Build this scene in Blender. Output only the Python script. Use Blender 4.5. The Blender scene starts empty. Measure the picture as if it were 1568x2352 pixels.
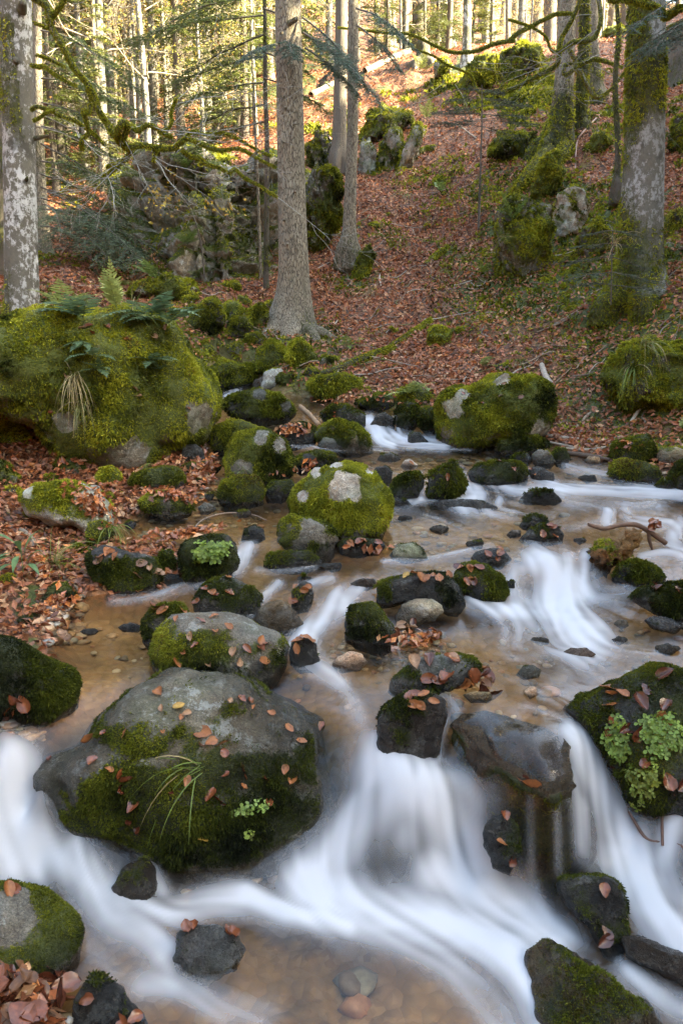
import bpy, bmesh, math, random
import numpy as np
from mathutils import Vector, Matrix
rad = math.radians
SC = bpy.context.scene
COL = SC.collection
RNG = np.random.default_rng(7)
random.seed(7)

# ------------------------------------------------------------------ camera, sky, sun, exposure
CAM_Z, PITCH, LENS = 1.94, rad(14.0), 28.0
FP = 2352 * LENS / 36.0            # focal length in the 1568 x 2352 grid used for layout
cam = bpy.data.cameras.new('camera')
cam.sensor_fit = 'VERTICAL'; cam.sensor_height = 36.0; cam.lens = LENS
cam.clip_start = 0.05; cam.clip_end = 500
camo = bpy.data.objects.new('camera', cam); COL.objects.link(camo)
camo.location = (0, 0, CAM_Z); camo.rotation_euler = (math.pi / 2 - PITCH, 0, 0)
SC.camera = camo

SUN_EL, SUN_AZ = rad(30), rad(96)   # azimuth measured from +Y (view direction) towards +X (right)
world = bpy.data.worlds.new('World'); SC.world = world
world.use_nodes = True
wt = world.node_tree
sky = wt.nodes.new('ShaderNodeTexSky'); sky.sky_type = 'NISHITA'
sky.sun_disc = False; sky.sun_elevation = SUN_EL; sky.sun_rotation = SUN_AZ
sky.air_density = 1.0; sky.dust_density = 4.0; sky.ozone_density = 0.6
bg = wt.nodes['Background']; bg.inputs['Strength'].default_value = 0.15
wt.links.new(sky.outputs[0], bg.inputs['Color'])
sl = bpy.data.lights.new('sun', 'SUN'); sl.energy = 5.0; sl.angle = rad(0.5); sl.color = (1.0, 0.86, 0.64)
so = bpy.data.objects.new('sun', sl); COL.objects.link(so)
sdir = Vector((math.sin(SUN_AZ) * math.cos(SUN_EL), math.cos(SUN_AZ) * math.cos(SUN_EL), math.sin(SUN_EL)))
so.rotation_euler = sdir.to_track_quat('Z', 'Y').to_euler()
so.location = sdir * 60
vs = SC.view_settings
vs.view_transform = 'Standard'; vs.look = 'None'; vs.gamma = 1.0; vs.exposure = 3.6
vs.use_white_balance = True; vs.white_balance_temperature = 7000; vs.white_balance_tint = 0
SC.render.engine = 'CYCLES'
SC.cycles.use_denoising = True
try: SC.cycles.denoiser = 'OPENIMAGEDENOISE'
except Exception: pass
try: SC.cycles.denoising_prefilter = 'NONE'
except Exception: pass
SC.cycles.max_bounces = 6; SC.cycles.diffuse_bounces = 3; SC.cycles.glossy_bounces = 2
SC.cycles.transmission_bounces = 4; SC.cycles.transparent_max_bounces = 10
SC.cycles.caustics_reflective = False; SC.cycles.caustics_refractive = False
SC.cycles.sample_clamp_indirect = 6.0

CP, SP = math.cos(PITCH), math.sin(PITCH)
CAMP = np.array([0, 0, CAM_Z])
def rays(px, py):
    """directions through layout pixels, forward component 1"""
    u = (np.asarray(px, float) - 784) / FP; v = (1176 - np.asarray(py, float)) / FP
    return np.stack([u, CP + v * SP, -SP + v * CP], -1)
def at_y(px, py, Y):
    r = rays(px, py); t = np.asarray(Y, float) / r[..., 1]
    return CAMP + r * t[..., None]
def at_z(px, py, z):
    r = rays(px, py); t = (np.asarray(z, float) - CAM_Z) / r[..., 2]
    return CAMP + r * t[..., None]
def to_px(P):
    d = np.asarray(P, float) - CAMP
    f = d[..., 1] * CP - d[..., 2] * SP; up = d[..., 1] * SP + d[..., 2] * CP
    f = np.maximum(f, 1e-3)
    return 784 + FP * d[..., 0] / f, 1176 - FP * up / f, f

# ------------------------------------------------------------------ noise
_PERM = np.random.default_rng(3).permutation(256).astype(np.int64)
_PERM = np.concatenate([_PERM, _PERM, _PERM])
_G = np.random.default_rng(4).normal(size=(256, 3)); _G /= np.linalg.norm(_G, axis=1)[:, None]
def noise3(P):
    P = np.asarray(P, float); I = np.floor(P).astype(np.int64); F = P - I
    I &= 255; U = F * F * F * (F * (F * 6 - 15) + 10)
    out = 0
    for dx in (0, 1):
        for dy in (0, 1):
            for dz in (0, 1):
                h = _PERM[_PERM[_PERM[I[:, 0] + dx] + ((I[:, 1] + dy) & 255)] + ((I[:, 2] + dz) & 255)]
                g = _G[h]
                d = g[:, 0] * (F[:, 0] - dx) + g[:, 1] * (F[:, 1] - dy) + g[:, 2] * (F[:, 2] - dz)
                w = (U[:, 0] if dx else 1 - U[:, 0]) * (U[:, 1] if dy else 1 - U[:, 1]) * (U[:, 2] if dz else 1 - U[:, 2])
                out = out + d * w
    return out * 1.6
def fbm(P, scale=1.0, octv=4, seed=0, gain=0.5):
    P = np.asarray(P, float) * scale + seed * 17.31
    o = 0; a = 1.0; s = 0
    for k in range(octv):
        o = o + a * noise3(P); s += a; a *= gain; P = P * 2.03 + 5.2
    return o / s
def fbm2(x, y, scale=1.0, octv=4, seed=0):
    x = np.asarray(x, float); sh = x.shape
    P = np.stack([x.ravel(), np.asarray(y, float).ravel(), np.full(x.size, seed * 3.7 + .5)], -1)
    return fbm(P, scale, octv, seed).reshape(sh)
def sstep(a, b, x):
    t = np.clip((x - a) / (b - a), 0, 1); return t * t * (3 - 2 * t)

# ------------------------------------------------------------------ mesh helpers
def make_mesh(name, V, faces, mats=(), attrs=None, smooth=True, mi=None, colors=None):
    """faces: list of (n,3)/(n,4) index arrays; attrs: per-vertex float arrays; colors: per-vertex rgb"""
    V = np.asarray(V, np.float32)
    faces = [np.asarray(f, np.int32) for f in faces if len(f)]
    loops = np.concatenate([f.ravel() for f in faces]); cnt = np.concatenate([np.full(len(f), f.shape[1], np.int32) for f in faces])
    start = np.concatenate([[0], np.cumsum(cnt)[:-1]]).astype(np.int32)
    me = bpy.data.meshes.new(name)
    me.vertices.add(len(V)); me.vertices.foreach_set('co', V.ravel())
    me.loops.add(len(loops)); me.loops.foreach_set('vertex_index', loops)
    me.polygons.add(len(cnt)); me.polygons.foreach_set('loop_start', start)
    try: me.polygons.foreach_set('loop_total', cnt)
    except Exception: pass
    me.polygons.foreach_set('use_smooth', np.full(len(cnt), smooth, bool))
    for m in mats: me.materials.append(m)
    if mi is not None: me.polygons.foreach_set('material_index', np.asarray(mi, np.int32))
    for k, a in (attrs or {}).items():
        at = me.attributes.new(k, 'FLOAT', 'POINT'); at.data.foreach_set('value', np.asarray(a, np.float32))
    if colors is not None:
        at = me.attributes.new('tone', 'FLOAT_COLOR', 'POINT')
        c = np.ones((len(V), 4), np.float32); c[:, :3] = colors
        at.data.foreach_set('color', c.ravel())
    me.update(calc_edges=True); me.validate()
    return me
def link(name, me, parent=None, loc=None):
    o = bpy.data.objects.new(name, me); COL.objects.link(o)
    if loc is not None: o.location = loc
    if parent is not None: o.parent = parent
    return o
def tag(o, label=None, cat=None, group=None, kind=None):
    if label: o['label'] = label
    if cat: o['category'] = cat
    if group: o['group'] = group
    if kind: o['kind'] = kind
    return o
class MB:
    """collects pieces of geometry that become one mesh"""
    def __init__(s): s.V = []; s.F = {}; s.n = 0; s.A = {}; s.C = []
    def add(s, V, faces, attrs=None, col=None, mat=0):
        V = np.asarray(V, float)
        for f in faces:
            f = np.asarray(f, np.int64)
            if len(f): s.F.setdefault((f.shape[1], mat), []).append(f + s.n)
        s.V.append(V); s.n += len(V)
        for k, a in (attrs or {}).items(): s.A.setdefault(k, []).append(np.broadcast_to(a, (len(V),)))
        if col is not None: s.C.append(np.broadcast_to(np.asarray(col, float), (len(V), 3)))
    def build(s, name, mats, origin=None, smooth=True):
        V = np.concatenate(s.V)
        if origin is not None: V = V - np.asarray(origin)
        keys = list(s.F); fs = [np.concatenate(s.F[k]) for k in keys]
        mi = np.concatenate([np.full(len(f), k[1]) for k, f in zip(keys, fs)])
        return make_mesh(name, V, fs, mats, {k: np.concatenate(a) for k, a in s.A.items()}, smooth, mi, np.concatenate(s.C) if s.C else None)
def norm(v): return v / np.maximum(np.linalg.norm(v, axis=-1, keepdims=True), 1e-9)
def frames(T, up=(0.13, 0.21, 0.97)):
    """side/normal vectors for direction arrays"""
    T = norm(np.asarray(T, float)); S = np.cross(T, np.broadcast_to(np.asarray(up, float), T.shape)); bad = np.linalg.norm(S, axis=-1) < 1e-3
    S[bad] = np.cross(T[bad], [1, 0, 0]); S = norm(S); return S, np.cross(S, T)
def tube_geo(P, R, sides=6, cap=True):
    P = np.asarray(P, float); R = np.asarray(R, float); n = len(P)
    T = np.gradient(P, axis=0) if n > 2 else np.repeat((P[1:] - P[:1]), 2, 0)
    T = norm(T)
    S = np.zeros_like(P); s = np.cross(T[0], [0.13, 0.21, 0.97]); 
    if np.linalg.norm(s) < 1e-3: s = np.cross(T[0], [1, 0, 0])
    for i in range(n):
        s = s - T[i] * np.dot(s, T[i]); s = s / max(np.linalg.norm(s), 1e-9); S[i] = s
    B = np.cross(T, S); a = np.linspace(0, 2 * np.pi, sides, endpoint=False)
    V = P[:, None] + R[:, None, None] * (np.cos(a)[None, :, None] * S[:, None] + np.sin(a)[None, :, None] * B[:, None])
    V = V.reshape(-1, 3); i = np.arange(n - 1)[:, None] * sides; j = np.arange(sides)[None]; k = (j + 1) % sides
    Q = np.stack([i + j, i + k, i + sides + k, i + sides + j], -1).reshape(-1, 4); fs = [Q]
    if cap:
        V = np.concatenate([V, P[-1:] + T[-1:] * R[-1] * .4]); c = len(V) - 1; b = (n - 1) * sides
        fs.append(np.stack([b + np.arange(sides), b + (np.arange(sides) + 1) % sides, np.full(sides, c)], -1))
    return V, fs
def smooth_path(P, n=24):
    """Catmull-Rom through the points (last axis may hold radius too)"""
    P = np.asarray(P, float); m = len(P)
    if m == 2: return P[0] + (P[1] - P[0]) * np.linspace(0, 1, n)[:, None]
    Q = np.concatenate([2 * P[:1] - P[1:2], P, 2 * P[-1:] - P[-2:-1]])
    t = np.linspace(0, m - 1 - 1e-6, n); i = t.astype(int); f = (t - i)[:, None]
    a, b, c, d = Q[i], Q[i + 1], Q[i + 2], Q[i + 3]
    return .5 * (2 * b + (c - a) * f + (2 * a - 5 * b + 4 * c - d) * f ** 2 + (3 * b - a - 3 * c + d) * f ** 3)
_ICO = {}
def ico(sub):
    if sub not in _ICO:
        bm = bmesh.new(); bmesh.ops.create_icosphere(bm, subdivisions=sub, radius=1)
        V = np.array([v.co[:] for v in bm.verts]); F = np.array([[v.index for v in f.verts] for f in bm.faces]); bm.free()
        _ICO[sub] = (norm(V), F)
    return _ICO[sub]
def vnormals(V, F):
    n = np.cross(V[F[:, 1]] - V[F[:, 0]], V[F[:, 2]] - V[F[:, 0]])
    N = np.zeros_like(V)
    for k in range(3): np.add.at(N, F[:, k], n)
    return norm(N), .5 * np.linalg.norm(n, axis=1)

# ------------------------------------------------------------------ materials
class NT:
    def __init__(s, name):
        s.m = bpy.data.materials.new(name); s.m.use_nodes = True; s.t = s.m.node_tree
        s.out = s.t.nodes['Material Output']; s.b = s.t.nodes['Principled BSDF']
    def put(s, sock, v):
        if v is None: return
        if isinstance(v, bpy.types.NodeSocket): s.t.links.new(v, sock)
        elif isinstance(v, bpy.types.Node): s.t.links.new(v.outputs[0], sock)
        else:
            if hasattr(sock.default_value, '__len__') and not hasattr(v, '__len__'): v = [v] * len(sock.default_value)
            if hasattr(sock.default_value, '__len__') and len(sock.default_value) == 4 and len(v) == 3: v = (*v, 1)
            sock.default_value = v
    def n(s, typ, ins=None, **props):
        nd = s.t.nodes.new('ShaderNode' + typ)
        for k, v in props.items(): setattr(nd, k, v)
        for k, v in (ins or {}).items(): s.put(nd.inputs[k], v)
        return nd
    def attr(s, name, out='Fac'): return s.n('Attribute', attribute_name=name).outputs[out]
    def math(s, op, a, b=None, c=None, clamp=False):
        nd = s.n('Math', operation=op, use_clamp=clamp); s.put(nd.inputs[0], a)
        if b is not None: s.put(nd.inputs[1], b)
        if c is not None: s.put(nd.inputs[2], c)
        return nd.outputs[0]
    def mix(s, f, a, b, blend='MIX'):
        nd = s.n('Mix', data_type='RGBA', blend_type=blend); s.put(nd.inputs[0], f); s.put(nd.inputs[6], a); s.put(nd.inputs[7], b)
        return nd.outputs[2]
    def mixf(s, f, a, b):
        nd = s.n('Mix'); s.put(nd.inputs[0], f); s.put(nd.inputs[2], a); s.put(nd.inputs[3], b); return nd.outputs[0]
    def ramp(s, f, stops):
        nd = s.n('ValToRGB'); cr = nd.color_ramp; s.put(nd.inputs[0], f)
        while len(cr.elements) < len(stops): cr.elements.new(0.5)
        for e, (p, c) in zip(cr.elements, stops):
            e.position = p; e.color = (*c, 1) if hasattr(c, '__len__') else (c, c, c, 1)
        return nd.outputs[0]
    def noise(s, scale, detail=5, vec=None, rough=.6, dist=0):
        nd = s.n('TexNoise', {'Scale': scale, 'Detail': detail, 'Roughness': rough, 'Distortion': dist})
        s.put(nd.inputs['Vector'], vec); return nd
    def pos(s): return s.n('NewGeometry').outputs['Position']
    def bump(s, h, strength=.5, dist=.02, nrm=None):
        nd = s.n('Bump', {'Strength': strength, 'Distance': dist, 'Height': h}); s.put(nd.inputs['Normal'], nrm); return nd.outputs[0]
    def set(s, **k):
        for key, v in k.items(): s.put(s.b.inputs[key.replace('_', ' ')], v)
        return s.m

def mat_rock():
    t = NT('rock'); P = t.pos()
    n1 = t.noise(3.2, 7, P, .62).outputs['Fac']; n2 = t.noise(14, 8, P, .7).outputs['Fac']; n3 = t.noise(60, 5, P, .65).outputs['Fac']
    tint = t.n('ObjectInfo').outputs['Color']
    base = t.mix(1, tint, t.ramp(n2, [(.28, (.30, .28, .25)), (.48, (.9, .88, .84)), (.72, (1.9, 1.85, 1.75))]), 'MULTIPLY')
    base = t.mix(t.math('MULTIPLY', t.ramp(n1, [(.45, 0), (.62, 1)]), .55), base, t.mix(1, tint, (.9, .62, .35), 'MULTIPLY'))
    n5 = t.noise(150, 4, P, .7).outputs['Fac']
    base = t.mix(1, base, t.ramp(n5, [(.32, .55), (.5, 1), (.68, 1.7)]), 'MULTIPLY')
    base = t.mix(t.ramp(n1, [(.38, .5), (.5, 0)]), base, t.mix(1, tint, (.75, .8, .42), 'MULTIPLY'))
    lich = t.math('MULTIPLY', t.ramp(t.noise(12, 9, P, .76).outputs['Fac'], [(.54, 0), (.60, 1)]), t.attr('lichen'))
    base = t.mix(lich, base, t.mix(n3, (.30, .32, .29), (.62, .63, .60)))
    moss = t.attr('moss')
    m = t.math('ADD', moss, t.math('MULTIPLY', t.math('SUBTRACT', n2, .5), 1.1))
    m = t.ramp(m, [(.42, 0), (.58, 1)])
    mc = t.mix(n3, (.028, .034, .004), (.14, .15, .016))
    mc = t.mix(t.ramp(n1, [(.3, 0), (.7, 1)]), mc, (.10, .12, .018))
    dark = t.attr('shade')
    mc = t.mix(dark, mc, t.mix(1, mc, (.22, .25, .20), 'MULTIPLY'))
    col = t.mix(m, base, mc)
    wet = t.attr('wet')
    col = t.mix(t.math('MULTIPLY', wet, t.math('SUBTRACT', 1, t.math('MULTIPLY', m, .4))), col, t.mix(1, col, (.22, .215, .21), 'MULTIPLY'))
    rough = t.mixf(m, t.mixf(wet, .72, t.ramp(n2, [(.35, .10), (.65, .34)])), .85)
    h = t.math('ADD', t.math('MULTIPLY', n2, 1.0), t.math('MULTIPLY', n3, .35))
    return t.set(Base_Color=col, Roughness=rough, Normal=t.bump(h, 1.0, .045), Specular_IOR_Level=.5)
def mat_moss():
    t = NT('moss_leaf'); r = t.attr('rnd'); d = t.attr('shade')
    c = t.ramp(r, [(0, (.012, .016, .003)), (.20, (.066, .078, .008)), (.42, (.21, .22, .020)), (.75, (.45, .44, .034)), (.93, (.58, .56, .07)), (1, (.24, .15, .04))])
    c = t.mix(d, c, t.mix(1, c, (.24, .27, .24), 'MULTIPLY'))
    t.set(Base_Color=c, Roughness=.7, Specular_IOR_Level=.25)
    tr = t.n('BsdfTranslucent', {'Color': c}); mx = t.n('MixShader', {0: .38, 1: t.b.outputs[0], 2: tr.outputs[0]})
    t.put(t.out.inputs[0], mx); return t.m
def mat_leaf(name='dead_leaf', gloss=.45, trans=.25):
    t = NT(name); c = t.attr('tone', 'Color')
    n = t.noise(90, 3, t.pos()).outputs['Fac']
    c = t.mix(1, c, t.ramp(n, [(.3, .75), (.7, 1.2)]), 'MULTIPLY')
    t.set(Base_Color=c, Roughness=gloss, Specular_IOR_Level=.5)
    tr = t.n('BsdfTranslucent', {'Color': c}); mx = t.n('MixShader', {0: trans, 1: t.b.outputs[0], 2: tr.outputs[0]})
    t.put(t.out.inputs[0], mx); return t.m
def mat_ground():
    t = NT('forest_floor'); P = t.pos()
    v = t.n('TexVoronoi', {'Scale': 22, 'Vector': P, 'Randomness': 1}); v2 = t.n('TexVoronoi', {'Scale': 13, 'Vector': P})
    leaf = t.ramp(v.outputs['Color'], [(.1, (.06, .022, .010)), (.4, (.16, .058, .022)), (.7, (.27, .10, .036)), (1, (.40, .18, .08))])
    n = t.noise(2.2, 6, P).outputs['Fac']; n2 = t.noise(30, 5, P, .7).outputs['Fac']
    soil = t.mix(n2, (.018, .012, .008), (.06, .038, .022))
    col = t.mix(t.ramp(n2, [(.38, 0), (.55, 1)]), soil, leaf)
    m = t.ramp(t.math('ADD', t.attr('moss'), t.math('MULTIPLY', t.math('SUBTRACT', n2, .5), .8)), [(.45, 0), (.6, 1)])
    mc = t.mix(n2, (.02, .028, .005), (.10, .115, .018))
    col = t.mix(m, col, mc)
    # stream bed: sand with rounded pebbles
    vb = t.n('TexVoronoi', {'Scale': 17, 'Vector': P, 'Randomness': 1}); vc = t.n('TexVoronoi', {'Scale': 44, 'Vector': P})
    peb = t.ramp(t.n('SeparateColor', {0: vb.outputs['Color']}).outputs[0], [(0, (.16, .085, .042)), (.25, (.32, .19, .095)), (.5, (.20, .115, .06)), (.7, (.38, .25, .14)), (.85, (.13, .09, .065)), (1, (.44, .32, .21))])
    peb2 = t.ramp(t.n('SeparateColor', {0: vc.outputs['Color']}).outputs[1], [(0, (.20, .11, .05)), (.5, (.32, .20, .10)), (1, (.42, .29, .17))])
    peb = t.mix(t.ramp(t.noise(1.7, 3, P).outputs['Fac'], [(.42, 0), (.6, 1)]), peb, peb2)
    peb = t.mix(t.ramp(n, [(.4, 0), (.65, .5)]), peb, (.27, .16, .075))
    edge = t.ramp(vb.outputs['Distance'], [(.3, 1), (.7, .72)])
    bed = t.mix(.55, t.mix(1, peb, edge, 'MULTIPLY'), t.ramp(t.noise(2.6, 4, P, .6).outputs['Fac'], [(.3, (.06, .030, .013)), (.5, (.22, .115, .040)), (.7, (.34, .20, .085))]))
    bed = t.mix(t.attr('chute'), bed, t.mix(n2, (.012, .010, .008), (.045, .032, .02)))
    b = t.attr('bed'); col = t.mix(b, col, bed)
    h = t.mixf(b, t.math('ADD', t.math('MULTIPLY', v.outputs['Distance'], -.7), n2), t.math('MULTIPLY', vb.outputs['Distance'], -1.0))
    return t.set(Base_Color=col, Roughness=.75, Normal=t.bump(h, .8, .04))
def mat_water():
    t = NT('water'); f = t.attr('foam'); s = t.attr('streak')
    P = t.pos()
    fr = t.n('Fresnel', {'IOR': 1.33}).outputs[0]
    tr = t.n('BsdfTransparent', {'Color': (.90, .80, .62)})
    bn = t.bump(t.math('ADD', t.math('MULTIPLY', s, .5), t.math('MULTIPLY', t.noise(4, 1, P).outputs['Fac'], .5)), .12, .04)
    gl = t.n('BsdfGlossy', {'Color': (.96, .96, 1), 'Roughness': .17, 'Normal': bn})
    clear = t.n('MixShader', {0: t.math('MULTIPLY_ADD', fr, 1.1, .0, clamp=True), 1: tr.outputs[0], 2: gl.outputs[0]})
    milk = t.n('BsdfDiffuse', {'Color': (.66, .66, .70)}); mt = t.n('BsdfTranslucent', {'Color': (.66, .66, .70)})
    wf = t.n('MixShader', {0: .3, 1: milk.outputs[0], 2: mt.outputs[0]})
    o = t.n('MixShader', {0: f, 1: clear.outputs[0], 2: wf.outputs[0]})
    t.put(t.out.inputs[0], o); return t.m
def mat_bark(name, kind):
    t = NT(name); tc = t.n('TexCoord').outputs['Object']
    st = t.n('Mapping', {'Vector': tc, 'Scale': (1, 1, .28) if kind != 'beech' else (1, 1, .75)}).outputs[0]
    n1 = t.noise(5, 6, st, .6).outputs['Fac']; n2 = t.noise(26, 8, st, .76).outputs['Fac']; n3 = t.noise(2.3, 4, tc).outputs['Fac']
    if kind == 'beech':
        col = t.mix(n2, (.04, .036, .027), (.22, .20, .16))
        spots = t.ramp(t.math('ADD', t.noise(17, 9, st, .76).outputs['Fac'], t.math('MULTIPLY', t.math('SUBTRACT', n3, .5), .5)), [(.50, 0), (.56, 1)])
        col = t.mix(t.math('MULTIPLY', spots, t.attr('lichen')), col, t.mix(n2, (.42, .42, .41), (.72, .72, .72)))
        col = t.mix(t.ramp(n1, [(.58, 0), (.66, .7)]), col, (.045, .04, .03))
        h = t.math('ADD', n2, t.math('MULTIPLY', spots, .3)); bs, bd = .5, .015
    elif kind == 'fir':
        wv = t.n('VectorMath', {0: st, 1: t.n('VectorMath', {0: t.noise(18, 4, st).outputs['Color'], 'Scale': .05}, operation='SCALE').outputs[0]}, operation='ADD').outputs[0]
        v = t.n('TexVoronoi', {'Vector': wv, 'Scale': 52, 'Randomness': 1}, feature='DISTANCE_TO_EDGE').outputs['Distance']
        cr = t.math('MAXIMUM', t.ramp(v, [(.0, 0), (.16, 1)]), t.ramp(n2, [(.5, 0), (.75, .8)]))
        col = t.mix(n2, (.20, .165, .115), (.42, .36, .26))
        col = t.mix(t.ramp(n3, [(.45, 0), (.7, .6)]), col, (.34, .32, .26))
        col = t.mix(t.ramp(n1, [(.5, 0), (.62, .5)]), col, (.16, .15, .10)); col = t.mix(cr, (.10, .078, .06), col)
        h = t.math('ADD', t.math('MULTIPLY', cr, .8), t.math('MULTIPLY', n2, .8)); bs, bd = .8, .02
    else:
        col = t.mix(n2, (.05, .04, .03), (.17, .14, .11)); h = n2; bs, bd = .8, .025
    n4 = t.noise(70, 4, tc, .7).outputs['Fac']
    mo = t.ramp(t.math('ADD', t.attr('moss'), t.math('ADD', t.math('MULTIPLY', t.math('SUBTRACT', n2, .5), 1.5), t.math('MULTIPLY', t.math('SUBTRACT', n4, .5), 1.0))), [(.42, 0), (.72, 1)])
    col = t.mix(mo, col, t.mix(t.ramp(t.noise(14, 5, st, .7).outputs['Fac'], [(.35, 0), (.65, 1)]), (.020, .022, .006), t.mix(n1, (.055, .060, .012), (.12, .12, .02))))
    h = t.math('ADD', h, t.math('MULTIPLY', t.math('MULTIPLY', mo, n4), 1.2))
    return t.set(Base_Color=col, Roughness=.82, Normal=t.bump(h, bs, bd))
def mat_tone(name, rough=.6, trans=0.0, spec=.4):
    t = NT(name); c = t.attr('tone', 'Color')
    n = t.noise(40, 4, t.pos()).outputs['Fac']
    c = t.mix(1, c, t.ramp(n, [(.3, .7), (.7, 1.25)]), 'MULTIPLY')
    t.set(Base_Color=c, Roughness=rough, Specular_IOR_Level=spec)
    if trans:
        tr = t.n('BsdfTranslucent', {'Color': c}); mx = t.n('MixShader', {0: trans, 1: t.b.outputs[0], 2: tr.outputs[0]})
        t.put(t.out.inputs[0], mx)
    return t.m
M_ROCK = mat_rock(); M_MOSS = mat_moss(); M_LEAF = mat_leaf(); M_WETLEAF = mat_leaf('wet_leaf', .22, .12)
M_GROUND = mat_ground(); M_WATER = mat_water()
M_BEECH = mat_bark('beech_bark', 'beech'); M_FIR = mat_bark('fir_bark', 'fir'); M_DARKBARK = mat_bark('old_bark', 'old')
M_TWIG = mat_tone('twig_bark', .75); M_GREEN = mat_tone('green_leaf', .5, .3); M_NEEDLE = mat_tone('fir_needle', .5, .4)
# ------------------------------------------------------------------ height fields: water level and land
class RBF:
    def __init__(s, pts, smooth=0.0):
        P = np.asarray(pts, float); s.P = P[:, :2]; n = len(P)
        K = np.linalg.norm(s.P[:, None] - s.P[None], axis=-1) - smooth * np.eye(n) * -1
        A = np.zeros((n + 3, n + 3)); A[:n, :n] = K; A[:n, n] = 1; A[:n, n + 1:] = s.P; A[n:, :n] = A[:n, n:].T
        b = np.zeros(n + 3); b[:n] = P[:, 2]; s.w = np.linalg.solve(A, b)
    def __call__(s, x, y):
        x = np.asarray(x, float); sh = x.shape; x = x.ravel(); y = np.asarray(y, float).ravel(); n = len(s.P); o = np.empty(x.size)
        for a in range(0, x.size, 40000):
            q = np.stack([x[a:a + 40000], y[a:a + 40000]], -1)
            o[a:a + 40000] = np.linalg.norm(q[:, None] - s.P[None], axis=-1) @ s.w[:n] + s.w[n] + q @ s.w[n + 1:]
        return o.reshape(sh)
WPX = [  # (px, py, z) points on the water surface
    (0, 2352, -.01), (400, 2300, 0), (800, 2340, -.01), (600, 2030, .01), (420, 2010, .02), (200, 2040, .03), (100, 1990, .03), (1000, 2200, .0), (1300, 2340, -.03),
    (1200, 2150, .02), (700, 2100, .01), (1568, 2330, -.03), (1180, 2030, .03), (1270, 2040, .03), (1450, 2090, .05), (1568, 2120, .08), (1400, 2230, 0),
    (0, 2120, .01), (300, 2160, .01),
    # left fall
    (20, 1735, .36), (-60, 1730, .36), (0, 1790, .30), (35, 1850, .2), (70, 1910, .09), (90, 1800, .30), (-80, 1850, .2), (60, 1690, .40), (150, 1650, .43),
    # centre channel and white dome
    (790, 1660, .41), (840, 1700, .38), (850, 1760, .31), (800, 1800, .22), (960, 1790, .29), (1060, 1830, .24), (900, 1830, .25), (1000, 1870, .21), (1070, 1930, .10), (860, 1900, .16),
    (760, 1960, .06), (950, 1960, .11), (850, 2000, .06), (1100, 1990, .04), (930, 2030, .05), (740, 2040, .02), (1010, 2050, .03),
    # slab and right fall
    (1060, 1660, .462), (1110, 1640, .463), (1180, 1660, .462), (1250, 1690, .458), (1130, 1710, .432), (1200, 1750, .414), (1270, 1760, .407), (1250, 1795, .393), (1295, 1780, .402), (1150, 1745, .41), (1265, 2056, .03), (1200, 2045, .03), (1310, 2040, .04), (1020, 1725, .33), (1060, 1760, .30), (1330, 1700, .42), (1375, 1790, .29), (1410, 1880, .16), (1440, 1960, .07), (1500, 1900, .17), (1568, 1880, .22), (1500, 2000, .09),
    (1290, 1640, .44),
    # middle pools
    (250, 1560, .45), (200, 1480, .46), (330, 1420, .47), (700, 1560, .45), (780, 1540, .46), (860, 1530, .46), (1200, 1520, .47), (1450, 1500, .47), (1568, 1510, .47), (1000, 1470, .48),
    (690, 1480, .47), (1200, 1470, .48), (1330, 1430, .48), (1450, 1420, .50), (1568, 1440, .52), (740, 1430, .49), (790, 1380, .54), (700, 1400, .51), (820, 1340, .58), (620, 1330, .56), (540, 1320, .55),
    (430, 1350, .51), (330, 1380, .49), (570, 1270, .60), (760, 1310, .59),
    (1150, 1400, .51), (1250, 1390, .50), (1330, 1370, .51), (1200, 1340, .57), (1270, 1300, .63), (1210, 1280, .65), (1340, 1330, .56), (1340, 1280, .65), (1400, 1370, .53), (1500, 1330, .58),
    (1568, 1260, .66), (1500, 1230, .67),
    (1000, 1290, .60), (900, 1310, .60), (1100, 1240, .66), (950, 1200, .68), (1300, 1220, .67), (1400, 1200, .69), (1420, 1165, .74), (1568, 1180, .73), (900, 1170, .70),
    (450, 1200, .68), (350, 1220, .67), (560, 1190, .68), (640, 1230, .66), (600, 1150, .71), (700, 1140, .73),
    (1000, 1170, .72), (1100, 1160, .73), (1040, 1125, .76), (1140, 1120, .77), (1060, 1090, .83), (1200, 1100, .82), (1250, 1110, .80), (1350, 1100, .82), (1480, 1110, .82), (1568, 1120, .82), (1200, 1150, .75),
    (1340, 1080, .85), (1270, 1060, .87), (970, 1140, .74), (965, 1100, .83), (1400, 1150, .76),
    (900, 1050, .87), (1000, 1045, .88), (1100, 1050, .87), (1180, 1040, .88), (750, 1060, .87), (700, 1100, .82), (1000, 1022, .90), (880, 1010, .92), (940, 1010, .92), (840, 1040, .88),
    (870, 990, .96), (850, 970, 1.01), (912, 970, 1.02), (960, 1000, .95), (900, 955, 1.06), (850, 945, 1.08), (700, 950, 1.08), (600, 930, 1.11), (500, 930, 1.10), (520, 895, 1.18), (560, 880, 1.24),
    (480, 960, 1.04), (640, 1010, .96), (680, 1040, .90), (470, 1040, .86), (480, 1100, .80),
]
_w = np.array(WPX, float); _wp = at_z(_w[:, 0], _w[:, 1], _w[:, 2])
WATER = RBF(np.concatenate([_wp, [[-3, 0, -.05], [3, 0, -.05], [0, 0, -.05], [3, 3.3, .45], [-3, 3.3, .45], [3.4, 5, .75], [-3.4, 5, .7], [-1.2, 10, 1.6], [3, 10, 1.7], [-3, 9, 1.5]]]))
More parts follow.
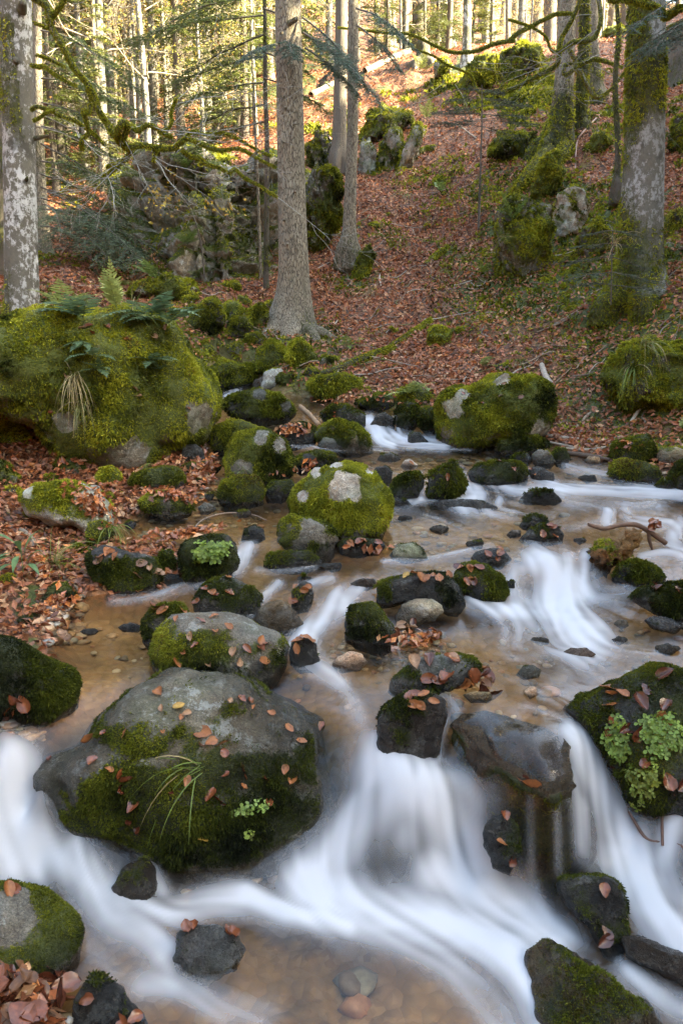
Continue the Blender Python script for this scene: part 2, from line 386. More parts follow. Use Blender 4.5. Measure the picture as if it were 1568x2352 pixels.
LPX = [  # (px, py, distance along Y) points on dry land
    (100, 1020, 6.0), (0, 1080, 5.5), (250, 1060, 5.7), (200, 1230, 4.75), (60, 1250, 4.35), (0, 1400, 3.7), (90, 1460, 3.5), (30, 1660, 2.78), (-80, 1500, 3.2), (-100, 1250, 4.2), (380, 1110, 5.45), (480, 1010, 6.2),
    (280, 1170, 5.1), (160, 1360, 3.85),
    (0, 2280, 1.72), (80, 2330, 1.66), (-150, 2200, 1.8),
    (100, 720, 8.0), (-100, 800, 7.2), (150, 640, 10), (180, 520, 14), (430, 700, 9.6), (500, 800, 8.4), (600, 860, 7.9), (700, 805, 8.75), (655, 778, 9.05), (480, 860, 7.7),
    (850, 880, 7.8), (1000, 860, 8.0), (950, 920, 7.3), (1000, 940, 7.1), (1320, 960, 6.9), (1280, 1020, 6.4), (1400, 1050, 6.15), (1568, 1000, 6.2), (1568, 1100, 5.65), (1480, 1080, 5.9), (1700, 1200, 5.0), (1700, 1500, 3.7),
    (1650, 1700, 3.0), (1700, 1000, 6.0),
    (900, 700, 9.9), (1200, 700, 9.4), (1500, 640, 8.7), (1568, 640, 8.5), (1000, 560, 11.6), (800, 560, 11.6), (1250, 450, 11.6), (1568, 400, 11.2), (900, 400, 14.5), (1320, 320, 12.8), (1050, 250, 16.5),
    (950, 170, 19), (1250, 150, 17.5), (1568, 200, 15.5), (1000, 128, 20.5), (1500, 95, 19.5), (1200, 110, 20), (880, 135, 21),
    (300, 640, 11.2), (480, 660, 11.0), (400, 380, 14.2), (560, 350, 14.2), (650, 600, 11.5), (700, 420, 14.0), (720, 300, 17),
    (330, 260, 22), (100, 300, 22), (250, 110, 33), (500, 200, 25), (700, 160, 27), (500, 60, 38), (750, 40, 38), (200, 400, 18),
]
_l = np.array(LPX, float); _lp = at_y(_l[:, 0], _l[:, 1], _l[:, 2])
LW = [(-8, 5, 2.8), (-10, 12, 4.5), (-16, 25, 11), (-20, 5, 9), (-35, 30, 22), (-40, 0, 18), (6, 4, 3.0), (9, 3, 7.0), (11, 1, 9.0), (12, -4, 10), (11, 6, 9.6), (14, 11, 13.2), (13.5, 17, 12.6), (20, 10, 17), (22, 20, 15), (35, 10, 17),  # includes out-of-view slopes raised at right and behind to block sun and sky
      (45, 30, 17), (30, 40, 13), (5, 32, 9.6), (11, 35, 11.0), (0, 50, 19), (14, 55, 18), (-20, 55, 26), (0, 85, 36), (45, 85, 30), (-45, 85, 42), (30, 62, 21), (0, -4, -.4), (-4, -3, .6), (4, -3, .8), (-4, 1.5, .9), (4, 1.5, 1.0), (-2.2, .6, .2),
      (45, -8, 20), (-45, -8, 20), (0, -12, .5), (0, -24, 5), (0, -44, 18), (14, -14, 11), (-14, -14, 10), (-9, -2, 4.5), (40, -44, 30), (-40, -44, 30)]
LAND = RBF(np.concatenate([_lp, np.array(LW, float)]))
STREAM = [[(-60, 2200), (100, 2330), (300, 2500), (900, 2500), (1700, 2450), (1760, 2000), (1800, 1600), (1760, 1250), (1640, 1130), (1500, 1085), (1380, 1060), (1250, 1025), (1020, 1015), (1000, 960), (900, 945), (800, 930),
           (620, 900), (580, 872), (500, 880), (470, 950), (470, 1040), (500, 1110), (430, 1150), (300, 1190), (270, 1235), (420, 1240), (440, 1330), (330, 1370), (180, 1380), (130, 1460), (160, 1560), (110, 1640), (0, 1690), (-150, 1740), (-200, 1950)]]
def poly_world():
    p = np.array(STREAM[0], float); z = np.full(len(p), .45)
    for _ in range(30):
        q = at_z(p[:, 0], p[:, 1], np.minimum(z, 1.7)); z = .5 * z + .5 * WATER(q[:, 0], q[:, 1])
    return at_z(p[:, 0], p[:, 1], z)[:, :2]
SPOLY = poly_world()
def stream_sdf(x, y):
    """signed distance to the stream outline, negative inside"""
    x = np.asarray(x, float); sh = x.shape; x = x.ravel(); y = np.asarray(y, float).ravel()
    d = np.full(x.size, 1e9); ins = np.zeros(x.size, bool); n = len(SPOLY)
    for i in range(n):
        a, b = SPOLY[i], SPOLY[(i + 1) % n]; ab = b - a
        t = np.clip(((x - a[0]) * ab[0] + (y - a[1]) * ab[1]) / max(ab @ ab, 1e-9), 0, 1)
        d = np.minimum(d, np.hypot(x - a[0] - t * ab[0], y - a[1] - t * ab[1]))
        c = ((a[1] > y) != (b[1] > y)); xi = a[0] + (y - a[1]) / (ab[1] if abs(ab[1]) > 1e-9 else 1e-9) * ab[0]
        ins ^= c & (x < xi)
    return np.where(ins, -d, d).reshape(sh)
def axis(lo, a, b, hi, h, g=1.08, mx=1.2):
    m = list(np.arange(a, b + h / 2, h)); s = h; v = a; L = []
    while v > lo: s = min(s * g, mx); v -= s; L.append(v)
    s = h; v = m[-1]; R = []
    while v < hi: s = min(s * g, mx); v += s; R.append(v)
    return np.array(L[::-1] + m + R)
GX = axis(-48, -3.6, 4.2, 50, .035, 1.05, 1.0); GY = axis(-46, 1.2, 11, 90, .035, 1.04, 1.0)
gx, gy = np.meshgrid(GX, GY)
sd = stream_sdf(gx, gy); wl = WATER(gx, gy)
land = LAND(gx, gy)
dist = np.hypot(gx, gy)
rough = .10 * fbm2(gx, gy, .9, 4, 1) + .035 * fbm2(gx, gy, 4.5, 3, 2) + .8 * sstep(15, 40, dist) * fbm2(gx, gy, .12, 3, 5)
led = (1 - np.abs(fbm2(gx * .75 - gy * .35, gy * .9 + gx * .5, .9, 3, 12))) ** 5; rough += .10 * led * sstep(6.5, 8.5, gy)
lump = np.clip(fbm2(gx, gy, 1.7, 3, 9), 0, 1) * .22 * sstep(7.0, 9, gy)
land = land + (rough + lump) * sstep(.0, .5, sd)
bank = np.maximum(land, wl + .015 + .05 * fbm2(gx, gy, 3, 3, 4)) * 1.0
near_in = sstep(.12, -.10, sd)
bedz = wl - .075 - .05 * sstep(0, -.5, sd) + .03 * fbm2(gx, gy, 5, 3, 8)
for px_, py_ in ((1200, 1720), (1120, 1680), (1250, 1790), (1290, 1740), (1200, 1790)):
    c_ = at_z(px_, py_, .41); bedz = np.minimum(bedz, bedz * (1 - sstep(.17, .08, np.hypot(gx - c_[0], gy - c_[1]))) - .05 * sstep(.17, .08, np.hypot(gx - c_[0], gy - c_[1])))
TZ = bank * (1 - near_in) + bedz * near_in
# a submerged rock under each white dome
for (px, py, r, hgt) in ((950, 1840, .22, .12), (1260, 1320, .2, .06)):
    c = at_z(px, py, .2 if py > 1500 else .58)
    TZ += near_in * hgt * .0
BED = near_in
_wy, _wx = np.gradient(wl, GY, GX); CHUTE = sstep(.22, .55, np.hypot(_wx, _wy))
for _ in range(3): CHUTE[1:-1, 1:-1] = .2 * (CHUTE[1:-1, 1:-1] + CHUTE[:-2, 1:-1] + CHUTE[2:, 1:-1] + CHUTE[1:-1, :-2] + CHUTE[1:-1, 2:])
def grid_at(G, x, y):
    x = np.asarray(x, float); y = np.asarray(y, float)
    i = np.clip(np.searchsorted(GX, x) - 1, 0, len(GX) - 2); j = np.clip(np.searchsorted(GY, y) - 1, 0, len(GY) - 2)
    fx = np.clip((x - GX[i]) / (GX[i + 1] - GX[i]), 0, 1); fy = np.clip((y - GY[j]) / (GY[j + 1] - GY[j]), 0, 1)
    return (G[j, i] * (1 - fx) + G[j, i + 1] * fx) * (1 - fy) + (G[j + 1, i] * (1 - fx) + G[j + 1, i + 1] * fx) * fy
SURF = np.where(sd < .02, np.maximum(TZ, wl), TZ)      # what carries things: water inside the stream, soil outside
def ground_z(x, y): return grid_at(TZ, x, y)
def ground_hit(px, py, field=None, tmax=70):
    """first point of the ground (or water) behind layout pixels"""
    G = SURF if field is None else field
    px = np.atleast_1d(np.asarray(px, float)); py = np.atleast_1d(np.asarray(py, float)); r = rays(px, py)
    ts = np.concatenate([np.arange(1.2, 12, .02), np.arange(12, tmax, .1)])
    lo = np.full(len(px), ts[-1]); done = np.zeros(len(px), bool); prev = ts[0]
    for t in ts:
        p = CAMP + r * t; below = (p[:, 2] < grid_at(G, p[:, 0], p[:, 1])) & ~done
        lo[below] = .5 * (t + prev); done |= below; prev = t
        if done.all(): break
    return CAMP + r * lo[:, None]
mossn = fbm2(gx, gy, .55, 4, 21) + .5 * fbm2(gx, gy, 2.5, 3, 22)
MOSSM = np.maximum(sstep(.02, .42, mossn), .75 * sstep(.45, .9, led) * sstep(-.25, .3, mossn)) * sstep(0, .1, sd)
# moss grows thick by the upper stream bank, around the outcrops and on the left of the brook
for (px, py, Yd, r, a) in ((560, 760, 8.6, 1.6, .8), (560, 860, 7.8, 1.3, .9), (900, 920, 7.3, .5, .8), (1250, 640, 9.3, 1.5, .8), (1150, 420, 12.5, 1.4, .65), (1400, 880, 7.0, 1.3, .6), (1250, 780, 8.2, .9, .6), (1080, 620, 10.5, .8, .6), (1380, 720, 8.2, 1.0, .7), (1000, 380, 13.5, 1.0, .6), (900, 560, 11.6, .5, .55),
                        (500, 560, 12.2, 1.8, .8), (1500, 1060, 6.0, .6, .7), (820, 620, 10.6, .6, .6), (300, 560, 11.5, 1.2, .6), (1180, 820, 7.9, .5, .4), (1450, 480, 10, 1.0, .4), (1130, 160, 18, 1.8, .6)):
    c = at_y(px, py, Yd); MOSSM = np.maximum(MOSSM, a * np.exp(-((gx - c[0]) ** 2 + (gy - c[1]) ** 2) / r ** 2) + .35 * mossn * np.exp(-((gx - c[0]) ** 2 + (gy - c[1]) ** 2) / (2 * r * r)))
c = at_y(100, 1030, 5.8); MOSSM *= 1 - np.exp(-((gx - c[0]) ** 2 + (gy - c[1]) ** 2) / 1.0)
ny, nx = gx.shape
idx = np.arange(nx * ny).reshape(ny, nx)
Q = np.stack([idx[:-1, :-1], idx[:-1, 1:], idx[1:, 1:], idx[1:, :-1]], -1).reshape(-1, 4)
me = make_mesh('ground', np.stack([gx, gy, TZ], -1).reshape(-1, 3), [Q], [M_GROUND], {'moss': MOSSM.ravel(), 'bed': BED.ravel(), 'chute': CHUTE.ravel()})
tag(link('ground', me), 'forest floor of a steep valley with a pebbly stream bed', 'ground', kind='structure')

# ------------------------------------------------------------------ water: surface, flow and foam
STROKES = [([(1100, 1640), (1150, 1700), (1220, 1790)], 26, .16), ([(1180, 1650), (1240, 1720), (1285, 1790)], 24, .16), ([(1215, 1810), (1218, 1900), (1220, 2000)], 6, .4), ([(1275, 1820), (1280, 1900), (1282, 2000)], 7, .4),   # (points in layout pixels, half width px, amount) white water lines following the current
    ([(880, 1770), (930, 1800), (1000, 1850), (1055, 1920), (1085, 1985)], 62, .95), ([(910, 1790), (870, 1850), (820, 1910), (760, 1980), (730, 2030)], 60, .75),
    ([(950, 1830), (945, 1880), (935, 1920)], 50, .5), ([(1312, 1775), (1325, 1850), (1332, 1960)], 15, .55), ([(850, 1800), (800, 1860), (765, 1930), (745, 2000)], 16, .5), ([(1010, 1780), (1060, 1810), (1100, 1840)], 40, .6),
    ([(720, 2030), (850, 2085), (1000, 2130), (1120, 2175), (1220, 2250), (1280, 2360)], 62, 1.0), ([(1010, 2000), (1080, 2030), (1180, 2090), (1270, 2160)], 55, .95), ([(900, 2120), (1020, 2190), (1100, 2270), (1180, 2380)], 50, .62),
    ([(1318, 1690), (1360, 1780), (1395, 1870), (1425, 1950)], 34, .85), ([(1345, 1850), (1350, 1920), (1360, 1980)], 18, .6), ([(1430, 1960), (1480, 2040), (1530, 2100), (1600, 2160)], 55, 1.0), ([(1568, 1840), (1530, 1920), (1500, 2000)], 40, .75), ([(1480, 2060), (1540, 2160), (1600, 2200)], 45, .9),
    ([(1450, 2230), (1530, 2290), (1600, 2330)], 32, .7),
    ([(30, 1760), (30, 1820), (40, 1890), (80, 1960)], 60, .9), ([(-60, 1800), (-40, 1900), (30, 1980)], 60, .85), ([(90, 1930), (160, 1990), (230, 2040), (300, 2085), (390, 2100), (480, 2075), (560, 2065)], 36, .72), ([(170, 1945), (190, 1975), (220, 2020)], 32, .7),
    ([(190, 2000), (240, 2090), (330, 2140), (380, 2180)], 50, .66), ([(360, 2130), (375, 2200), (400, 2260)], 20, .5), ([(330, 2270), (420, 2270), (500, 2310), (600, 2340)], 42, .55), ([(570, 2065), (640, 2095), (730, 2110), (800, 2130)], 30, .75), ([(200, 2070), (200, 2150), (260, 2240)], 40, .35),
    ([(180, 1940), (170, 1960)], 22, .4), ([(335, 1955), (345, 2000), (370, 2050)], 22, .55),
    ([(780, 1380), (745, 1420), (715, 1450), (690, 1480)], 26, .95), ([(830, 1345), (800, 1370), (790, 1400)], 18, .75), ([(760, 1330), (720, 1340), (690, 1350)], 12, .5), ([(640, 1340), (600, 1380), (575, 1410)], 10, .5), ([(690, 1530), (760, 1565), (800, 1600), (830, 1650)], 30, .3), ([(700, 1490), (740, 1530), (780, 1570)], 26, .42),
    ([(1230, 1285), (1260, 1300), (1280, 1340), (1290, 1390)], 36, .8), ([(1190, 1310), (1180, 1350), (1200, 1390)], 22, .6), ([(1300, 1360), (1290, 1400), (1310, 1440), (1340, 1470)], 62, 1.0), ([(1080, 1385), (1150, 1405), (1230, 1410)], 20, .7), ([(1345, 1275), (1340, 1310), (1330, 1350)], 18, .85), ([(1360, 1370), (1430, 1360), (1500, 1335), (1580, 1315)], 20, .45), ([(1200, 1420), (1180, 1460)], 40, .4), ([(1420, 1400), (1480, 1420), (1568, 1430)], 14, .3),
    ([(570, 1255), (555, 1290), (540, 1310)], 16, .8), ([(590, 1310), (640, 1312), (720, 1300)], 9, .45), ([(480, 1335), (420, 1350), (340, 1370), (260, 1380)], 16, .5), ([(540, 1310), (500, 1330)], 12, .5),
    ([(1050, 1085), (1060, 1110), (1050, 1140)], 16, .85), ([(1080, 1115), (1100, 1140), (1060, 1160)], 22, .8), ([(1120, 1105), (1180, 1125), (1250, 1125), (1330, 1125), (1450, 1130), (1600, 1140)], 15, .75), ([(1220, 1095), (1260, 1110), (1290, 1130)], 16, .7), ([(1040, 1160), (1100, 1175), (1180, 1180)], 12, .45), ([(1300, 1075), (1350, 1085), (1430, 1095)], 14, .45),
    ([(965, 1090), (966, 1115), (965, 1145)], 7, .8), ([(1030, 1140), (980, 1150), (940, 1155)], 10, .5), ([(1150, 1150), (1120, 1170)], 14, .5), ([(1300, 1150), (1400, 1160), (1500, 1160)], 14, .35),
    ([(845, 968), (870, 990), (900, 1005), (950, 1015), (1020, 1022)], 13, 1.0), ([(860, 985), (870, 1010), (900, 1022)], 12, .9), ([(912, 965), (914, 985), (920, 1000)], 4, .8), ([(660, 1022), (760, 1030), (900, 1030), (1080, 1030)], 7, .4), ([(1010, 1005), (1025, 1015)], 8, .6),
    ([(1395, 1175), (1390, 1200)], 12, .7), ([(1430, 1172), (1450, 1195), (1540, 1205)], 14, .6), ([(1568, 1200), (1540, 1240), (1568, 1280)], 20, .6), ([(1380, 1200), (1300, 1210), (1240, 1215)], 12, .35), ([(1470, 1280), (1520, 1270), (1568, 1270)], 14, .5),
    ([(862, 1690), (862, 1730), (872, 1790)], 13, .7), ([(1020, 1655), (1012, 1700), (1005, 1750)], 8, .75), ([(1000, 1590), (1030, 1600), (1050, 1630)], 14, .5), ([(880, 1290), (960, 1285), (1050, 1270), (1130, 1250)], 8, .35), ([(900, 1170), (960, 1180), (1060, 1200)], 14, .25),
    ([(520, 890), (545, 900), (520, 910)], 9, .7), ([(478, 955), (488, 970)], 6, .6), ([(1180, 1560), (1280, 1590), (1330, 1580), (1430, 1560)], 14, .18), ([(1170, 1510), (1300, 1500), (1500, 1500)], 12, .25), ([(1300, 1690), (1280, 1650), (1200, 1620)], 12, .3),
    ([(60, 1690), (150, 1640), (240, 1560), (240, 1480)], 26, .16), ([(840, 1700), (800, 1640), (760, 1590)], 34, .22),
]
h = .0105
wx = np.arange(-3.0, 3.05, h); wy = np.arange(1.25, 8.9, h)
WXg, WYg = np.meshgrid(wx, wy)
WZ = grid_at(wl, WXg, WYg)
# smooth the level a little
for _ in range(4):
    WZ[1:-1, 1:-1] = .25 * (WZ[:-2, 1:-1] + WZ[2:, 1:-1] + WZ[1:-1, :-2] + WZ[1:-1, 2:])
for px_, py_, z_, r_, a_ in ((945, 1835, .24, .15, .055), (1040, 1850, .2, .10, .03), (1262, 1305, .62, .12, .03), (30, 1850, .2, .12, .03), (760, 1960, .06, .12, .02)):
    c_ = at_z(px_, py_, z_); WZ += a_ * np.exp(-((WXg - c_[0]) ** 2 + (WYg - c_[1]) ** 2) / r_ ** 2)
wpx, wpy, wf = to_px(np.stack([WXg, WYg, WZ], -1))
foam = np.zeros(WXg.shape); U = np.zeros(WXg.shape); Vv = np.full(WXg.shape, -.12)
for pts, w, a in STROKES:
    p = smooth_path(np.array(pts, float), max(6, 6 * len(pts)))
    bx = (wpx > p[:, 0].min() - 3.2 * w) & (wpx < p[:, 0].max() + 3.2 * w) & (wpy > p[:, 1].min() - 3.2 * w) & (wpy < p[:, 1].max() + 3.2 * w)
    if not bx.any(): continue
    qx, qy = wpx[bx], wpy[bx]; best = np.full(qx.shape, 1e9); tu = np.zeros(qx.shape); tv = np.zeros(qx.shape)
    zz = .4
    for i in range(len(p) - 1):
        A, B = p[i], p[i + 1]; ab = B - A; t = np.clip(((qx - A[0]) * ab[0] + (qy - A[1]) * ab[1]) / max(ab @ ab, 1e-6), 0, 1)
        d = np.hypot(qx - A[0] - t * ab[0], qy - A[1] - t * ab[1])
        n0 = at_z(np.array([A[0], B[0]]), np.array([A[1], B[1]]), .3); dw = n0[1, :2] - n0[0, :2]; dw = dw / max(np.hypot(*dw), 1e-6)
        k = d < best; best[k] = d[k]; tu[k] = dw[0]; tv[k] = dw[1]
    g = .6 * np.exp(-(best / w) ** 2) + .4 * np.exp(-(best / (1.7 * w)) ** 1.6)
    foam[bx] = np.maximum(foam[bx], a * g) + .25 * np.minimum(foam[bx], a * g)
    g2 = np.exp(-(best / (1.6 * w)) ** 2); U[bx] += g2 * tu; Vv[bx] += g2 * tv
L = np.hypot(U, Vv) + 1e-6; U /= L; Vv /= L
for _ in range(12):
    for A in (U, Vv): A[1:-1, 1:-1] = .2 * (A[1:-1, 1:-1] + A[:-2, 1:-1] + A[2:, 1:-1] + A[1:-1, :-2] + A[1:-1, 2:])
L = np.hypot(U, Vv) + 1e-6; U /= L; Vv /= L
def bil(A, fi, fj):
    fi = np.clip(fi, 0, A.shape[0] - 1.001); fj = np.clip(fj, 0, A.shape[1] - 1.001); i = fi.astype(int); j = fj.astype(int); a = fi - i; b = fj - j
    return (A[i, j] * (1 - b) + A[i, j + 1] * b) * (1 - a) + (A[i + 1, j] * (1 - b) + A[i + 1, j + 1] * b) * a
wn = np.random.default_rng(5).random(WXg.shape)
for _ in range(2): wn[1:-1, 1:-1] = .2 * (wn[1:-1, 1:-1] + wn[:-2, 1:-1] + wn[2:, 1:-1] + wn[1:-1, :-2] + wn[1:-1, 2:])
wn = (wn - wn.mean()) / wn.std()
acc = wn.copy(); I0, J0 = np.meshgrid(np.arange(len(wy), dtype=float), np.arange(len(wx), dtype=float), indexing='ij')
for sg in (1, -1):
    fi, fj = I0.copy(), J0.copy()
    for k in range(34):
        u = bil(U, fi, fj); v = bil(Vv, fi, fj); fj += sg * u * 1.1; fi += sg * v * 1.1
        acc += bil(wn, fi, fj)
acc = (acc - acc.mean()) / acc.std()
STREAK = np.clip(.5 + .22 * acc, 0, 1)
wn = np.random.default_rng(6).random(WXg.shape)
for _ in range(26): wn[1:-1, 1:-1] = .2 * (wn[1:-1, 1:-1] + wn[:-2, 1:-1] + wn[2:, 1:-1] + wn[1:-1, :-2] + wn[1:-1, 2:])
wn = (wn - wn.mean()) / wn.std(); acc = wn.copy()
for sg in (1, -1):
    fi, fj = I0.copy(), J0.copy()
    for k in range(16):
        u = bil(U, fi, fj); v = bil(Vv, fi, fj); fj += sg * u * 2.4; fi += sg * v * 2.4
        acc += bil(wn, fi, fj)
BROAD = np.clip(.5 + .22 * (acc - acc.mean()) / acc.std(), 0, 1)
big = fbm2(WXg, WYg, 2.2, 3, 31)
fm = foam * (.88 + 1.4 * (STREAK - .5) + 1.1 * (BROAD - .5) + .3 * big)
FOAM = np.clip(sstep(.02, 1.08, fm), 0, .96)
amb = sstep(.5, 1.0, BROAD) * .035 + .005
FOAM = np.maximum(FOAM, amb)
def blur(A, n):
    for _ in range(n): A[1:-1, 1:-1] = .2 * (A[1:-1, 1:-1] + A[:-2, 1:-1] + A[2:, 1:-1] + A[1:-1, :-2] + A[1:-1, 2:])
    return A
blur(FOAM, 1); blur(STREAK, 1); blur(BROAD, 6)
WZ2 = WZ + (.010 * foam * (STREAK - .4) + .06 * foam * (BROAD - .4) + .002 * (STREAK - .5) + .006 * (BROAD - .5)) * np.clip(WYg / 2.5, .8, 1.5)
tz = grid_at(TZ, WXg, WYg)
keep = (tz < WZ2 + .06) & (stream_sdf(WXg, WYg) < .25)
kq = keep[:-1, :-1] & keep[:-1, 1:] & keep[1:, 1:] & keep[1:, :-1]
idx = np.arange(WXg.size).reshape(WXg.shape)
Q = np.stack([idx[:-1, :-1], idx[:-1, 1:], idx[1:, 1:], idx[1:, :-1]], -1)[kq]
used, inv = np.unique(Q, return_inverse=True)
me = make_mesh('water', np.stack([WXg, WYg, WZ2], -1).reshape(-1, 3)[used], [inv.reshape(-1, 4)], [M_WATER], {'foam': FOAM.ravel()[used], 'streak': STREAK.ravel()[used]})
tag(link('water', me), 'clear brown brook with silky white falls between boulders', 'water', kind='structure')
def water_z(x, y): return grid_at(wl, x, y)
# ------------------------------------------------------------------ rocks
ROCKS = []
def tuft_geo(P, N, size, nb=4, seed=0, rnd=None, shade=None, mb=None, droop=.35, width=.3):
    """small moss sprigs: nb pointed blades at each point"""
    g = np.random.default_rng(seed); n = len(P)
    Pn = np.repeat(P, nb, 0); Nn = np.repeat(N, nb, 0); s = np.repeat(size, nb) * g.uniform(.6, 1.35, n * nb)
    D = norm(Nn + g.normal(size=(n * nb, 3)) * .62 + np.array([0, 0, -droop]) * (1 - np.clip(Nn[:, 2:3], 0, 1)))
    S = norm(np.cross(D, g.normal(size=(n * nb, 3))))
    b = Pn + S * 0; w = (s * width)[:, None]
    mid = b + D * (s * .55)[:, None]; tip = b + D * s[:, None] + np.array([0, 0, -1]) * (s * .22)[:, None]
    V = np.stack([b - Nn * .003, mid - S * w * .5, tip, mid + S * w * .5], 1).reshape(-1, 3)
    q = np.arange(n * nb)[:, None] * 4 + np.arange(4)
    r = np.repeat(rnd if rnd is not None else g.random(n), nb); r = np.clip(r + g.normal(size=len(r)) * .12, 0, 1)
    sh = np.repeat(shade if shade is not None else np.zeros(n), nb)
    mb.add(V, [q], {'rnd': np.repeat(r, 4), 'shade': np.repeat(sh, 4)})
def sample_faces(V, F, w, n, g):
    p = w / w.sum(); f = g.choice(len(F), n, p=p); r1 = np.sqrt(g.random(n)); r2 = g.random(n)
    bc = np.stack([1 - r1, r1 * (1 - r2), r1 * r2], -1)
    return f, bc
def rock(name, label, pts, th=.55, moss=.5, dark=.5, facet=.35, nz=.07, tint=(.20, .19, .175), lichen=.3, ext=.45, sub=None, seed=None, box=.8, wetband=.07, cat='rock', crag=0.0, group=None,
         base=None, Y=None, damp=None, patches=(), tuft=1.0, tsize=1.0, crown=0.0, bare=0.0, flat=0.0):
    """a boulder whose outline from the front follows pts; th = thickness front to back, moss = how much grows, dark = wet dark moss"""
    seed = len(ROCKS) + 11 if seed is None else seed
    if name == 'outcrop': facet, nz, crag, bare, lichen = max(facet, .9), max(nz, .13), max(crag, .14), max(bare, .45), max(lichen, .6)
    g = np.random.default_rng(seed)
    p = np.array(pts, float); cy0 = .5 * (p[:, 1].min() + p[:, 1].max()); ymax = p[:, 1].max(); cx = .5 * (p[:, 0].min() + p[:, 0].max())
    bpx = base if base else (cx, ymax - 3)
    if Y is None:
        hit = ground_hit([bpx[0]], [bpx[1]])[0]
    else: hit = at_y(bpx[0], bpx[1], Y)
    low = p[:, 1] > cy0; p[low, 1] = cy0 + (p[low, 1] - cy0) * (1 + ext)
    cy = .5 * (p[:, 1].min() + p[:, 1].max())
    c = norm(rays(cx, cy)[None])[0]
    w, hh = np.ptp(p[:, 0]), np.ptp(p[:, 1])
    Db = (hit - CAMP) @ c; t = th * .5 * min(w, hh * 1.3) * Db / FP
    t = th * .5 * min(w, hh * 1.3) * (Db + .7 * t) / FP; Dc = Db + .7 * t
    R = norm(np.cross(c, [0, 0, 1])[None])[0]; Uv = np.cross(R, c)
    r = rays(p[:, 0], p[:, 1]); Wp = CAMP + r * (Dc / (r @ c))[:, None]; C = CAMP + c * Dc
    ab = np.stack([(Wp - C) @ R, (Wp - C) @ Uv], -1)
    th_ = np.linspace(0, 2 * np.pi, 180, endpoint=False); rr = np.zeros(180)
    for i in range(len(ab)):
        A, B = ab[i], ab[(i + 1) % len(ab)]; d = B - A
        den = np.cos(th_) * d[1] - np.sin(th_) * d[0]; den[np.abs(den) < 1e-12] = 1e-12
        k = (A[0] * d[1] - A[1] * d[0]) / den; s = (A[0] * np.sin(th_) - A[1] * np.cos(th_)) / den
        # point on the edge: A + s*d, distance k along the ray
        ok = (k > 0) & (s >= -1e-6) & (s <= 1 + 1e-6); rr = np.where(ok, np.maximum(rr, k), rr)
    rr = np.where(rr <= 0, np.median(rr), rr)
    for _ in range(2): rr = .5 * rr + .25 * (np.roll(rr, 1) + np.roll(rr, -1))
    if sub is None: sub = 6 if w > 330 else 5 if w > 70 else 4
    n, F = ico(sub)
    cc = n[:, 2]; s = np.sqrt(np.maximum(1 - cc * cc, 0)); ang = np.arctan2(n[:, 1], n[:, 0]) % (2 * np.pi)
    rad_ = np.interp(ang / (2 * np.pi) * 180, np.arange(181), np.append(rr, rr[0]))
    pu = norm(g.normal(size=(16, 3))); pk = g.uniform(.92, 1.22, 16)
    poly = 1 / np.maximum(((n @ pu.T) * pk).max(1), .55); poly = np.clip(poly, .8, 1.25)
    poly = 1 + facet * (poly / poly.mean() - 1)
    a = np.cos(ang) * rad_ * s ** box * poly; b = np.sin(ang) * rad_ * s ** box * poly; dz = np.sign(cc) * np.abs(cc) ** (.9 - .2 * box) * t * poly
    V = C + a[:, None] * R + b[:, None] * Uv - dz[:, None] * c
    size = .5 * min(w, hh) * Dc / FP
    N, _ = vnormals(V, F)
    q = V / size
    disp = nz * 1.5 * size * (fbm(q, 1.1, 3, seed) * 1.2 + .6 * fbm(q, 3.1, 4, seed + 3)) + nz * .3 * size * np.abs(fbm(q, 6, 3, seed + 7))
    rid = (1 - np.abs(fbm(q, 1.3, 3, seed + 15))) ** 7; disp -= nz * .55 * size * rid
    if crag:
        cq = np.stack([q[:, 0] * 2.6, q[:, 1] * 2.6, q[:, 2] * .9], -1); disp -= crag * size * (1 - np.abs(fbm(cq, .9, 3, seed + 31))) ** 6
        disp += crag * .5 * size * np.round(3 * fbm(q, 1.7, 2, seed + 33)) / 3
    V = V + N * disp[:, None]
    if flat:   # plane off the top
        ztop = V[:, 2].max() - flat * size; over = V[:, 2] > ztop; V[over, 2] = ztop + (V[over, 2] - ztop) * .25
    N, _ = vnormals(V, F)
    wz = water_z(V[:, 0], V[:, 1]); inst = stream_sdf(V[:1, 0] * 0 + C[0], V[:1, 1] * 0 + C[1])[0] < .3
    hgt = V[:, 2] - wz
    wet = (1 - sstep(wetband * .5, wetband * 1.6, hgt + .04 * fbm(V, 5, 2, 2))) if inst else np.zeros(len(V))
    if damp is None: damp = .6 if sum(tint) < .3 else .15
    if inst: wet = np.maximum(wet, damp * np.clip(.8 + .9 * fbm(V, 4, 3, seed + 50), 0, 1))
    mn = fbm(V, 1.6 / max(size, .12) * .5, 4, seed + 21)
    m = moss * 1.25 + .85 * mn + .30 * fbm(V, 9, 3, seed + 2) + .30 * (N[:, 2] - .2) * (1 - crown) - crown * 1.0 * sstep(.45, .95, N[:, 2] + .2 * mn) - bare * sstep(0, .4, mn - .05)
    if moss <= .01: m = m * 0
    m = np.clip(m, 0, 1) * (sstep(.0, .035, hgt) if inst else 1)
    if patches:
        vx, vy, _ = to_px(V); nn_ = fbm(V, 4.5, 4, seed + 60, .65)
        for (qx, qy, qr) in patches: m = m * np.where((N @ c) < .3, sstep(.55, 1.25, np.hypot(vx - qx, vy - qy) / qr * .85 + 1.7 * nn_), 1)
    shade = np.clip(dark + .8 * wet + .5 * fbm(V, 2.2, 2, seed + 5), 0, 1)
    org = np.array([C[0], C[1], min(ground_z(C[0], C[1]), V[:, 2].max() - .01)])
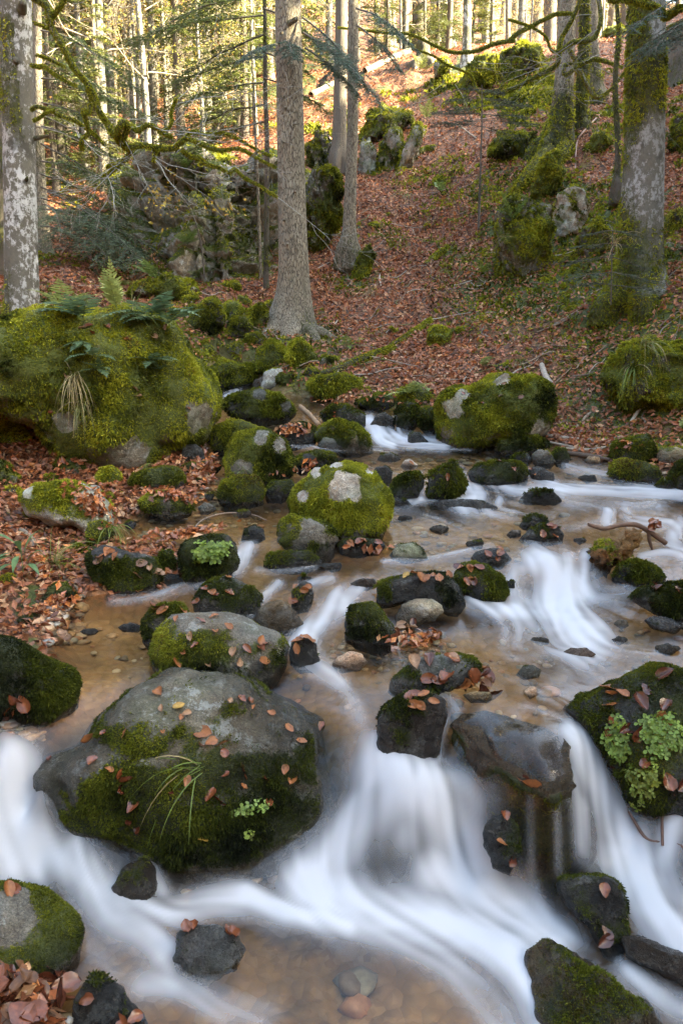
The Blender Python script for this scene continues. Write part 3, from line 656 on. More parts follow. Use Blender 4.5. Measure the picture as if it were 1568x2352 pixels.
    me = make_mesh(name, V - org, [F], [M_ROCK], {'moss': m, 'wet': wet, 'lichen': np.full(len(V), lichen), 'shade': shade})
    o = link(name, me, loc=org); o.color = (*tint, 1); tag(o, label, cat, group)
    # moss sprigs
    fm = m[F].mean(1); ctr = V[F].mean(1); fn = N[F].mean(1)
    view = ((CAMP - ctr) * fn).sum(1) / np.linalg.norm(ctr - CAMP, axis=1)
    X = np.cross(V[F[:, 1]] - V[F[:, 0]], V[F[:, 2]] - V[F[:, 0]]); area = .5 * np.linalg.norm(X, axis=1)
    ok = (fm > .30) & (view > -.35) & (ctr[:, 2] > grid_at(SURF, ctr[:, 0], ctr[:, 1]) - .01)
    if moss > .05 and ok.any():
        wgt = np.where(ok, area * np.clip((fm - .36) * 3.0, .02, 1), 0); Apx = wgt.sum() * (FP / Dc) ** 2 * .19   # render pixels
        cnt = int(np.clip(Apx * .95 * tuft, 30, 30000)); f, bc = sample_faces(V, F, wgt, cnt, g)
        Pp = (V[F[f]] * bc[:, :, None]).sum(1); Nn = norm((N[F[f]] * bc[:, :, None]).sum(1))
        L = tsize * np.clip(.0034 * Dc ** .85, .008, .035) * g.uniform(.6, 1.3, cnt) * np.clip(1 + 1.5 * fbm(Pp, 4.5, 2, seed + 40), .45, 1.9)
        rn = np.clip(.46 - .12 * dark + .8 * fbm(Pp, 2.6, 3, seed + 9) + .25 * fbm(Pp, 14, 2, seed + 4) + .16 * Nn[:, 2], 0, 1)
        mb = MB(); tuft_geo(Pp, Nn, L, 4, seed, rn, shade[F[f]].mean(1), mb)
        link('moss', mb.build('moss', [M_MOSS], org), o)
    ROCKS.append(o); o['_c'] = list(C); del o['_c']
    return o
G1, G2, BR, DK = (.15, .145, .13), (.065, .062, .056), (.075, .05, .03), (.024, .022, .020)
Rk = rock
def wet_slab():
    """flat topped block the brook runs over: top outline from its corners, steep broken sides"""
    top = [(1034, 1658, .452), (1062, 1638, .455), (1110, 1632, .455), (1180, 1650, .452), (1250, 1672, .45), (1304, 1704, .435), (1312, 1772, .395), (1290, 1800, .38), (1264, 1814, .372), (1209, 1795, .378), (1144, 1749, .40), (1104, 1722, .415), (1072, 1682, .435)]
    t = np.array(top); W = at_z(t[:, 0], t[:, 1], t[:, 2]); W = np.concatenate([W, W[:1]])
    n = 200; seg = np.r_[0, np.cumsum(np.linalg.norm(np.diff(W, axis=0), axis=1))]; u = np.linspace(0, seg[-1], n, endpoint=False); ring = np.stack([np.interp(u, seg, W[:, k]) for k in range(3)], -1)
    for _ in range(2): ring = .5 * ring + .25 * (np.roll(ring, 1, 0) + np.roll(ring, -1, 0))
    c = ring.mean(0); d = ring - c; d2 = d.copy(); d2[:, 2] = 0; rings = []; topf = []
    for s_ in np.linspace(.04, .985, 26): rings.append(c + d * s_); topf.append(1)
    rings.append(c + d * 1.0 + [0, 0, -.006]); topf.append(.8)
    for k, z in enumerate(np.linspace(.016, .52, 36)):
        und = -.10 * math.sin(min(z / .3, 1) * 3.14) + .06 * z; rings.append(ring + d2 * (.02 + und) + np.array([0, 0, -z])); topf.append(0)
    V = np.concatenate(rings); dz = np.clip(V[:, 2].max() - V[:, 2], 0, 1); xr = V[:, 0].max(); V[:, 0] = np.where(np.arange(len(V)) >= 27 * n, xr + (V[:, 0] - xr) * (1 - .40 * np.clip(dz - .08, 0, .45)), V[:, 0]); m = len(rings); tf = np.repeat(topf, n); a = np.arange(m - 1)[:, None] * n; b = np.arange(n)[None]; q = np.stack([a + b, a + n + b, a + n + (b + 1) % n, a + (b + 1) % n], -1).reshape(-1, 4)
    F = np.concatenate([q[:, [0, 1, 2]], q[:, [0, 2, 3]]]); N, _ = vnormals(V, F)
    lay = fbm(V * [1.2, 1.2, 9], 3.2, 3, 5); disp = np.where(tf > .5, .010 * fbm(V * [1, 4, 1], 8, 4, 7), .022 * lay + .03 * fbm(V, 6, 4, 3) - .03 * (1 - np.abs(fbm(V, 4, 2, 8))) ** 8); V = V + N * disp[:, None]
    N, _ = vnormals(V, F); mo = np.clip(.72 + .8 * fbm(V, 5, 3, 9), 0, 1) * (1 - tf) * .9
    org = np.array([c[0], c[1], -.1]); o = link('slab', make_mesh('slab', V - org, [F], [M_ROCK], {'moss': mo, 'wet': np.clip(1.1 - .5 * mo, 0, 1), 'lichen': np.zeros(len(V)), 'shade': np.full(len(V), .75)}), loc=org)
    o.color = (.13, .08, .026, 1); tag(o, 'flat dark wet block with thin water running over its top', 'rock')
    g = np.random.default_rng(3); fm = mo[F].mean(1); ctr = V[F].mean(1); X = np.cross(V[F[:, 1]] - V[F[:, 0]], V[F[:, 2]] - V[F[:, 0]]); ar = .5 * np.linalg.norm(X, axis=1)
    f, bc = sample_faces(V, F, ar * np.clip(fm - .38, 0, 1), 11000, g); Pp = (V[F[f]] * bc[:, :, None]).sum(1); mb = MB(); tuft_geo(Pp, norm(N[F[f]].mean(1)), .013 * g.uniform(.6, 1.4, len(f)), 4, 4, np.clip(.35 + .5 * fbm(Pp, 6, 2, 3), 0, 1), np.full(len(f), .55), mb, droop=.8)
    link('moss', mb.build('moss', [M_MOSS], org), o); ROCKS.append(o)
# --- lower pool and cascade
Rk('boulder', 'huge rounded grey boulder in the lower pool with a grass tuft on its face',
   [(60, 1770), (105, 1730), (190, 1700), (212, 1645), (260, 1600), (330, 1572), (400, 1545), (470, 1535), (545, 1545), (610, 1580), (680, 1620), (735, 1655), (752, 1700), (755, 1760), (782, 1850), (775, 1885), (740, 1945), (650, 1985), (500, 1998), (380, 1985), (270, 1950), (170, 1900), (100, 1840), (65, 1800)],
   th=.72, moss=.52, dark=.42, facet=.05, nz=.06, tint=(.17, .16, .125), lichen=.75, ext=.16, box=.85, wetband=.30, crown=.52, tuft=1.0, tsize=.95, patches=((130, 1775, 62), (105, 1815, 48), (190, 1740, 48)))
Rk('rock', 'round mossy rock at the left edge below the fall, a curled leaf on top', [(-70, 2060), (0, 2040), (60, 2032), (110, 2040), (160, 2075), (188, 2130), (182, 2195), (150, 2240), (60, 2255), (-70, 2250)], moss=.52, dark=.3, facet=.2, tint=G1, lichen=.8, bare=.3, patches=((15, 2110, 42), (40, 2060, 20)))
Rk('rock', 'small dark pointed rock just below the huge boulder', [(258, 2030), (275, 1995), (310, 1975), (340, 1965), (355, 2000), (363, 2040), (350, 2065), (310, 2072), (270, 2055)], moss=.3, dark=.6, facet=.5, tint=BR, wetband=.3)
Rk('rock', 'wet bluish rock standing alone in the lower pool with white water round it', [(392, 2195), (415, 2150), (450, 2125), (490, 2122), (540, 2150), (558, 2180), (545, 2215), (480, 2235), (410, 2228)], moss=.12, dark=.6, facet=.55, nz=.1, tint=(.22, .23, .25), lichen=.5, wetband=.2)
Rk('rock', 'angular dark rock cut by the bottom edge beside the wet leaf pile', [(165, 2310), (200, 2262), (230, 2248), (280, 2270), (330, 2320), (360, 2380), (340, 2440), (150, 2440)], base=(250, 2390), moss=.12, dark=.7, facet=.6, tint=DK, wetband=.3, ext=.2)
Rk('rock', 'brown ridged rock at the lower right corner cut by the bottom edge', [(1217, 2215), (1235, 2185), (1265, 2170), (1300, 2175), (1335, 2205), (1385, 2225), (1445, 2270), (1505, 2315), (1515, 2400), (1400, 2450), (1300, 2420), (1240, 2330), (1222, 2260)], base=(1330, 2370), moss=.10, dark=.5, facet=.75, nz=.11, damp=.9, tint=(.15, .105, .04), wetband=.25, ext=.1)
Rk('rock', 'steep dark mossy rock between the white flows at the lower right', [(1277, 2030), (1290, 2010), (1340, 1998), (1390, 2010), (1420, 2045), (1430, 2090), (1437, 2160), (1420, 2195), (1390, 2190), (1350, 2130), (1300, 2082)], moss=.36, dark=.4, facet=.5, tint=DK, wetband=.16, ext=.2)
Rk('rock', 'low wet brown rock at the right edge below the white flow', [(1425, 2150), (1470, 2150), (1568, 2188), (1640, 2230), (1640, 2280), (1568, 2250), (1500, 2222), (1430, 2205)], moss=0, tint=BR, facet=.4, wetband=.5, ext=.6)
Rk('rock', 'dark wet rock with a waterfall pouring beside it, left of the leaf covered slab', [(861, 1650), (880, 1615), (920, 1600), (985, 1597), (1012, 1610), (1016, 1660), (1003, 1720), (985, 1760), (930, 1775), (880, 1765), (866, 1700)], th=.5, moss=.22, dark=.6, facet=.5, tint=(.045, .03, .02), wetband=.22, ext=.25)
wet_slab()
Rk('rock', 'round black rock at the foot of the wet slab beside the white dome', [(1108, 1900), (1130, 1870), (1165, 1865), (1190, 1900), (1195, 1950), (1170, 1985), (1130, 1975), (1112, 1940)], base=(1150, 1985), Y=2.30, moss=.25, dark=.8, tint=DK, facet=.2, wetband=.4)
Rk('boulder', 'big dark boulder at the right edge grown with small green plants and red leaves', [(1283, 1628), (1320, 1597), (1400, 1560), (1500, 1540), (1600, 1535), (1720, 1600), (1740, 1850), (1600, 1890), (1500, 1885), (1450, 1850), (1420, 1800), (1370, 1740), (1330, 1680)], base=(1540, 1875), th=.6, moss=.40, dark=.45, facet=.25, tint=(.05, .05, .05), wetband=.14, ext=.15)
# --- middle pools
Rk('slab', 'wide flat slab strewn with orange leaves above the huge boulder', [(347, 1496), (362, 1446), (395, 1411), (450, 1403), (520, 1407), (590, 1430), (645, 1451), (663, 1476), (660, 1521), (635, 1556), (600, 1575), (550, 1561), (500, 1543), (440, 1538), (390, 1546), (355, 1530)], th=.9, moss=.46, dark=.4, facet=.15, nz=.06, tint=G1, lichen=.5, crown=.6, flat=.12, ext=.3)
Rk('rock', 'mossy rock tucked behind the left end of the flat leafy slab', [(327, 1462), (330, 1425), (350, 1400), (380, 1388), (415, 1391), (435, 1405), (395, 1440), (370, 1475), (345, 1478)], moss=.55, dark=.5, tint=G2)
Rk('rock', 'dark low dome shaped rock with scattered leaves behind the leafy slab', [(440, 1380), (465, 1350), (482, 1332), (515, 1324), (550, 1334), (585, 1350), (605, 1370), (600, 1408), (560, 1422), (500, 1410), (452, 1402)], moss=.25, dark=.7, tint=G2, facet=.25, wetband=.08)
Rk('rock', 'smooth brown rounded stone right of the leafy slab', [(588, 1420), (592, 1396), (620, 1381), (650, 1382), (675, 1396), (698, 1426), (695, 1440), (660, 1447), (600, 1436)], moss=.05, tint=(.20, .15, .08), facet=.35, wetband=.12)
Rk('rock', 'small upright leafy rock left of the little white fall', [(667, 1386), (670, 1356), (695, 1336), (715, 1341), (720, 1371), (710, 1396), (680, 1398)], moss=.35, dark=.6, tint=DK)
Rk('rock', 'small black rock with a leaf on top at the right end of the leafy slab', [(662, 1496), (670, 1476), (700, 1463), (725, 1481), (738, 1516), (732, 1530), (690, 1535), (667, 1520)], moss=.12, dark=.8, tint=DK, wetband=.2)
Rk('boulder', 'long dark mossy boulder at the left edge beside the pebbly pool', [(-80, 1460), (0, 1463), (30, 1471), (75, 1491), (125, 1521), (165, 1546), (180, 1571), (175, 1611), (145, 1632), (100, 1657), (65, 1652), (30, 1640), (-80, 1640)], base=(100, 1650), moss=.62, dark=.55, facet=.2, tint=G2, th=.7, ext=.2, tuft=1.2, tsize=1.25)
Rk('rock', 'small green stone on the left bank with pebbles round it', [(98, 1377), (108, 1349), (125, 1335), (155, 1341), (178, 1361), (175, 1376), (155, 1391), (115, 1397)], moss=.5, dark=.2, tint=(.16, .13, .07), facet=.35)
Rk('rock', 'dark rock heaped with dead leaves on the left bank', [(203, 1296), (210, 1266), (240, 1253), (280, 1258), (310, 1266), (350, 1288), (375, 1316), (372, 1341), (350, 1354), (300, 1359), (250, 1346), (215, 1326)], moss=.6, dark=.65, tint=DK, crown=.7)
Rk('rock', 'round rock covered in small fresh leaves left of the narrow white run', [(415, 1276), (425, 1251), (450, 1228), (490, 1223), (530, 1231), (548, 1256), (555, 1286), (540, 1311), (510, 1329), (450, 1334), (420, 1321)], moss=.6, dark=.5, tint=G2)
Rk('rock', 'little dark rock between the leaf heaped rock and the round leafy rock', [(360, 1286), (370, 1266), (395, 1261), (402, 1291), (390, 1316), (370, 1312)], moss=.5, dark=.8, tint=DK)
Rk('rock', 'low black stone at the water edge under the leaf heaped rock', [(373, 1330), (385, 1318), (410, 1318), (420, 1335), (405, 1347), (380, 1347)], moss=.2, dark=.9, tint=DK)
Rk('rock', 'low dark mossy rock in front of the bigger patchy rock in midstream', [(605, 1297), (620, 1274), (665, 1264), (710, 1266), (738, 1286), (740, 1299), (700, 1308), (640, 1308)], moss=.4, dark=.65, tint=DK)
Rk('rock', 'patchy moss rock with a pale blotch in front of the bright mossy boulder', [(632, 1241), (640, 1211), (645, 1191), (675, 1180), (715, 1186), (750, 1203), (772, 1231), (766, 1263), (740, 1276), (700, 1268), (660, 1260)], moss=.5, dark=.4, tint=G1, bare=.6, facet=.4, patches=((722, 1215, 28), (690, 1255, 16)))
Rk('rock', 'low rock with wet leaves touching the foot of the bright mossy boulder', [(775, 1255), (790, 1240), (830, 1235), (875, 1237), (890, 1254), (870, 1270), (810, 1274), (780, 1268)], moss=.3, dark=.6, tint=DK)
Rk('rock', 'dark small rock left of the patchy moss rock in the shallow arm', [(552, 1238), (562, 1215), (585, 1206), (605, 1215), (612, 1235), (595, 1242), (565, 1243)], moss=.15, dark=.8, tint=DK)
Rk('boulder', 'bright green moss boulder with white bare patches in the middle of the brook', [(664, 1150), (680, 1115), (720, 1080), (770, 1055), (800, 1050), (840, 1065), (870, 1100), (893, 1140), (887, 1190), (882, 1222), (830, 1235), (770, 1228), (740, 1200), (690, 1188), (668, 1170)], th=.8, moss=.70, dark=.0, facet=.4, nz=.10, tint=(.40, .38, .35), lichen=.8, bare=.8, wetband=.06, ext=.3, tuft=1.3, patches=((797, 1122, 30), (765, 1066, 16), (722, 1082, 14), (850, 1085, 12), (690, 1140, 12)))
Rk('rock', 'long wedge shaped black rock with a flat top and leaves on it', [(859, 1376), (861, 1338), (895, 1326), (950, 1318), (1000, 1311), (1035, 1316), (1058, 1341), (1070, 1381), (1050, 1400), (1022, 1396), (990, 1380), (940, 1376), (900, 1382), (868, 1386)], th=.7, moss=.30, dark=.6, facet=.3, tint=DK, wetband=.14, flat=.15)
Rk('rock', 'mossy rock topped with red leaves at the right end of the black wedge', [(1039, 1321), (1054, 1298), (1084, 1291), (1114, 1298), (1149, 1321), (1161, 1351), (1154, 1376), (1114, 1383), (1079, 1378), (1049, 1346)], moss=.55, dark=.55, tint=DK)
Rk('rock', 'wet tan stone in front of the black wedge rock', [(909, 1411), (919, 1386), (954, 1373), (989, 1376), (1014, 1388), (1019, 1403), (999, 1418), (949, 1427), (916, 1424)], moss=0, tint=(.30, .25, .18), facet=.5, lichen=.4, wetband=.05)
Rk('rock', 'dark pyramid shaped rock beside a heap of wet leaves', [(783, 1431), (794, 1411), (819, 1393), (854, 1386), (879, 1406), (899, 1436), (911, 1471), (874, 1481), (824, 1479), (789, 1461)], moss=.45, dark=.5, facet=.6, tint=DK)
Rk('rock', 'pinkish half sunk stone below the pyramid rock', [(760, 1525), (775, 1508), (805, 1495), (832, 1500), (845, 1518), (825, 1534), (780, 1538)], moss=0, tint=(.40, .27, .19), facet=.2, wetband=.03)
Rk('rock', 'broad dark rock in the middle pool beside the bundle of brown leaves', [(884, 1581), (899, 1556), (934, 1531), (959, 1509), (999, 1504), (1044, 1504), (1084, 1511), (1108, 1536), (1064, 1571), (1014, 1581), (984, 1597), (934, 1604)], moss=.3, dark=.7, tint=(.12, .125, .13), facet=.2, wetband=.08)
Rk('rock', 'tan stone under the bundle of brown leaves', [(1062, 1596), (1084, 1588), (1124, 1590), (1133, 1604), (1120, 1610), (1080, 1610)], moss=0, tint=(.36, .25, .13), facet=.2, wetband=.02)
Rk('rock', 'flat wet stone with blue sheen beside a tail of white water right of centre', [(1078, 1281), (1094, 1266), (1124, 1258), (1154, 1263), (1172, 1283), (1149, 1298), (1099, 1297)], moss=.05, tint=(.15, .16, .19), facet=.3, wetband=.2)
Rk('rock', 'low greenish stone right of the bright mossy boulder', [(893, 1273), (914, 1251), (949, 1245), (969, 1258), (987, 1281), (934, 1286), (900, 1280)], moss=.12, tint=(.26, .27, .2), facet=.2, wetband=.04)
Rk('rock', 'flat dark rock with red leaves in the upper middle of the brook', [(1184, 1236), (1214, 1214), (1249, 1201), (1279, 1204), (1297, 1226), (1294, 1242), (1244, 1246), (1199, 1242)], moss=.25, dark=.7, tint=DK, wetband=.05)
Rk('rock', 'small grey green rock behind the flat dark rock with red leaves', [(1188, 1206), (1205, 1186), (1225, 1180), (1250, 1186), (1265, 1204), (1230, 1214), (1200, 1212)], moss=.25, dark=.4, tint=G2)
Rk('rock', 'small wet stones edge poking from the brook left of the flat dark rock', [(1072, 1252), (1085, 1240), (1105, 1236), (1110, 1248), (1095, 1256)], moss=0, tint=DK, wetband=.1)
Rk('rock', 'tiny brown stone at the left tip of the flat dark rock', [(1160, 1228), (1175, 1216), (1195, 1218), (1195, 1230), (1170, 1234)], moss=0, tint=BR, wetband=.02)
Rk('rock', 'mossy stone under the broken log on the right', [(1405, 1330), (1422, 1300), (1454, 1286), (1484, 1292), (1514, 1311), (1526, 1328), (1500, 1342), (1454, 1350)], moss=.5, dark=.6, tint=DK)
Rk('rock', 'leaf strewn mossy rock at the right edge below the broken log', [(1451, 1373), (1469, 1351), (1509, 1348), (1544, 1336), (1600, 1338), (1640, 1420), (1568, 1428), (1524, 1416), (1484, 1396)], moss=.45, dark=.6, tint=DK, ext=.3)
Rk('rock', 'low wet bluish stone near the right edge below the leaf strewn rock', [(1477, 1424), (1500, 1413), (1535, 1418), (1568, 1436), (1550, 1450), (1500, 1442)], moss=.05, tint=(.14, .15, .18), wetband=.3)
Rk('rock', 'small stone with a pale rim in the calm water right of the white pool', [(1408, 1432), (1420, 1422), (1440, 1424), (1442, 1436), (1425, 1442)], moss=0, tint=(.3, .25, .2), wetband=.05)
Rk('rock', 'half drowned greenish stone in the calm reach above the large right boulder', [(1182, 1548), (1200, 1530), (1225, 1526), (1245, 1540), (1235, 1552), (1205, 1556)], moss=.1, tint=(.2, .22, .2), wetband=.1)
Rk('rock', 'half drowned brown stone with ripples right of the broad dark rock', [(1285, 1500), (1310, 1488), (1345, 1488), (1370, 1502), (1340, 1512), (1300, 1512)], moss=0, tint=(.28, .2, .17), wetband=.08)
Rk('rock', 'pale pebble sized stone in ripples left of the large right boulder', [(1203, 1590), (1215, 1577), (1230, 1578), (1234, 1594), (1215, 1602)], moss=0, tint=(.48, .34, .24), wetband=.02)
Rk('rock', 'small stone behind the smooth white dome of water', [(1160, 1350), (1165, 1335), (1182, 1335), (1182, 1355), (1170, 1365)], moss=.1, tint=DK, wetband=.2)
LOGBODY = Rk('log', 'short broken chunk of mossy wood lying on rocks at the right of the brook', [(1356, 1271), (1374, 1250), (1404, 1240), (1429, 1220), (1454, 1208), (1478, 1211), (1486, 1231), (1470, 1253), (1450, 1281), (1430, 1297), (1406, 1311), (1396, 1328), (1374, 1322), (1361, 1301)], base=(1385, 1326), th=.75, moss=.20, dark=.15, facet=.8, nz=.16, crag=.28, tint=(.24, .125, .04), lichen=0, ext=0, cat='log', damp=.1, box=.7, seed=91, patches=((1460, 1245, 30), (1370, 1285, 22)))
# --- upper brook
Rk('rock', 'mossy rock with a thin fall on its right in the upper step', [(892, 1128), (904, 1103), (934, 1083), (964, 1083), (972, 1108), (960, 1138), (934, 1150), (904, 1146)], moss=.4, dark=.6, tint=DK, facet=.4)
Rk('rock', 'pointed dark mossy rock in the upper step of the brook', [(974, 1128), (984, 1093), (1019, 1068), (1049, 1056), (1059, 1073), (1069, 1108), (1054, 1133), (1019, 1153), (989, 1148)], moss=.45, dark=.6, tint=DK, facet=.5)
Rk('rock', 'wide dark mossy rock damming the upper pool with an orange leaf on top', [(1072, 1088), (1089, 1068), (1134, 1058), (1179, 1060), (1204, 1073), (1211, 1098), (1199, 1116), (1154, 1118), (1104, 1113), (1079, 1098)], moss=.45, dark=.6, tint=DK)
Rk('rock', 'shiny black rock right of the wide dark dam rock', [(1208, 1080), (1224, 1070), (1249, 1073), (1269, 1088), (1279, 1105), (1244, 1108), (1219, 1098)], moss=.05, tint=(.10, .10, .11), wetband=.3)
Rk('rock', 'low dark hump in the white water of the upper step', [(1192, 1148), (1209, 1130), (1234, 1123), (1269, 1130), (1291, 1147), (1274, 1154), (1214, 1154)], moss=.3, dark=.8, tint=DK, wetband=.05)
Rk('rock', 'flat wet grey blue rock shelf below the pointed dark rock', [(995, 1162), (1010, 1148), (1060, 1145), (1110, 1150), (1145, 1165), (1110, 1170), (1030, 1170)], moss=.05, tint=(.15, .16, .18), wetband=.3)
Rk('rock', 'pale peaked stone in the still upper pool', [(918, 1070), (925, 1060), (940, 1053), (958, 1066), (955, 1073), (930, 1074)], moss=0, tint=(.40, .34, .30), facet=.5, wetband=.02)
Rk('rock', 'flat moss covered stone in the still upper pool', [(866, 1055), (875, 1043), (900, 1040), (922, 1054), (905, 1058), (880, 1058)], moss=.4, dark=.4, tint=G2, wetband=.03)
Rk('rock', 'dark stone with red leaves beside the bright mossy boulder', [(855, 1095), (862, 1072), (885, 1068), (900, 1085), (895, 1108), (870, 1108)], moss=.2, dark=.7, tint=DK)
Rk('rock', 'low stone with leaves at the foot of the thin fall', [(890, 1160), (905, 1143), (930, 1145), (950, 1160), (930, 1166), (905, 1166)], moss=.1, tint=DK, wetband=.2)
Rk('boulder', 'large shaggy mossy boulder at the foot of the right slope beside the upper fall', [(1004, 973), (1009, 918), (1034, 893), (1079, 875), (1144, 857), (1184, 860), (1234, 868), (1259, 883), (1272, 933), (1256, 978), (1234, 1008), (1164, 1013), (1109, 1028), (1064, 1034), (1022, 1018)], th=.75, moss=.62, dark=.15, facet=.3, nz=.10, tint=(.28, .25, .20), lichen=.5, bare=.4, ext=.2, tuft=1.3, patches=((1035, 945, 24), (1155, 866, 14), (1060, 905, 12), (1230, 990, 18)))
Rk('rock', 'dark mossy block between the upper fall and the large shaggy boulder', [(907, 950), (916, 925), (949, 918), (966, 935), (962, 970), (938, 985), (912, 980)], moss=.55, dark=.5, tint=DK)
Rk('rock', 'yellow green mossy block touching the left side of the large shaggy boulder', [(964, 950), (974, 933), (1009, 932), (1012, 985), (984, 993), (966, 980)], moss=.6, dark=.2, tint=G2)
Rk('rock', 'leaf covered dark rock above the upper fall', [(735, 948), (760, 930), (800, 930), (835, 955), (835, 975), (790, 980), (745, 972)], moss=.4, dark=.6, tint=DK)
Rk('rock', 'small black rock in the white water of the upper fall', [(934, 1012), (939, 995), (964, 993), (984, 1012), (976, 1022), (944, 1020)], moss=.2, dark=.9, tint=DK)
Rk('rock', 'wet brown boulder in the lip of the upper fall', [(850, 972), (862, 952), (885, 946), (905, 960), (905, 978), (870, 982)], moss=.05, tint=BR, wetband=.2)
Rk('rock', 'flat mossy rock by the tangled branches right of the shaggy boulder', [(1127, 1030), (1144, 1012), (1184, 1003), (1234, 1005), (1256, 1020), (1244, 1038), (1199, 1045), (1144, 1042)], moss=.55, dark=.35, tint=G2)
Rk('rock', 'speckled grey rock among branches at the right shore', [(1219, 1045), (1234, 1030), (1259, 1035), (1276, 1058), (1264, 1070), (1229, 1066)], moss=.25, dark=.5, tint=G1)
Rk('rock', 'small round moss knob among branches at the right shore', [(1266, 1048), (1276, 1028), (1299, 1028), (1308, 1052), (1299, 1067), (1276, 1065)], moss=.55, dark=.5, tint=G2)
Rk('rock', 'dark stone left of the speckled grey rock at the right shore', [(1172, 1055), (1185, 1042), (1210, 1040), (1225, 1055), (1210, 1066), (1185, 1064)], moss=.2, dark=.7, tint=DK)
Rk('rock', 'tall mossy rock at the right shore behind the low round mossy one', [(1396, 1048), (1409, 1018), (1449, 1003), (1484, 1000), (1497, 1023), (1497, 1058), (1469, 1065), (1414, 1060)], moss=.6, dark=.35, tint=G2)
Rk('rock', 'low round mossy rock at the right shore with pebbles beside it', [(1391, 1088), (1409, 1063), (1439, 1053), (1474, 1060), (1509, 1078), (1519, 1098), (1484, 1108), (1409, 1103)], moss=.6, dark=.4, tint=G2)
Rk('rock', 'small moss stone right of the low round mossy rock', [(1502, 1118), (1524, 1100), (1549, 1105), (1552, 1124), (1514, 1128)], moss=.5, dark=.4, tint=G2)
Rk('rock', 'mossy rock cut by the right edge at the shore', [(1532, 1090), (1549, 1063), (1600, 1050), (1640, 1120), (1580, 1135), (1545, 1130)], moss=.55, dark=.4, tint=G2)
Rk('rock', 'brown rounded rock with thin moss at the right shore', [(1502, 1050), (1515, 1030), (1550, 1024), (1590, 1035), (1590, 1070), (1540, 1072), (1508, 1066)], moss=.25, dark=.2, tint=(.24, .19, .11))
Rk('rock', 'little tan stone in the shallows near the right shore', [(1340, 1058), (1352, 1047), (1375, 1050), (1380, 1062), (1355, 1066)], moss=0, tint=(.28, .2, .12), wetband=.02)
Rk('rock', 'small shiny rock in the upper step beside the right shore', [(1325, 1098), (1340, 1090), (1365, 1092), (1370, 1104), (1345, 1108)], moss=0, tint=DK, wetband=.2)
# --- left bank and the arm below the large boulder
Rk('boulder', 'largest boulder, thick green moss and ferns, on the left bank', [(-150, 800), (-120, 720), (-40, 740), (10, 735), (40, 716), (100, 700), (165, 704), (225, 706), (280, 706), (330, 716), (380, 736), (415, 766), (440, 803), (465, 848), (482, 888), (485, 923), (470, 963), (455, 998), (425, 1023), (400, 1038), (370, 1063), (325, 1080), (280, 1073), (240, 1053), (190, 1038), (125, 1033), (75, 978), (30, 963), (0, 948), (-150, 930)],
   base=(300, 1075), th=.8, moss=.68, dark=.0, facet=.2, nz=.08, tint=(.2, .19, .16), lichen=.5, ext=.06, tuft=1.25, box=.75, bare=.35, patches=((155, 968, 18), (458, 955, 26), (300, 1055, 30)))
Rk('rock', 'rounded bright mossy rock in front of the fallen stones below the largest boulder', [(518, 1058), (525, 1028), (550, 998), (595, 983), (630, 993), (655, 1013), (662, 1038), (673, 1073), (660, 1098), (620, 1113), (575, 1098), (525, 1086)], th=.8, moss=.7, dark=.05, facet=.25, tint=G1, bare=.2, ext=.3, tuft=1.2, patches=((600, 1008, 14), (640, 1022, 12), (560, 1080, 16)))
Rk('rock', 'flat topped mossy rock behind the rounded bright mossy rock', [(490, 1013), (492, 983), (525, 963), (565, 965), (600, 983), (550, 1010), (535, 1028), (500, 1033)], moss=.65, dark=.05, tint=G2)
Rk('rock', 'wide mossy rock below the inlet of the brook', [(510, 933), (525, 913), (565, 900), (600, 896), (645, 908), (668, 923), (680, 943), (665, 960), (600, 966), (540, 958)], moss=.65, dark=.15, tint=G2, bare=.2, patches=((600, 905, 12), (655, 930, 16)))
Rk('rock', 'wide rock with dusty moss left of the upper fall', [(720, 1000), (735, 976), (770, 964), (820, 975), (850, 1000), (860, 1028), (800, 1036), (740, 1026)], moss=.5, dark=.3, tint=(.2, .18, .13))
Rk('rock', 'bare blue grey stone leaning on the dusty moss rock', [(728, 1022), (742, 1003), (768, 1002), (792, 1025), (765, 1034), (740, 1032)], moss=.02, tint=(.25, .25, .26), facet=.3)
Rk('rock', 'dark rock heaped with red leaves behind the dusty moss rock', [(628, 1000), (645, 975), (690, 970), (725, 985), (720, 1015), (670, 1025), (635, 1018)], moss=.3, dark=.7, tint=DK)
Rk('rock', 'low mossy stones ridge at the upper pool edge left of the bright boulder', [(668, 1065), (690, 1045), (730, 1035), (770, 1040), (778, 1060), (745, 1078), (690, 1082)], moss=.45, dark=.4, tint=DK)
Rk('rock', 'square mossy rock lying among leaves below the largest boulder', [(296, 1108), (305, 1090), (335, 1080), (375, 1072), (415, 1073), (428, 1093), (428, 1118), (410, 1130), (360, 1133), (320, 1123)], moss=.65, dark=.15, tint=G2)
Rk('rock', 'small rounded mossy stone at the shore of the shallow arm', [(322, 1153), (342, 1132), (390, 1125), (430, 1135), (443, 1150), (440, 1175), (400, 1187), (350, 1180)], moss=.5, dark=.2, tint=G1, lichen=.5)
Rk('rock', 'half bare mossy rock among dead leaves on the left bank', [(122, 1068), (135, 1045), (160, 1035), (195, 1040), (225, 1058), (229, 1073), (200, 1088), (160, 1088), (130, 1076)], moss=.55, dark=.2, tint=G1)
Rk('rock', 'bright green moss knob right of the half bare mossy rock', [(222, 1095), (232, 1078), (255, 1070), (275, 1082), (278, 1105), (255, 1118), (232, 1112)], moss=.75, dark=0, tint=G2)
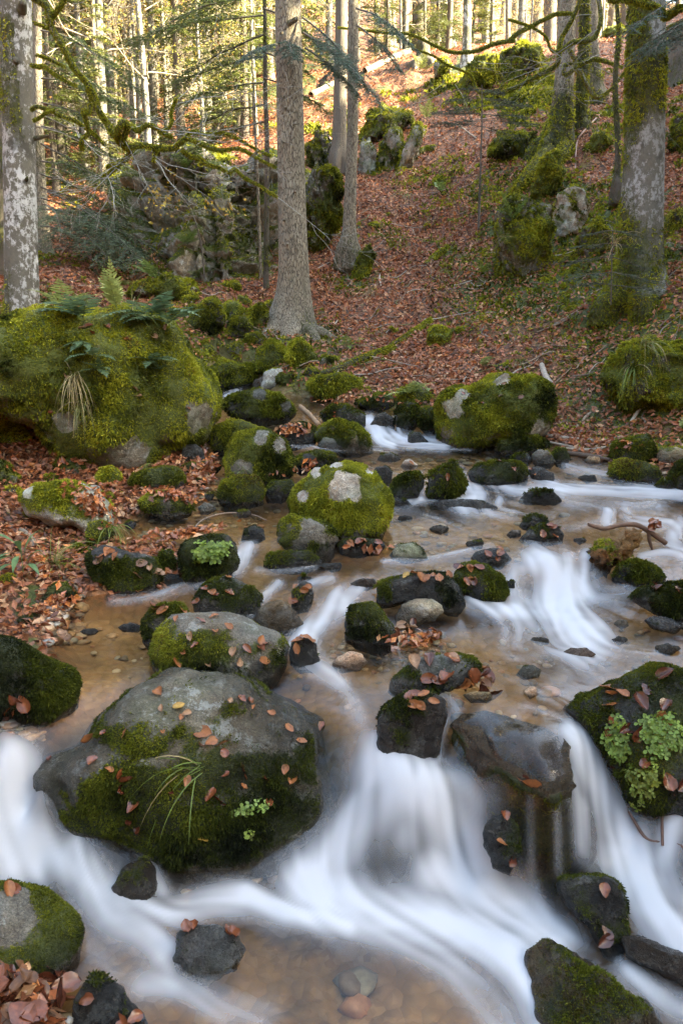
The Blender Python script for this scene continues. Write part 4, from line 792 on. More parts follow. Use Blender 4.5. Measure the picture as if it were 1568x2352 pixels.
Rk('slab', 'flat mossy slab with a large white lichen patch on the left bank', [(38, 1150), (45, 1130), (80, 1112), (150, 1108), (225, 1115), (255, 1150), (268, 1190), (262, 1228), (215, 1235), (195, 1205), (120, 1200), (60, 1182)], th=.9, moss=.5, dark=.05, facet=.15, tint=(.40, .38, .36), lichen=1.0, bare=.5, ext=.3, patches=((212, 1140, 36), (120, 1185, 28), (70, 1125, 16)))
Rk('rock', 'low green cushion rock at the left edge on the dead leaves', [(-30, 1000), (0, 972), (30, 966), (60, 985), (72, 1003), (50, 1020), (0, 1022), (-30, 1018)], moss=.75, dark=0, tint=G2)
Rk('rock', 'grey and green rock cut by the left edge above the lichen slab', [(-30, 1080), (0, 1058), (20, 1065), (46, 1092), (40, 1112), (0, 1114), (-30, 1110)], moss=.45, dark=.2, tint=G1, lichen=.6)
Rk('rock', 'long flat mossy stone at the foot of the largest boulder', [(415, 1072), (440, 1060), (480, 1060), (512, 1072), (500, 1085), (450, 1090), (425, 1085)], moss=.5, dark=.3, tint=G1)
Rk('rock', 'dark mossy stone in front of the rounded bright mossy rock', [(495, 1135), (508, 1105), (550, 1093), (590, 1100), (605, 1125), (600, 1148), (550, 1158), (505, 1150)], moss=.55, dark=.35, tint=G2)
Rk('rock', 'dark bare stone under the overhang of the largest boulder', [(405, 1055), (425, 1025), (450, 1018), (470, 1040), (474, 1062), (440, 1062)], moss=.05, tint=DK)
Rk('rock', 'grey blocky stone right of the overhang of the largest boulder', [(462, 1010), (468, 980), (485, 970), (498, 995), (490, 1015), (470, 1018)], moss=.2, tint=G1)
Rk('rock', 'small pale cobble at the edge of the shallow arm', [(455, 1165), (470, 1154), (490, 1158), (498, 1170), (478, 1178), (460, 1176)], moss=.05, tint=(.3, .3, .27))
Rk('rock', 'dark stone below the patch of leaves in the shallow arm', [(605, 1125), (625, 1105), (670, 1100), (680, 1130), (650, 1145), (615, 1145)], moss=.4, dark=.5, tint=DK)
Rk('rock', 'green edged rock at the lower end of the lichen slab', [(198, 1225), (205, 1205), (232, 1198), (262, 1215), (268, 1240), (235, 1252), (205, 1246)], moss=.7, dark=.1, tint=G2)
# --- around the central tree
for lab, pts, mo, tn in (
    ('pyramid shaped mossy rock left of the big straight fir', [(433, 745), (437, 715), (470, 682), (495, 676), (512, 700), (516, 725), (490, 757), (455, 772), (440, 765)], .7, G2),
    ('moss block on the left of the small inlet', [(468, 890), (480, 842), (530, 824), (575, 840), (588, 870), (570, 898), (500, 895)], .75, G2),
    ('mossy boulder hump under the roots of the big straight fir', [(583, 842), (595, 800), (625, 778), (650, 798), (652, 835), (620, 848)], .75, G2),
    ('round moss hump right of the fir roots by the inlet', [(653, 815), (665, 788), (690, 778), (715, 795), (724, 825), (700, 845), (665, 838)], .75, G2),
    ('pale bare topped grey stone below the fir roots', [(598, 880), (605, 858), (622, 844), (645, 850), (652, 868), (635, 888), (605, 890)], .2, (.42, .42, .40)),
    ('brown bare stone beside the pale topped stone', [(572, 895), (585, 872), (605, 862), (622, 878), (612, 896), (590, 900)], .15, BR),
    ('low mossy rock in the seep left of the fir', [(520, 765), (535, 735), (560, 728), (578, 750), (570, 775), (535, 782)], .7, G2),
    ('small moss hump beside the pyramid shaped mossy rock', [(505, 720), (520, 695), (545, 690), (560, 710), (545, 730), (515, 735)], .7, G2),
    ('moss hump close to the left side of the fir trunk', [(565, 735), (575, 710), (600, 703), (615, 725), (605, 750), (575, 755)], .75, G2),
    ('long moss covered stones below the right side of the fir', [(700, 880), (730, 862), (790, 865), (840, 880), (850, 905), (790, 915), (720, 905)], .7, G2),
    ('mossy rim stone at the lip of the upper pool', [(820, 925), (850, 905), (890, 908), (910, 928), (890, 945), (845, 945)], .65, DK),
    ('low moss patch stone above the yellow green block', [(910, 905), (940, 890), (985, 895), (1000, 915), (960, 928), (920, 922)], .6, G2)):
    Rk('rock', lab, pts, moss=mo - .08, dark=.08, tint=tn, facet=.8, nz=.12, bare=.4, th=.8)
# --- outcrops on the slopes
Rk('outcrop', 'mossy outcrop with ferns below the leaning beech roots on the right slope', [(1118, 560), (1138, 490), (1180, 458), (1225, 448), (1262, 470), (1275, 540), (1262, 610), (1215, 645), (1165, 625), (1130, 600)], moss=.6, dark=.2, facet=.5, nz=.16, tint=G1, lichen=.5, bare=.3, base=(1200, 640))
Rk('outcrop', 'pale bare faced rock beside the mossy outcrop on the right slope', [(1262, 505), (1270, 452), (1300, 432), (1335, 440), (1352, 480), (1342, 525), (1305, 545), (1275, 535)], moss=.38, dark=.2, facet=.6, tint=(.40, .37, .33), lichen=.7, bare=.5)
Rk('outcrop', 'smooth moss covered wedge above the mossy outcrop', [(1210, 440), (1222, 400), (1250, 365), (1275, 358), (1292, 395), (1285, 435), (1250, 455)], moss=.8, dark=.15, tint=G2, facet=.3)
Rk('outcrop', 'low moss and rock shelf right of the pale bare faced rock', [(1320, 560), (1335, 520), (1375, 500), (1400, 530), (1395, 575), (1350, 590)], moss=.5, dark=.3, tint=G2, nz=.14)
Rk('outcrop', 'big mossy boulder with grass tufts at the right edge of the slope', [(1390, 920), (1398, 832), (1425, 790), (1485, 765), (1560, 768), (1640, 800), (1640, 930), (1500, 952), (1420, 960)], moss=.68, dark=.15, facet=.25, tint=G2, ext=.1, th=.6)
Rk('outcrop', 'small moss mound in the leaves on the right slope', [(974, 782), (985, 757), (1020, 744), (1046, 755), (1032, 787), (995, 797)], moss=.8, dark=.1, tint=G2)
Rk('outcrop', 'leaning mossy stone right of the second fir', [(803, 642), (825, 580), (850, 553), (864, 580), (852, 620), (825, 645)], moss=.75, dark=.1, tint=G2)
Rk('outcrop', 'grey rock face of the crag just right of the second fir', [(820, 395), (828, 325), (848, 318), (862, 345), (862, 392), (840, 402)], moss=.35, dark=.3, tint=(.28, .28, .27), facet=.6, lichen=.6)
Rk('outcrop', 'tall cleft block of the crag, half moss half bare stone', [(866, 388), (880, 310), (900, 272), (925, 290), (935, 330), (915, 380), (885, 392)], moss=.5, dark=.35, tint=(.28, .28, .27), facet=.7, lichen=.6)
Rk('outcrop', 'slanting right end block of the crag with a green top', [(905, 390), (925, 325), (950, 285), (975, 305), (965, 345), (935, 380)], moss=.45, dark=.2, tint=(.32, .30, .27), facet=.7, lichen=.6)
Rk('outcrop', 'broken upper ledge of the crag under the blue fir spray', [(822, 310), (830, 262), (880, 240), (935, 255), (950, 285), (900, 290), (860, 320)], moss=.5, dark=.3, tint=G2, facet=.6, nz=.14)
Rk('outcrop', 'large mossy boulder on the upper slope left of the mossy twin trees', [(1046, 188), (1062, 150), (1105, 128), (1140, 122), (1152, 160), (1135, 195), (1085, 205)], moss=.7, dark=.1, tint=G2, facet=.5)
Rk('outcrop', 'tall mossy boulder right behind the large one on the upper slope', [(1140, 175), (1158, 118), (1200, 92), (1238, 96), (1252, 130), (1240, 165), (1190, 182)], moss=.75, dark=.0, tint=G2, facet=.4)
Rk('outcrop', 'round moss capped boulder on the ridge behind the stump', [(905, 105), (920, 68), (958, 50), (985, 62), (988, 100), (950, 115)], moss=.75, dark=0, tint=G1, facet=.3)
Rk('outcrop', 'small block with a mossy cap below the ridge stump', [(992, 175), (997, 140), (1020, 133), (1040, 150), (1032, 172), (1010, 182)], moss=.55, dark=0, tint=G1, facet=.4)
Rk('outcrop', 'moss boulder on the ridge between the twin trees and the lichen beech', [(1382, 78), (1398, 58), (1420, 52), (1440, 68), (1438, 84), (1405, 88)], moss=.75, dark=0, tint=G2)
Rk('outcrop', 'mossy block at the right edge behind the lichen beech', [(1525, 330), (1535, 285), (1568, 262), (1620, 280), (1620, 350), (1560, 350)], moss=.6, dark=.3, tint=G2)
Rk('outcrop', 'dark mossy ledge beside the roots of the twin trees', [(1120, 345), (1140, 305), (1190, 295), (1225, 310), (1215, 350), (1165, 372)], moss=.55, dark=.5, tint=DK)
Rk('outcrop', 'small mossy boulder in the leaves right of the twin trees', [(1345, 340), (1358, 308), (1385, 305), (1402, 330), (1390, 352), (1360, 355)], moss=.65, dark=.2, tint=G2)
Rk('outcrop', 'mossy stone at the right edge behind the lichen beech foot', [(1528, 510), (1540, 485), (1575, 478), (1600, 500), (1590, 530), (1545, 532)], moss=.6, dark=.4, tint=G2)
# --- cliff on the left behind the fir
CL = dict(facet=.7, lichen=.9, ext=.06, sub=6, crag=.20)
def cliff_wall(label, path, seed, tint):
    """path: (px of the foot, py of the foot, Y, py of the top edge) from left to right: a broken rock wall leaning into the slope"""
    p = np.array(path, float); nu, nv = 260, 150; u = np.linspace(0, len(p) - 1, nu); foot = at_y(np.interp(u, range(len(p)), p[:, 0]), np.interp(u, range(len(p)), p[:, 1]), np.interp(u, range(len(p)), p[:, 2]))
    top = at_y(np.interp(u, range(len(p)), p[:, 0]), np.interp(u, range(len(p)), p[:, 3]), np.interp(u, range(len(p)), p[:, 2]) + .9)
    top[:, 2] += .25 * fbm2(u, u * 0, 1.6, 3, seed); foot[:, 2] -= .3; v = np.linspace(0, 1.35, nv)
    V = np.zeros((nv, nu, 3))
    for k, t in enumerate(v):
        tt = min(t, 1); V[k] = foot + (top - foot) * tt
        if t > 1: V[k] = top + np.array([0, 2.2, -.1]) * (t - 1) / .35
    V = V.reshape(-1, 3); a = np.arange(nv - 1)[:, None] * nu; b = np.arange(nu - 1)[None]; q = np.stack([a + b, a + b + 1, a + nu + b + 1, a + nu + b], -1).reshape(-1, 4); F = np.concatenate([q[:, [0, 1, 2]], q[:, [0, 2, 3]]])
    N, _ = vnormals(V, F)
    B1 = fbm(V * [1, 1, .7], .9, 2, seed + 1); B2 = fbm(V * [1.2, 1, .8], 2.1, 2, seed + 2); d = .55 * np.round(4 * B1) / 4 + .3 * B1 + .22 * np.round(3 * B2) / 3
    d -= .45 * (1 - np.abs(fbm(V * [1.5, 1.5, .45], 1.0, 2, seed + 3))) ** 9 + .2 * (1 - np.abs(fbm(V * [.6, .6, 2.2], 1.4, 2, seed + 4))) ** 9; d += .05 * fbm(V, 6, 4, seed + 5)
    e = np.minimum(np.arange(nu), nu - 1 - np.arange(nu)) / 18.0; e = np.tile(np.clip(e, 0, 1), nv); V = V + N * (d * .8)[:, None] + np.array([0, 1.0, 0]) * ((1 - e) ** 2)[:, None]
    N, _ = vnormals(V, F); m = np.clip(.40 + 1.0 * (N[:, 2] - .15) + .9 * fbm(V, 1.3, 4, seed + 6), 0, 1); org = foot[nu // 2]
    sh = np.clip(.2 + .5 * fbm(V, 2, 2, 3), 0, 1); o = link('cliff', make_mesh('cliff', V - org, [F], [M_ROCK], {'moss': m, 'wet': np.clip(.1 + fbm(V, 1.2, 2, 9), 0, .6), 'lichen': np.full(len(V), .9), 'shade': sh}), loc=org); o.color = (*tint, 1); tag(o, label, 'cliff')
    fm = m[F].mean(1); X = np.cross(V[F[:, 1]] - V[F[:, 0]], V[F[:, 2]] - V[F[:, 0]]); ar = .5 * np.linalg.norm(X, axis=1); g = np.random.default_rng(seed)
    f, bc = sample_faces(V, F, ar * np.clip((fm - .42) * 3, 0, 1), 16000, g); Pp = (V[F[f]] * bc[:, :, None]).sum(1); mb = MB(); tuft_geo(Pp, norm(N[F[f]].mean(1)), .034 * g.uniform(.5, 1.5, len(f)), 4, seed, np.clip(.5 + .8 * fbm(Pp, 1.8, 3, seed), 0, 1), np.full(len(f), .12), mb, droop=.8); link('moss', mb.build('moss', [M_MOSS], org), o); ROCKS.append(o); return o
cliff_wall('broad craggy cliff with moss and pale lichen behind the left and centre trunks', [(205, 600, 12.8, 440), (280, 640, 11.4, 375), (360, 665, 10.8, 345), (450, 690, 10.4, 362), (520, 695, 10.3, 385), (585, 695, 10.7, 395), (650, 680, 10.9, 405), (720, 650, 11.4, 385)], 5, (.30, .28, .235))
Rk('cliff', 'upper cliff ledge overgrown with moss behind the mossy branch', [(300, 430), (340, 365), (420, 340), (500, 350), (570, 380), (640, 430), (640, 500), (560, 510), (480, 490), (380, 470)], moss=.62, dark=.25, nz=.16, tint=G2, th=.6, Y=13.6, **CL)
Rk('cliff', 'mossy cliff block between the big fir and the second fir', [(690, 570), (692, 450), (720, 390), (765, 376), (790, 400), (796, 470), (768, 535), (730, 580)], moss=.52, dark=.4, nz=.10, tint=(.12, .115, .10), th=.5, **CL)
Rk('cliff', 'grey cliff stones above the mossy block behind the big fir', [(692, 410), (700, 330), (735, 295), (778, 315), (790, 380), (745, 412)], moss=.5, dark=.35, nz=.12, tint=(.12, .115, .10), th=.6, Y=14.5, **CL)
Rk('cliff', 'small overgrown overhang with a dark hollow below it, above the inlet', [(290, 675), (320, 640), (390, 630), (440, 645), (465, 675), (420, 695), (340, 697)], moss=.6, dark=.25, tint=BR, th=.7, nz=.12, **CL)

g = np.random.default_rng(150); spots = []
while len(spots) < 34:
    x, y = g.uniform(760, 1560), g.uniform(200, 900)
    if y < 900 - (x - 760) * .05 and all(abs(x - a) + abs(y - b) > 42 for a, b in spots): spots.append((x, y))
for k, (x, y) in enumerate(sorted(spots)):
    w = g.uniform(12, 34); hh = w * g.uniform(.4, .7); a = np.linspace(0, 6.28, 9)[:-1]; pts = [(x + w * .5 * math.cos(t) * g.uniform(.8, 1.15) + hh * .25 * math.sin(t), y - hh * .5 * math.sin(t) * g.uniform(.8, 1.15)) for t in a]
    nth = str(k + 1) + ('th' if 10 <= k % 100 <= 12 else {1: 'st', 2: 'nd', 3: 'rd'}.get((k + 1) % 10, 'th'))
    Rk('stone', f'small mossy stone half buried in the leaves of the right slope, {nth} from left', pts, moss=g.uniform(.4, .75), dark=.2, tint=G2, facet=.5, nz=.12, group='small mossy stones on the right slope')

g = np.random.default_rng(160)
for k, (x, y, w) in enumerate(sorted(((1090, 1250, 26), (1180, 1230, 22), (1010, 1215, 24), (1130, 1215, 20), (1330, 1240, 18), (960, 1330, 26), (840, 1340, 34), (1240, 1470, 24), (1420, 1470, 20), (1060, 1620, 30), (1000, 1640, 22), (300, 1440, 26), (205, 1450, 22), (320, 1545, 36), (250, 1590, 20), (520, 1250, 24), (590, 1225, 22), (760, 1300, 26), (700, 1330, 20), (1370, 1165, 24), (1480, 1150, 20), (1160, 1080, 16), (1010, 1190, 26), (930, 1190, 20), (1530, 1490, 30), (870, 1500, 20), (1240, 1655, 26), (720, 1300, 22), (820, 1130, 0)))):
    if not w or k % 2: continue
    a = np.linspace(0, 6.28, 9)[:-1]; pts = [(x + w * math.cos(t) * g.uniform(.8, 1.15), y - w * .36 * math.sin(t) * g.uniform(.7, 1.25)) for t in a]
    nth = str(k + 1) + ('th' if 10 <= k % 100 <= 12 else {1: 'st', 2: 'nd', 3: 'rd'}.get((k + 1) % 10, 'th'))
    Rk('stone', f'small wet stone breaking the surface of the brook, {nth} from the left of these', pts, moss=0 if k % 3 else .3, dark=.6, tint=((.05, .04, .035), (.10, .07, .045), (.05, .05, .055))[k % 3], facet=.4, wetband=.15, nz=.09, group='small wet stones in the brook')

for k, (x, y, w) in enumerate(sorted(((250, 1140, 17), (345, 1056, 16), (118, 1098, 15), (182, 1262, 20), (92, 1292, 22), (62, 1425, 20), (150, 1305, 15), (285, 1062, 14), (460, 1110, 16), (560, 1180, 16), (30, 1130, 18), (480, 1140, 12), (20, 1330, 20), (130, 1395, 14), (300, 1205, 15)))):
    a = np.linspace(0, 6.28, 9)[:-1]; pts = [(x + w * math.cos(t) * g.uniform(.8, 1.15), y - w * .6 * math.sin(t) * g.uniform(.75, 1.2)) for t in a]
    nth = str(k + 1) + ('th' if 10 <= k % 100 <= 12 else {1: 'st', 2: 'nd', 3: 'rd'}.get((k + 1) % 10, 'th'))
    Rk('stone', f'small mossy stone among the dead leaves of the left bank, {nth} from left', pts, moss=(.75, .5, .6)[k % 3], dark=.1, tint=(G1, G2, BR)[k % 3], facet=.4, nz=.1, group='small mossy stones on the left bank')

for k, (x, y, w) in enumerate(sorted(((455, 715, 24), (530, 660, 22), (560, 690, 18), (585, 780, 22), (545, 800, 24), (500, 830, 18), (470, 800, 20), (620, 700, 14), (410, 720, 20), (750, 830, 22), (715, 855, 18), (660, 870, 22), (440, 690, 16), (540, 745, 16)))):
    a = np.linspace(0, 6.28, 10)[:-1]; pts = [(x + w * math.cos(t) * g.uniform(.75, 1.2), y - w * .65 * math.sin(t) * g.uniform(.7, 1.25)) for t in a]
    nth = str(k + 1) + ('th' if 10 <= k % 100 <= 12 else {1: 'st', 2: 'nd', 3: 'rd'}.get((k + 1) % 10, 'th'))
    Rk('stone', f'mossy stone tumbled between the cliff foot and the inlet, {nth} from left', pts, moss=(.6, .45, .7)[k % 3], dark=.08, tint=(G2, G1, BR)[k % 3], facet=.8, nz=.12, bare=.3, group='mossy stones below the cliff')
# ------------------------------------------------------------------ trees
def px_path(pts, Y):
    """(px, py, half width px) at distance Y (number or list) -> world points and radii"""
    p = np.array(pts, float); Y = np.broadcast_to(np.asarray(Y, float), (len(p),))
    W = at_y(p[:, 0], p[:, 1], Y); d = to_px(W)[2]
    return W, p[:, 2] * d / FP
def limb(mb, W, R, n=40, sides=12, wob=.08, seed=0, moss=.5, lichen=0.0, mat=0, mossamp=.5, lump=0.0, flare=None):
    q = smooth_path(np.concatenate([np.asarray(W), np.asarray(R)[:, None]], 1), n); P, r = q[:, :3], np.maximum(q[:, 3], .0015)
    V, fs = tube_geo(P, r, sides)
    k = np.minimum(np.arange(len(V)) // sides, n - 1); ctr = P[k]; d = norm(V - ctr); rr = r[k]
    nz = fbm(V, 1.0 / max(r.mean() * 2.2, .02), 3, seed); off = wob * rr * nz
    if lump: off += lump * rr * np.clip(fbm(V, 1.0 / max(r.mean() * 3, .03), 3, seed + 5), 0, 1)
    if flare is not None:
        nl, amp, hgt = flare; t = np.clip(1 - (V[:, 2] - P[:, 2].min() - .12) / hgt, 0, 1); a = np.arctan2(d[:, 1], d[:, 0])
        off += rr * amp * t ** 2 * (np.cos(nl * a + seed) * .6 + .5 * np.cos((nl + 2) * a + 2.1 * seed) - .1)
    V = V + d * off[:, None]
    m = moss + mossamp * fbm(V, 1.6, 3, seed + 8) + .18 * np.clip(d[:, 2], -1, 1)
    if callable(lichen): lichen = lichen(V)
    mb.add(V, fs, {'moss': np.clip(m, 0, 1), 'lichen': lichen}, mat=mat)
    return P, r
def moss_fur(mb_src_V, N, o, org, dens, length, seed):
    mb = MB(); g = np.random.default_rng(seed); n = len(mb_src_V)
    tuft_geo(mb_src_V, N, g.uniform(.6, 1.3, n) * length, 4, seed, np.clip(g.normal(.55, .2, n), 0, 1), np.full(n, .1), mb, droop=.5)
    return link('moss', mb.build('moss', [M_MOSS], org), o)
def fur_on(paths, o, org, per_m=900, length=.02, seed=0):
    """moss sprigs along limbs: paths = list of (P, r)"""
    g = np.random.default_rng(seed); A, B = [], []
    for P, r in paths:
        seg = np.linalg.norm(np.diff(P, axis=0), axis=1); n = int(seg.sum() * per_m)
        if n < 1: continue
        i = g.choice(len(seg), n, p=seg / seg.sum()); f = g.random(n)[:, None]
        c = P[i] * (1 - f) + P[i + 1] * f; T = norm(P[i + 1] - P[i]); d = norm(np.cross(T, g.normal(size=(n, 3)))); rr = r[i][:, None]
        A.append(c + d * rr); B.append(d)
    moss_fur(np.concatenate(A), np.concatenate(B), o, org, 1, length, seed)
def twigs(mb, P0, D, L, r, depth, g, grav=-.15, col=(.20, .19, .17), kids=4, spread=.7, tips=None):
    n = 5; pts = [np.array(P0, float)]; d = norm(np.array(D, float)[None])[0]
    for i in range(n):
        d = norm((d + g.normal(size=3) * .16 + np.array([0, 0, grav * .25]))[None])[0]; pts.append(pts[-1] + d * L / n)
    P = np.array(pts); R = np.linspace(r, max(r * .35, .0012), n + 1)
    V, fs = tube_geo(P, R, 4 if r < .006 else 6); mb.add(V, fs, None, col=np.array(col) * g.uniform(.8, 1.2))
    if tips is not None: tips.append((P[-1], d))
    if depth > 0:
        for k in range(kids):
            t = g.uniform(.25, 1.0); i = min(int(t * n), n - 1); b = norm((P[i + 1] - P[i])[None])[0]
            s = norm(np.cross(b, g.normal(size=3))[None])[0]
            twigs(mb, P[i] + (P[i + 1] - P[i]) * (t * n - i if t < 1 else 1), b + s * spread * g.uniform(.6, 1.3), L * g.uniform(.4, .65), R[i] * .6, depth - 1, g, grav, col, kids, spread, tips)
def needles(mb, A, B, g, ln=.032, wd=.006, step=.012, col=(.03, .055, .03), var=.3, mat=1, flatn=True):
    """needles on both sides of twig segments A->B (arrays)"""
    T = B - A; Ls = np.linalg.norm(T, axis=1); cnt = np.maximum((Ls / step).astype(int), 1); i = np.repeat(np.arange(len(A)), cnt)
    f = g.random(len(i))[:, None]; c = A[i] + T[i] * f; t = norm(T[i]); s = np.cross(t, [0, 0, 1.0]); s = norm(s + 1e-6)
    sg = g.choice([-1, 1], len(i))[:, None]
    d = norm(s * sg * g.uniform(.7, 1.1, (len(i), 1)) + t * .55 + g.normal(size=(len(i), 3)) * (.18 if flatn else .5) + np.array([0, 0, .12]))
    w = norm(np.cross(d, norm(g.normal(size=(len(i), 3)) * .6 + np.array([0, 0, 1])))) * wd * .5
    l = (ln * g.uniform(.65, 1.2, len(i)))[:, None]
    V = np.stack([c - w * .6, c + w * .6, c + d * l + w, c + d * l - w], 1).reshape(-1, 3)
    cl = np.array(col) * np.clip(1 + var * g.normal(size=(len(i), 1)), .4, 2) * np.array([1, 1, 1])
    mb.add(V, [np.arange(len(i))[:, None] * 4 + np.arange(4)], None, col=np.repeat(cl, 4, 0), mat=mat)
def bough(mb, P0, D, L, g, droop=.35, r=.012, ln=.032, wd=.006, step=.010, col=(.03, .055, .03), sub=9, wide=.42, fan=True, barkcol=(.10, .085, .065)):
    """flat drooping fir branch with side twigs, into mb (0 = bark, 1 = needles)"""
    d = norm(np.array(D, float)[None])[0]; n = 10; pts = [np.array(P0, float)]
    for i in range(n):
        e = norm((d + np.array([0, 0, -droop * (i / n) * 1.3]) + g.normal(size=3) * .07)[None])[0]; pts.append(pts[-1] + e * L / n)
    P = np.array(pts); R = np.linspace(r, .002, n + 1); V, fs = tube_geo(P, R, 5); mb.add(V, fs, None, col=barkcol, mat=0)
    A, B = [P[2:-1]], [P[3:]]
    for k in range(sub):
        t = .18 + .8 * (k + g.uniform(-.3, .3)) / sub; t = min(max(t, .12), .97); i = int(t * n); b = norm((P[i + 1] - P[i])[None])[0]; p = P[i] + (P[i + 1] - P[i]) * (t * n - i)
        s = norm(np.cross(b, [0, 0, 1.0])[None])[0]
        for sg in (-1, 1):
            l = L * wide * (1.05 - t * .8) * g.uniform(.7, 1.2)
            e = norm((b * .75 + s * sg * .8 + np.array([0, 0, -droop * .35]) + g.normal(size=3) * .12)[None])[0]
            q = np.array([p, p + e * l * .5, p + e * l + np.array([0, 0, -droop * .25 * l])])
            V, fs = tube_geo(q, [r * .3, r * .22, .0012], 3); mb.add(V, fs, None, col=barkcol, mat=0)
            A.append(q[:-1]); B.append(q[1:])
            if fan:
                for z in range(3):
                    u = .25 + .25 * z; w0 = q[0] + (q[2] - q[0]) * u
                    for sg2 in (-1, 1):
                        e2 = norm((e * .8 + np.cross(e, [0, 0, 1.0]) * sg2 * .75 + g.normal(size=3) * .1 + np.array([0, 0, -.08]))[None])[0]
                        A.append(w0[None]); B.append((w0 + e2 * l * .38 * (1.1 - u))[None])
    needles(mb, np.concatenate(A), np.concatenate(B), g, ln, wd, step, col)
def tree_root(name, label, cat, base, group=None):
    o = bpy.data.objects.new(name, None); COL.objects.link(o); o.empty_display_size = .3; o.location = base; tag(o, label, cat, group); return o
def knot_stub(o, org, p0, d, L, r, mat, seed, name='branch_stub', moss=.4):
    mb = MB(); d = norm(np.array(d, float)[None])[0]; limb(mb, [p0 - d * r, p0 + d * L * .5, p0 + d * L], [r * 1.25, r, r * .8], 8, 8, .2, seed, moss)
    return link(name, mb.build(name, [mat], org), o)
LB = lambda V: np.clip(.75 + 1.0 * fbm(V, 1.1, 3, 4), 0, 1)
def big_tree(name, label, cat, pts, Y, mat, moss, lichen=0.0, sides=40, n=90, flare=None, wob=.06, seed=1, mossfn=None, sink=.25, group=None):
    W, R = px_path(pts, Y); W = np.concatenate([W, W[-1:] + [[0, 0, -sink]]]); R = np.append(R, R[-1] * 1.05)
    base = W[-2].copy(); base[2] = ground_z(base[0], base[1])
    o = tree_root(name, label, cat, base, group); mb = MB(); P, r = limb(mb, W, R, n, sides, wob, seed, moss, lichen, 0, .55, 0, flare)
    if mossfn is not None:
        V = mb.V[0]; mb.A['moss'][0] = np.clip(mossfn(V, mb.A['moss'][0]), 0, 1)
    tk = link('trunk', mb.build('trunk', [mat], base), o)
    if Wfar(base) < 17 and mb.A['moss'][0].max() > .62:
        V = mb.V[0]; F = mb.F[(4, 0)][0]; F = np.concatenate([F[:, [0, 1, 2]], F[:, [0, 2, 3]]]); N, _ = vnormals(V, F); mm = mb.A['moss'][0]; g = np.random.default_rng(seed)
        fm = mm[F].mean(1); ctr = V[F].mean(1); fn = N[F].mean(1); X = np.cross(V[F[:, 1]] - V[F[:, 0]], V[F[:, 2]] - V[F[:, 0]]); ar = .5 * np.linalg.norm(X, axis=1)
        w = ar * np.clip((fm + .25 * fbm(ctr, 9, 2, 2) - .55) * 3, 0, 1) * (((CAMP - ctr) * fn).sum(1) > -.5) * (to_px(ctr)[1] > -150)
        if w.sum() > .02:
            Dc = Wfar(base); n = int(min(w.sum() * (FP / Dc) ** 2 * .19 * .45, 14000)); f, bc = sample_faces(V, F, w, n, g); Pp = (V[F[f]] * bc[:, :, None]).sum(1)
            m2 = MB(); tuft_geo(Pp, fn[f], .0036 * Dc ** .85 * g.uniform(.6, 1.3, n), 4, seed, np.clip(.52 + .7 * fbm(Pp, 4, 3, seed), 0, 1), np.full(n, .05), m2, droop=.7); link('moss', m2.build('moss', [M_MOSS], base), tk)
    return o, base, P, r
def Wfar(b): return float(np.linalg.norm(np.asarray(b) - CAMP))
# left beech
o, org, tP, tr = big_tree('beech_tree', 'pale lichen spotted beech behind the largest boulder at the left edge', 'tree', [(30, -620, 26), (34, -200, 32), (37, 0, 34.5), (42, 256, 35), (47, 450, 36), (49, 590, 37), (52, 700, 39), (52, 790, 48)], 7.7, M_BEECH, .26, LB, 48, 120, None, .035, 3,
    lambda V, m: m + .42 * sstep(.3, 0, np.abs(V[:, 2] - at_y(0, 185, 7.7)[2]) - .35) * (V[:, 0] < at_y(55, 185, 7.7)[0]) + .5 * sstep(.7, 0, V[:, 2] - at_y(50, 690, 7.7)[2]) * sstep(.1, -.1, V[:, 0] - at_y(48, 600, 7.7)[0]))
B1 = o
for (a, b, L, rr) in (((38, 140), (.1, -1, .1), .035, .03), ((80, 318), (1, -.2, .12), .14, .018), ((62, 412), (.5, -1, .2), .05, .014), ((52, 18), (.5, -.8, .5), .06, .035)):
    p0 = at_y(a[0], a[1], 7.7 - (.12 if b[1] < -.5 else 0.0)); knot_stub(o, org, p0, b, L, rr, M_BEECH, int(a[0]), moss=.55)
def z1(*q): return [(x * .2563, y * .2563, w) for x, y, w in q]
def z2(*q): return [(401.9 + x * .2563, y * .2563, w) for x, y, w in q]
def z3(*q): return [(775 + x * .2563, y * .2563, w) for x, y, w in q]
def z4(*q): return [(1166 + x * .2563, y * .2563, w) for x, y, w in q]
def branch_part(o, org, lst, Y, seed, moss=.75, fur=True, name='branch', mat=None, furlen=.02, per_m=1500, twig=None):
    mb = MB(); paths = []
    for k, pts in enumerate(lst):
        W, R = px_path(pts, Y); R = R * .8; g = np.random.default_rng(seed + k); W = W + np.cumsum(g.normal(size=W.shape) * np.array([0, .04, 0]), 0)
        paths.append(limb(mb, W, R, max(8 * len(pts), 12), 9, .22, seed + k, moss, .6, 0, .5, .35))
    b = link(name, mb.build(name, [mat or M_BEECH], org), o)
    if fur: fur_on(paths, b, org, per_m, furlen, seed)
    return b, paths
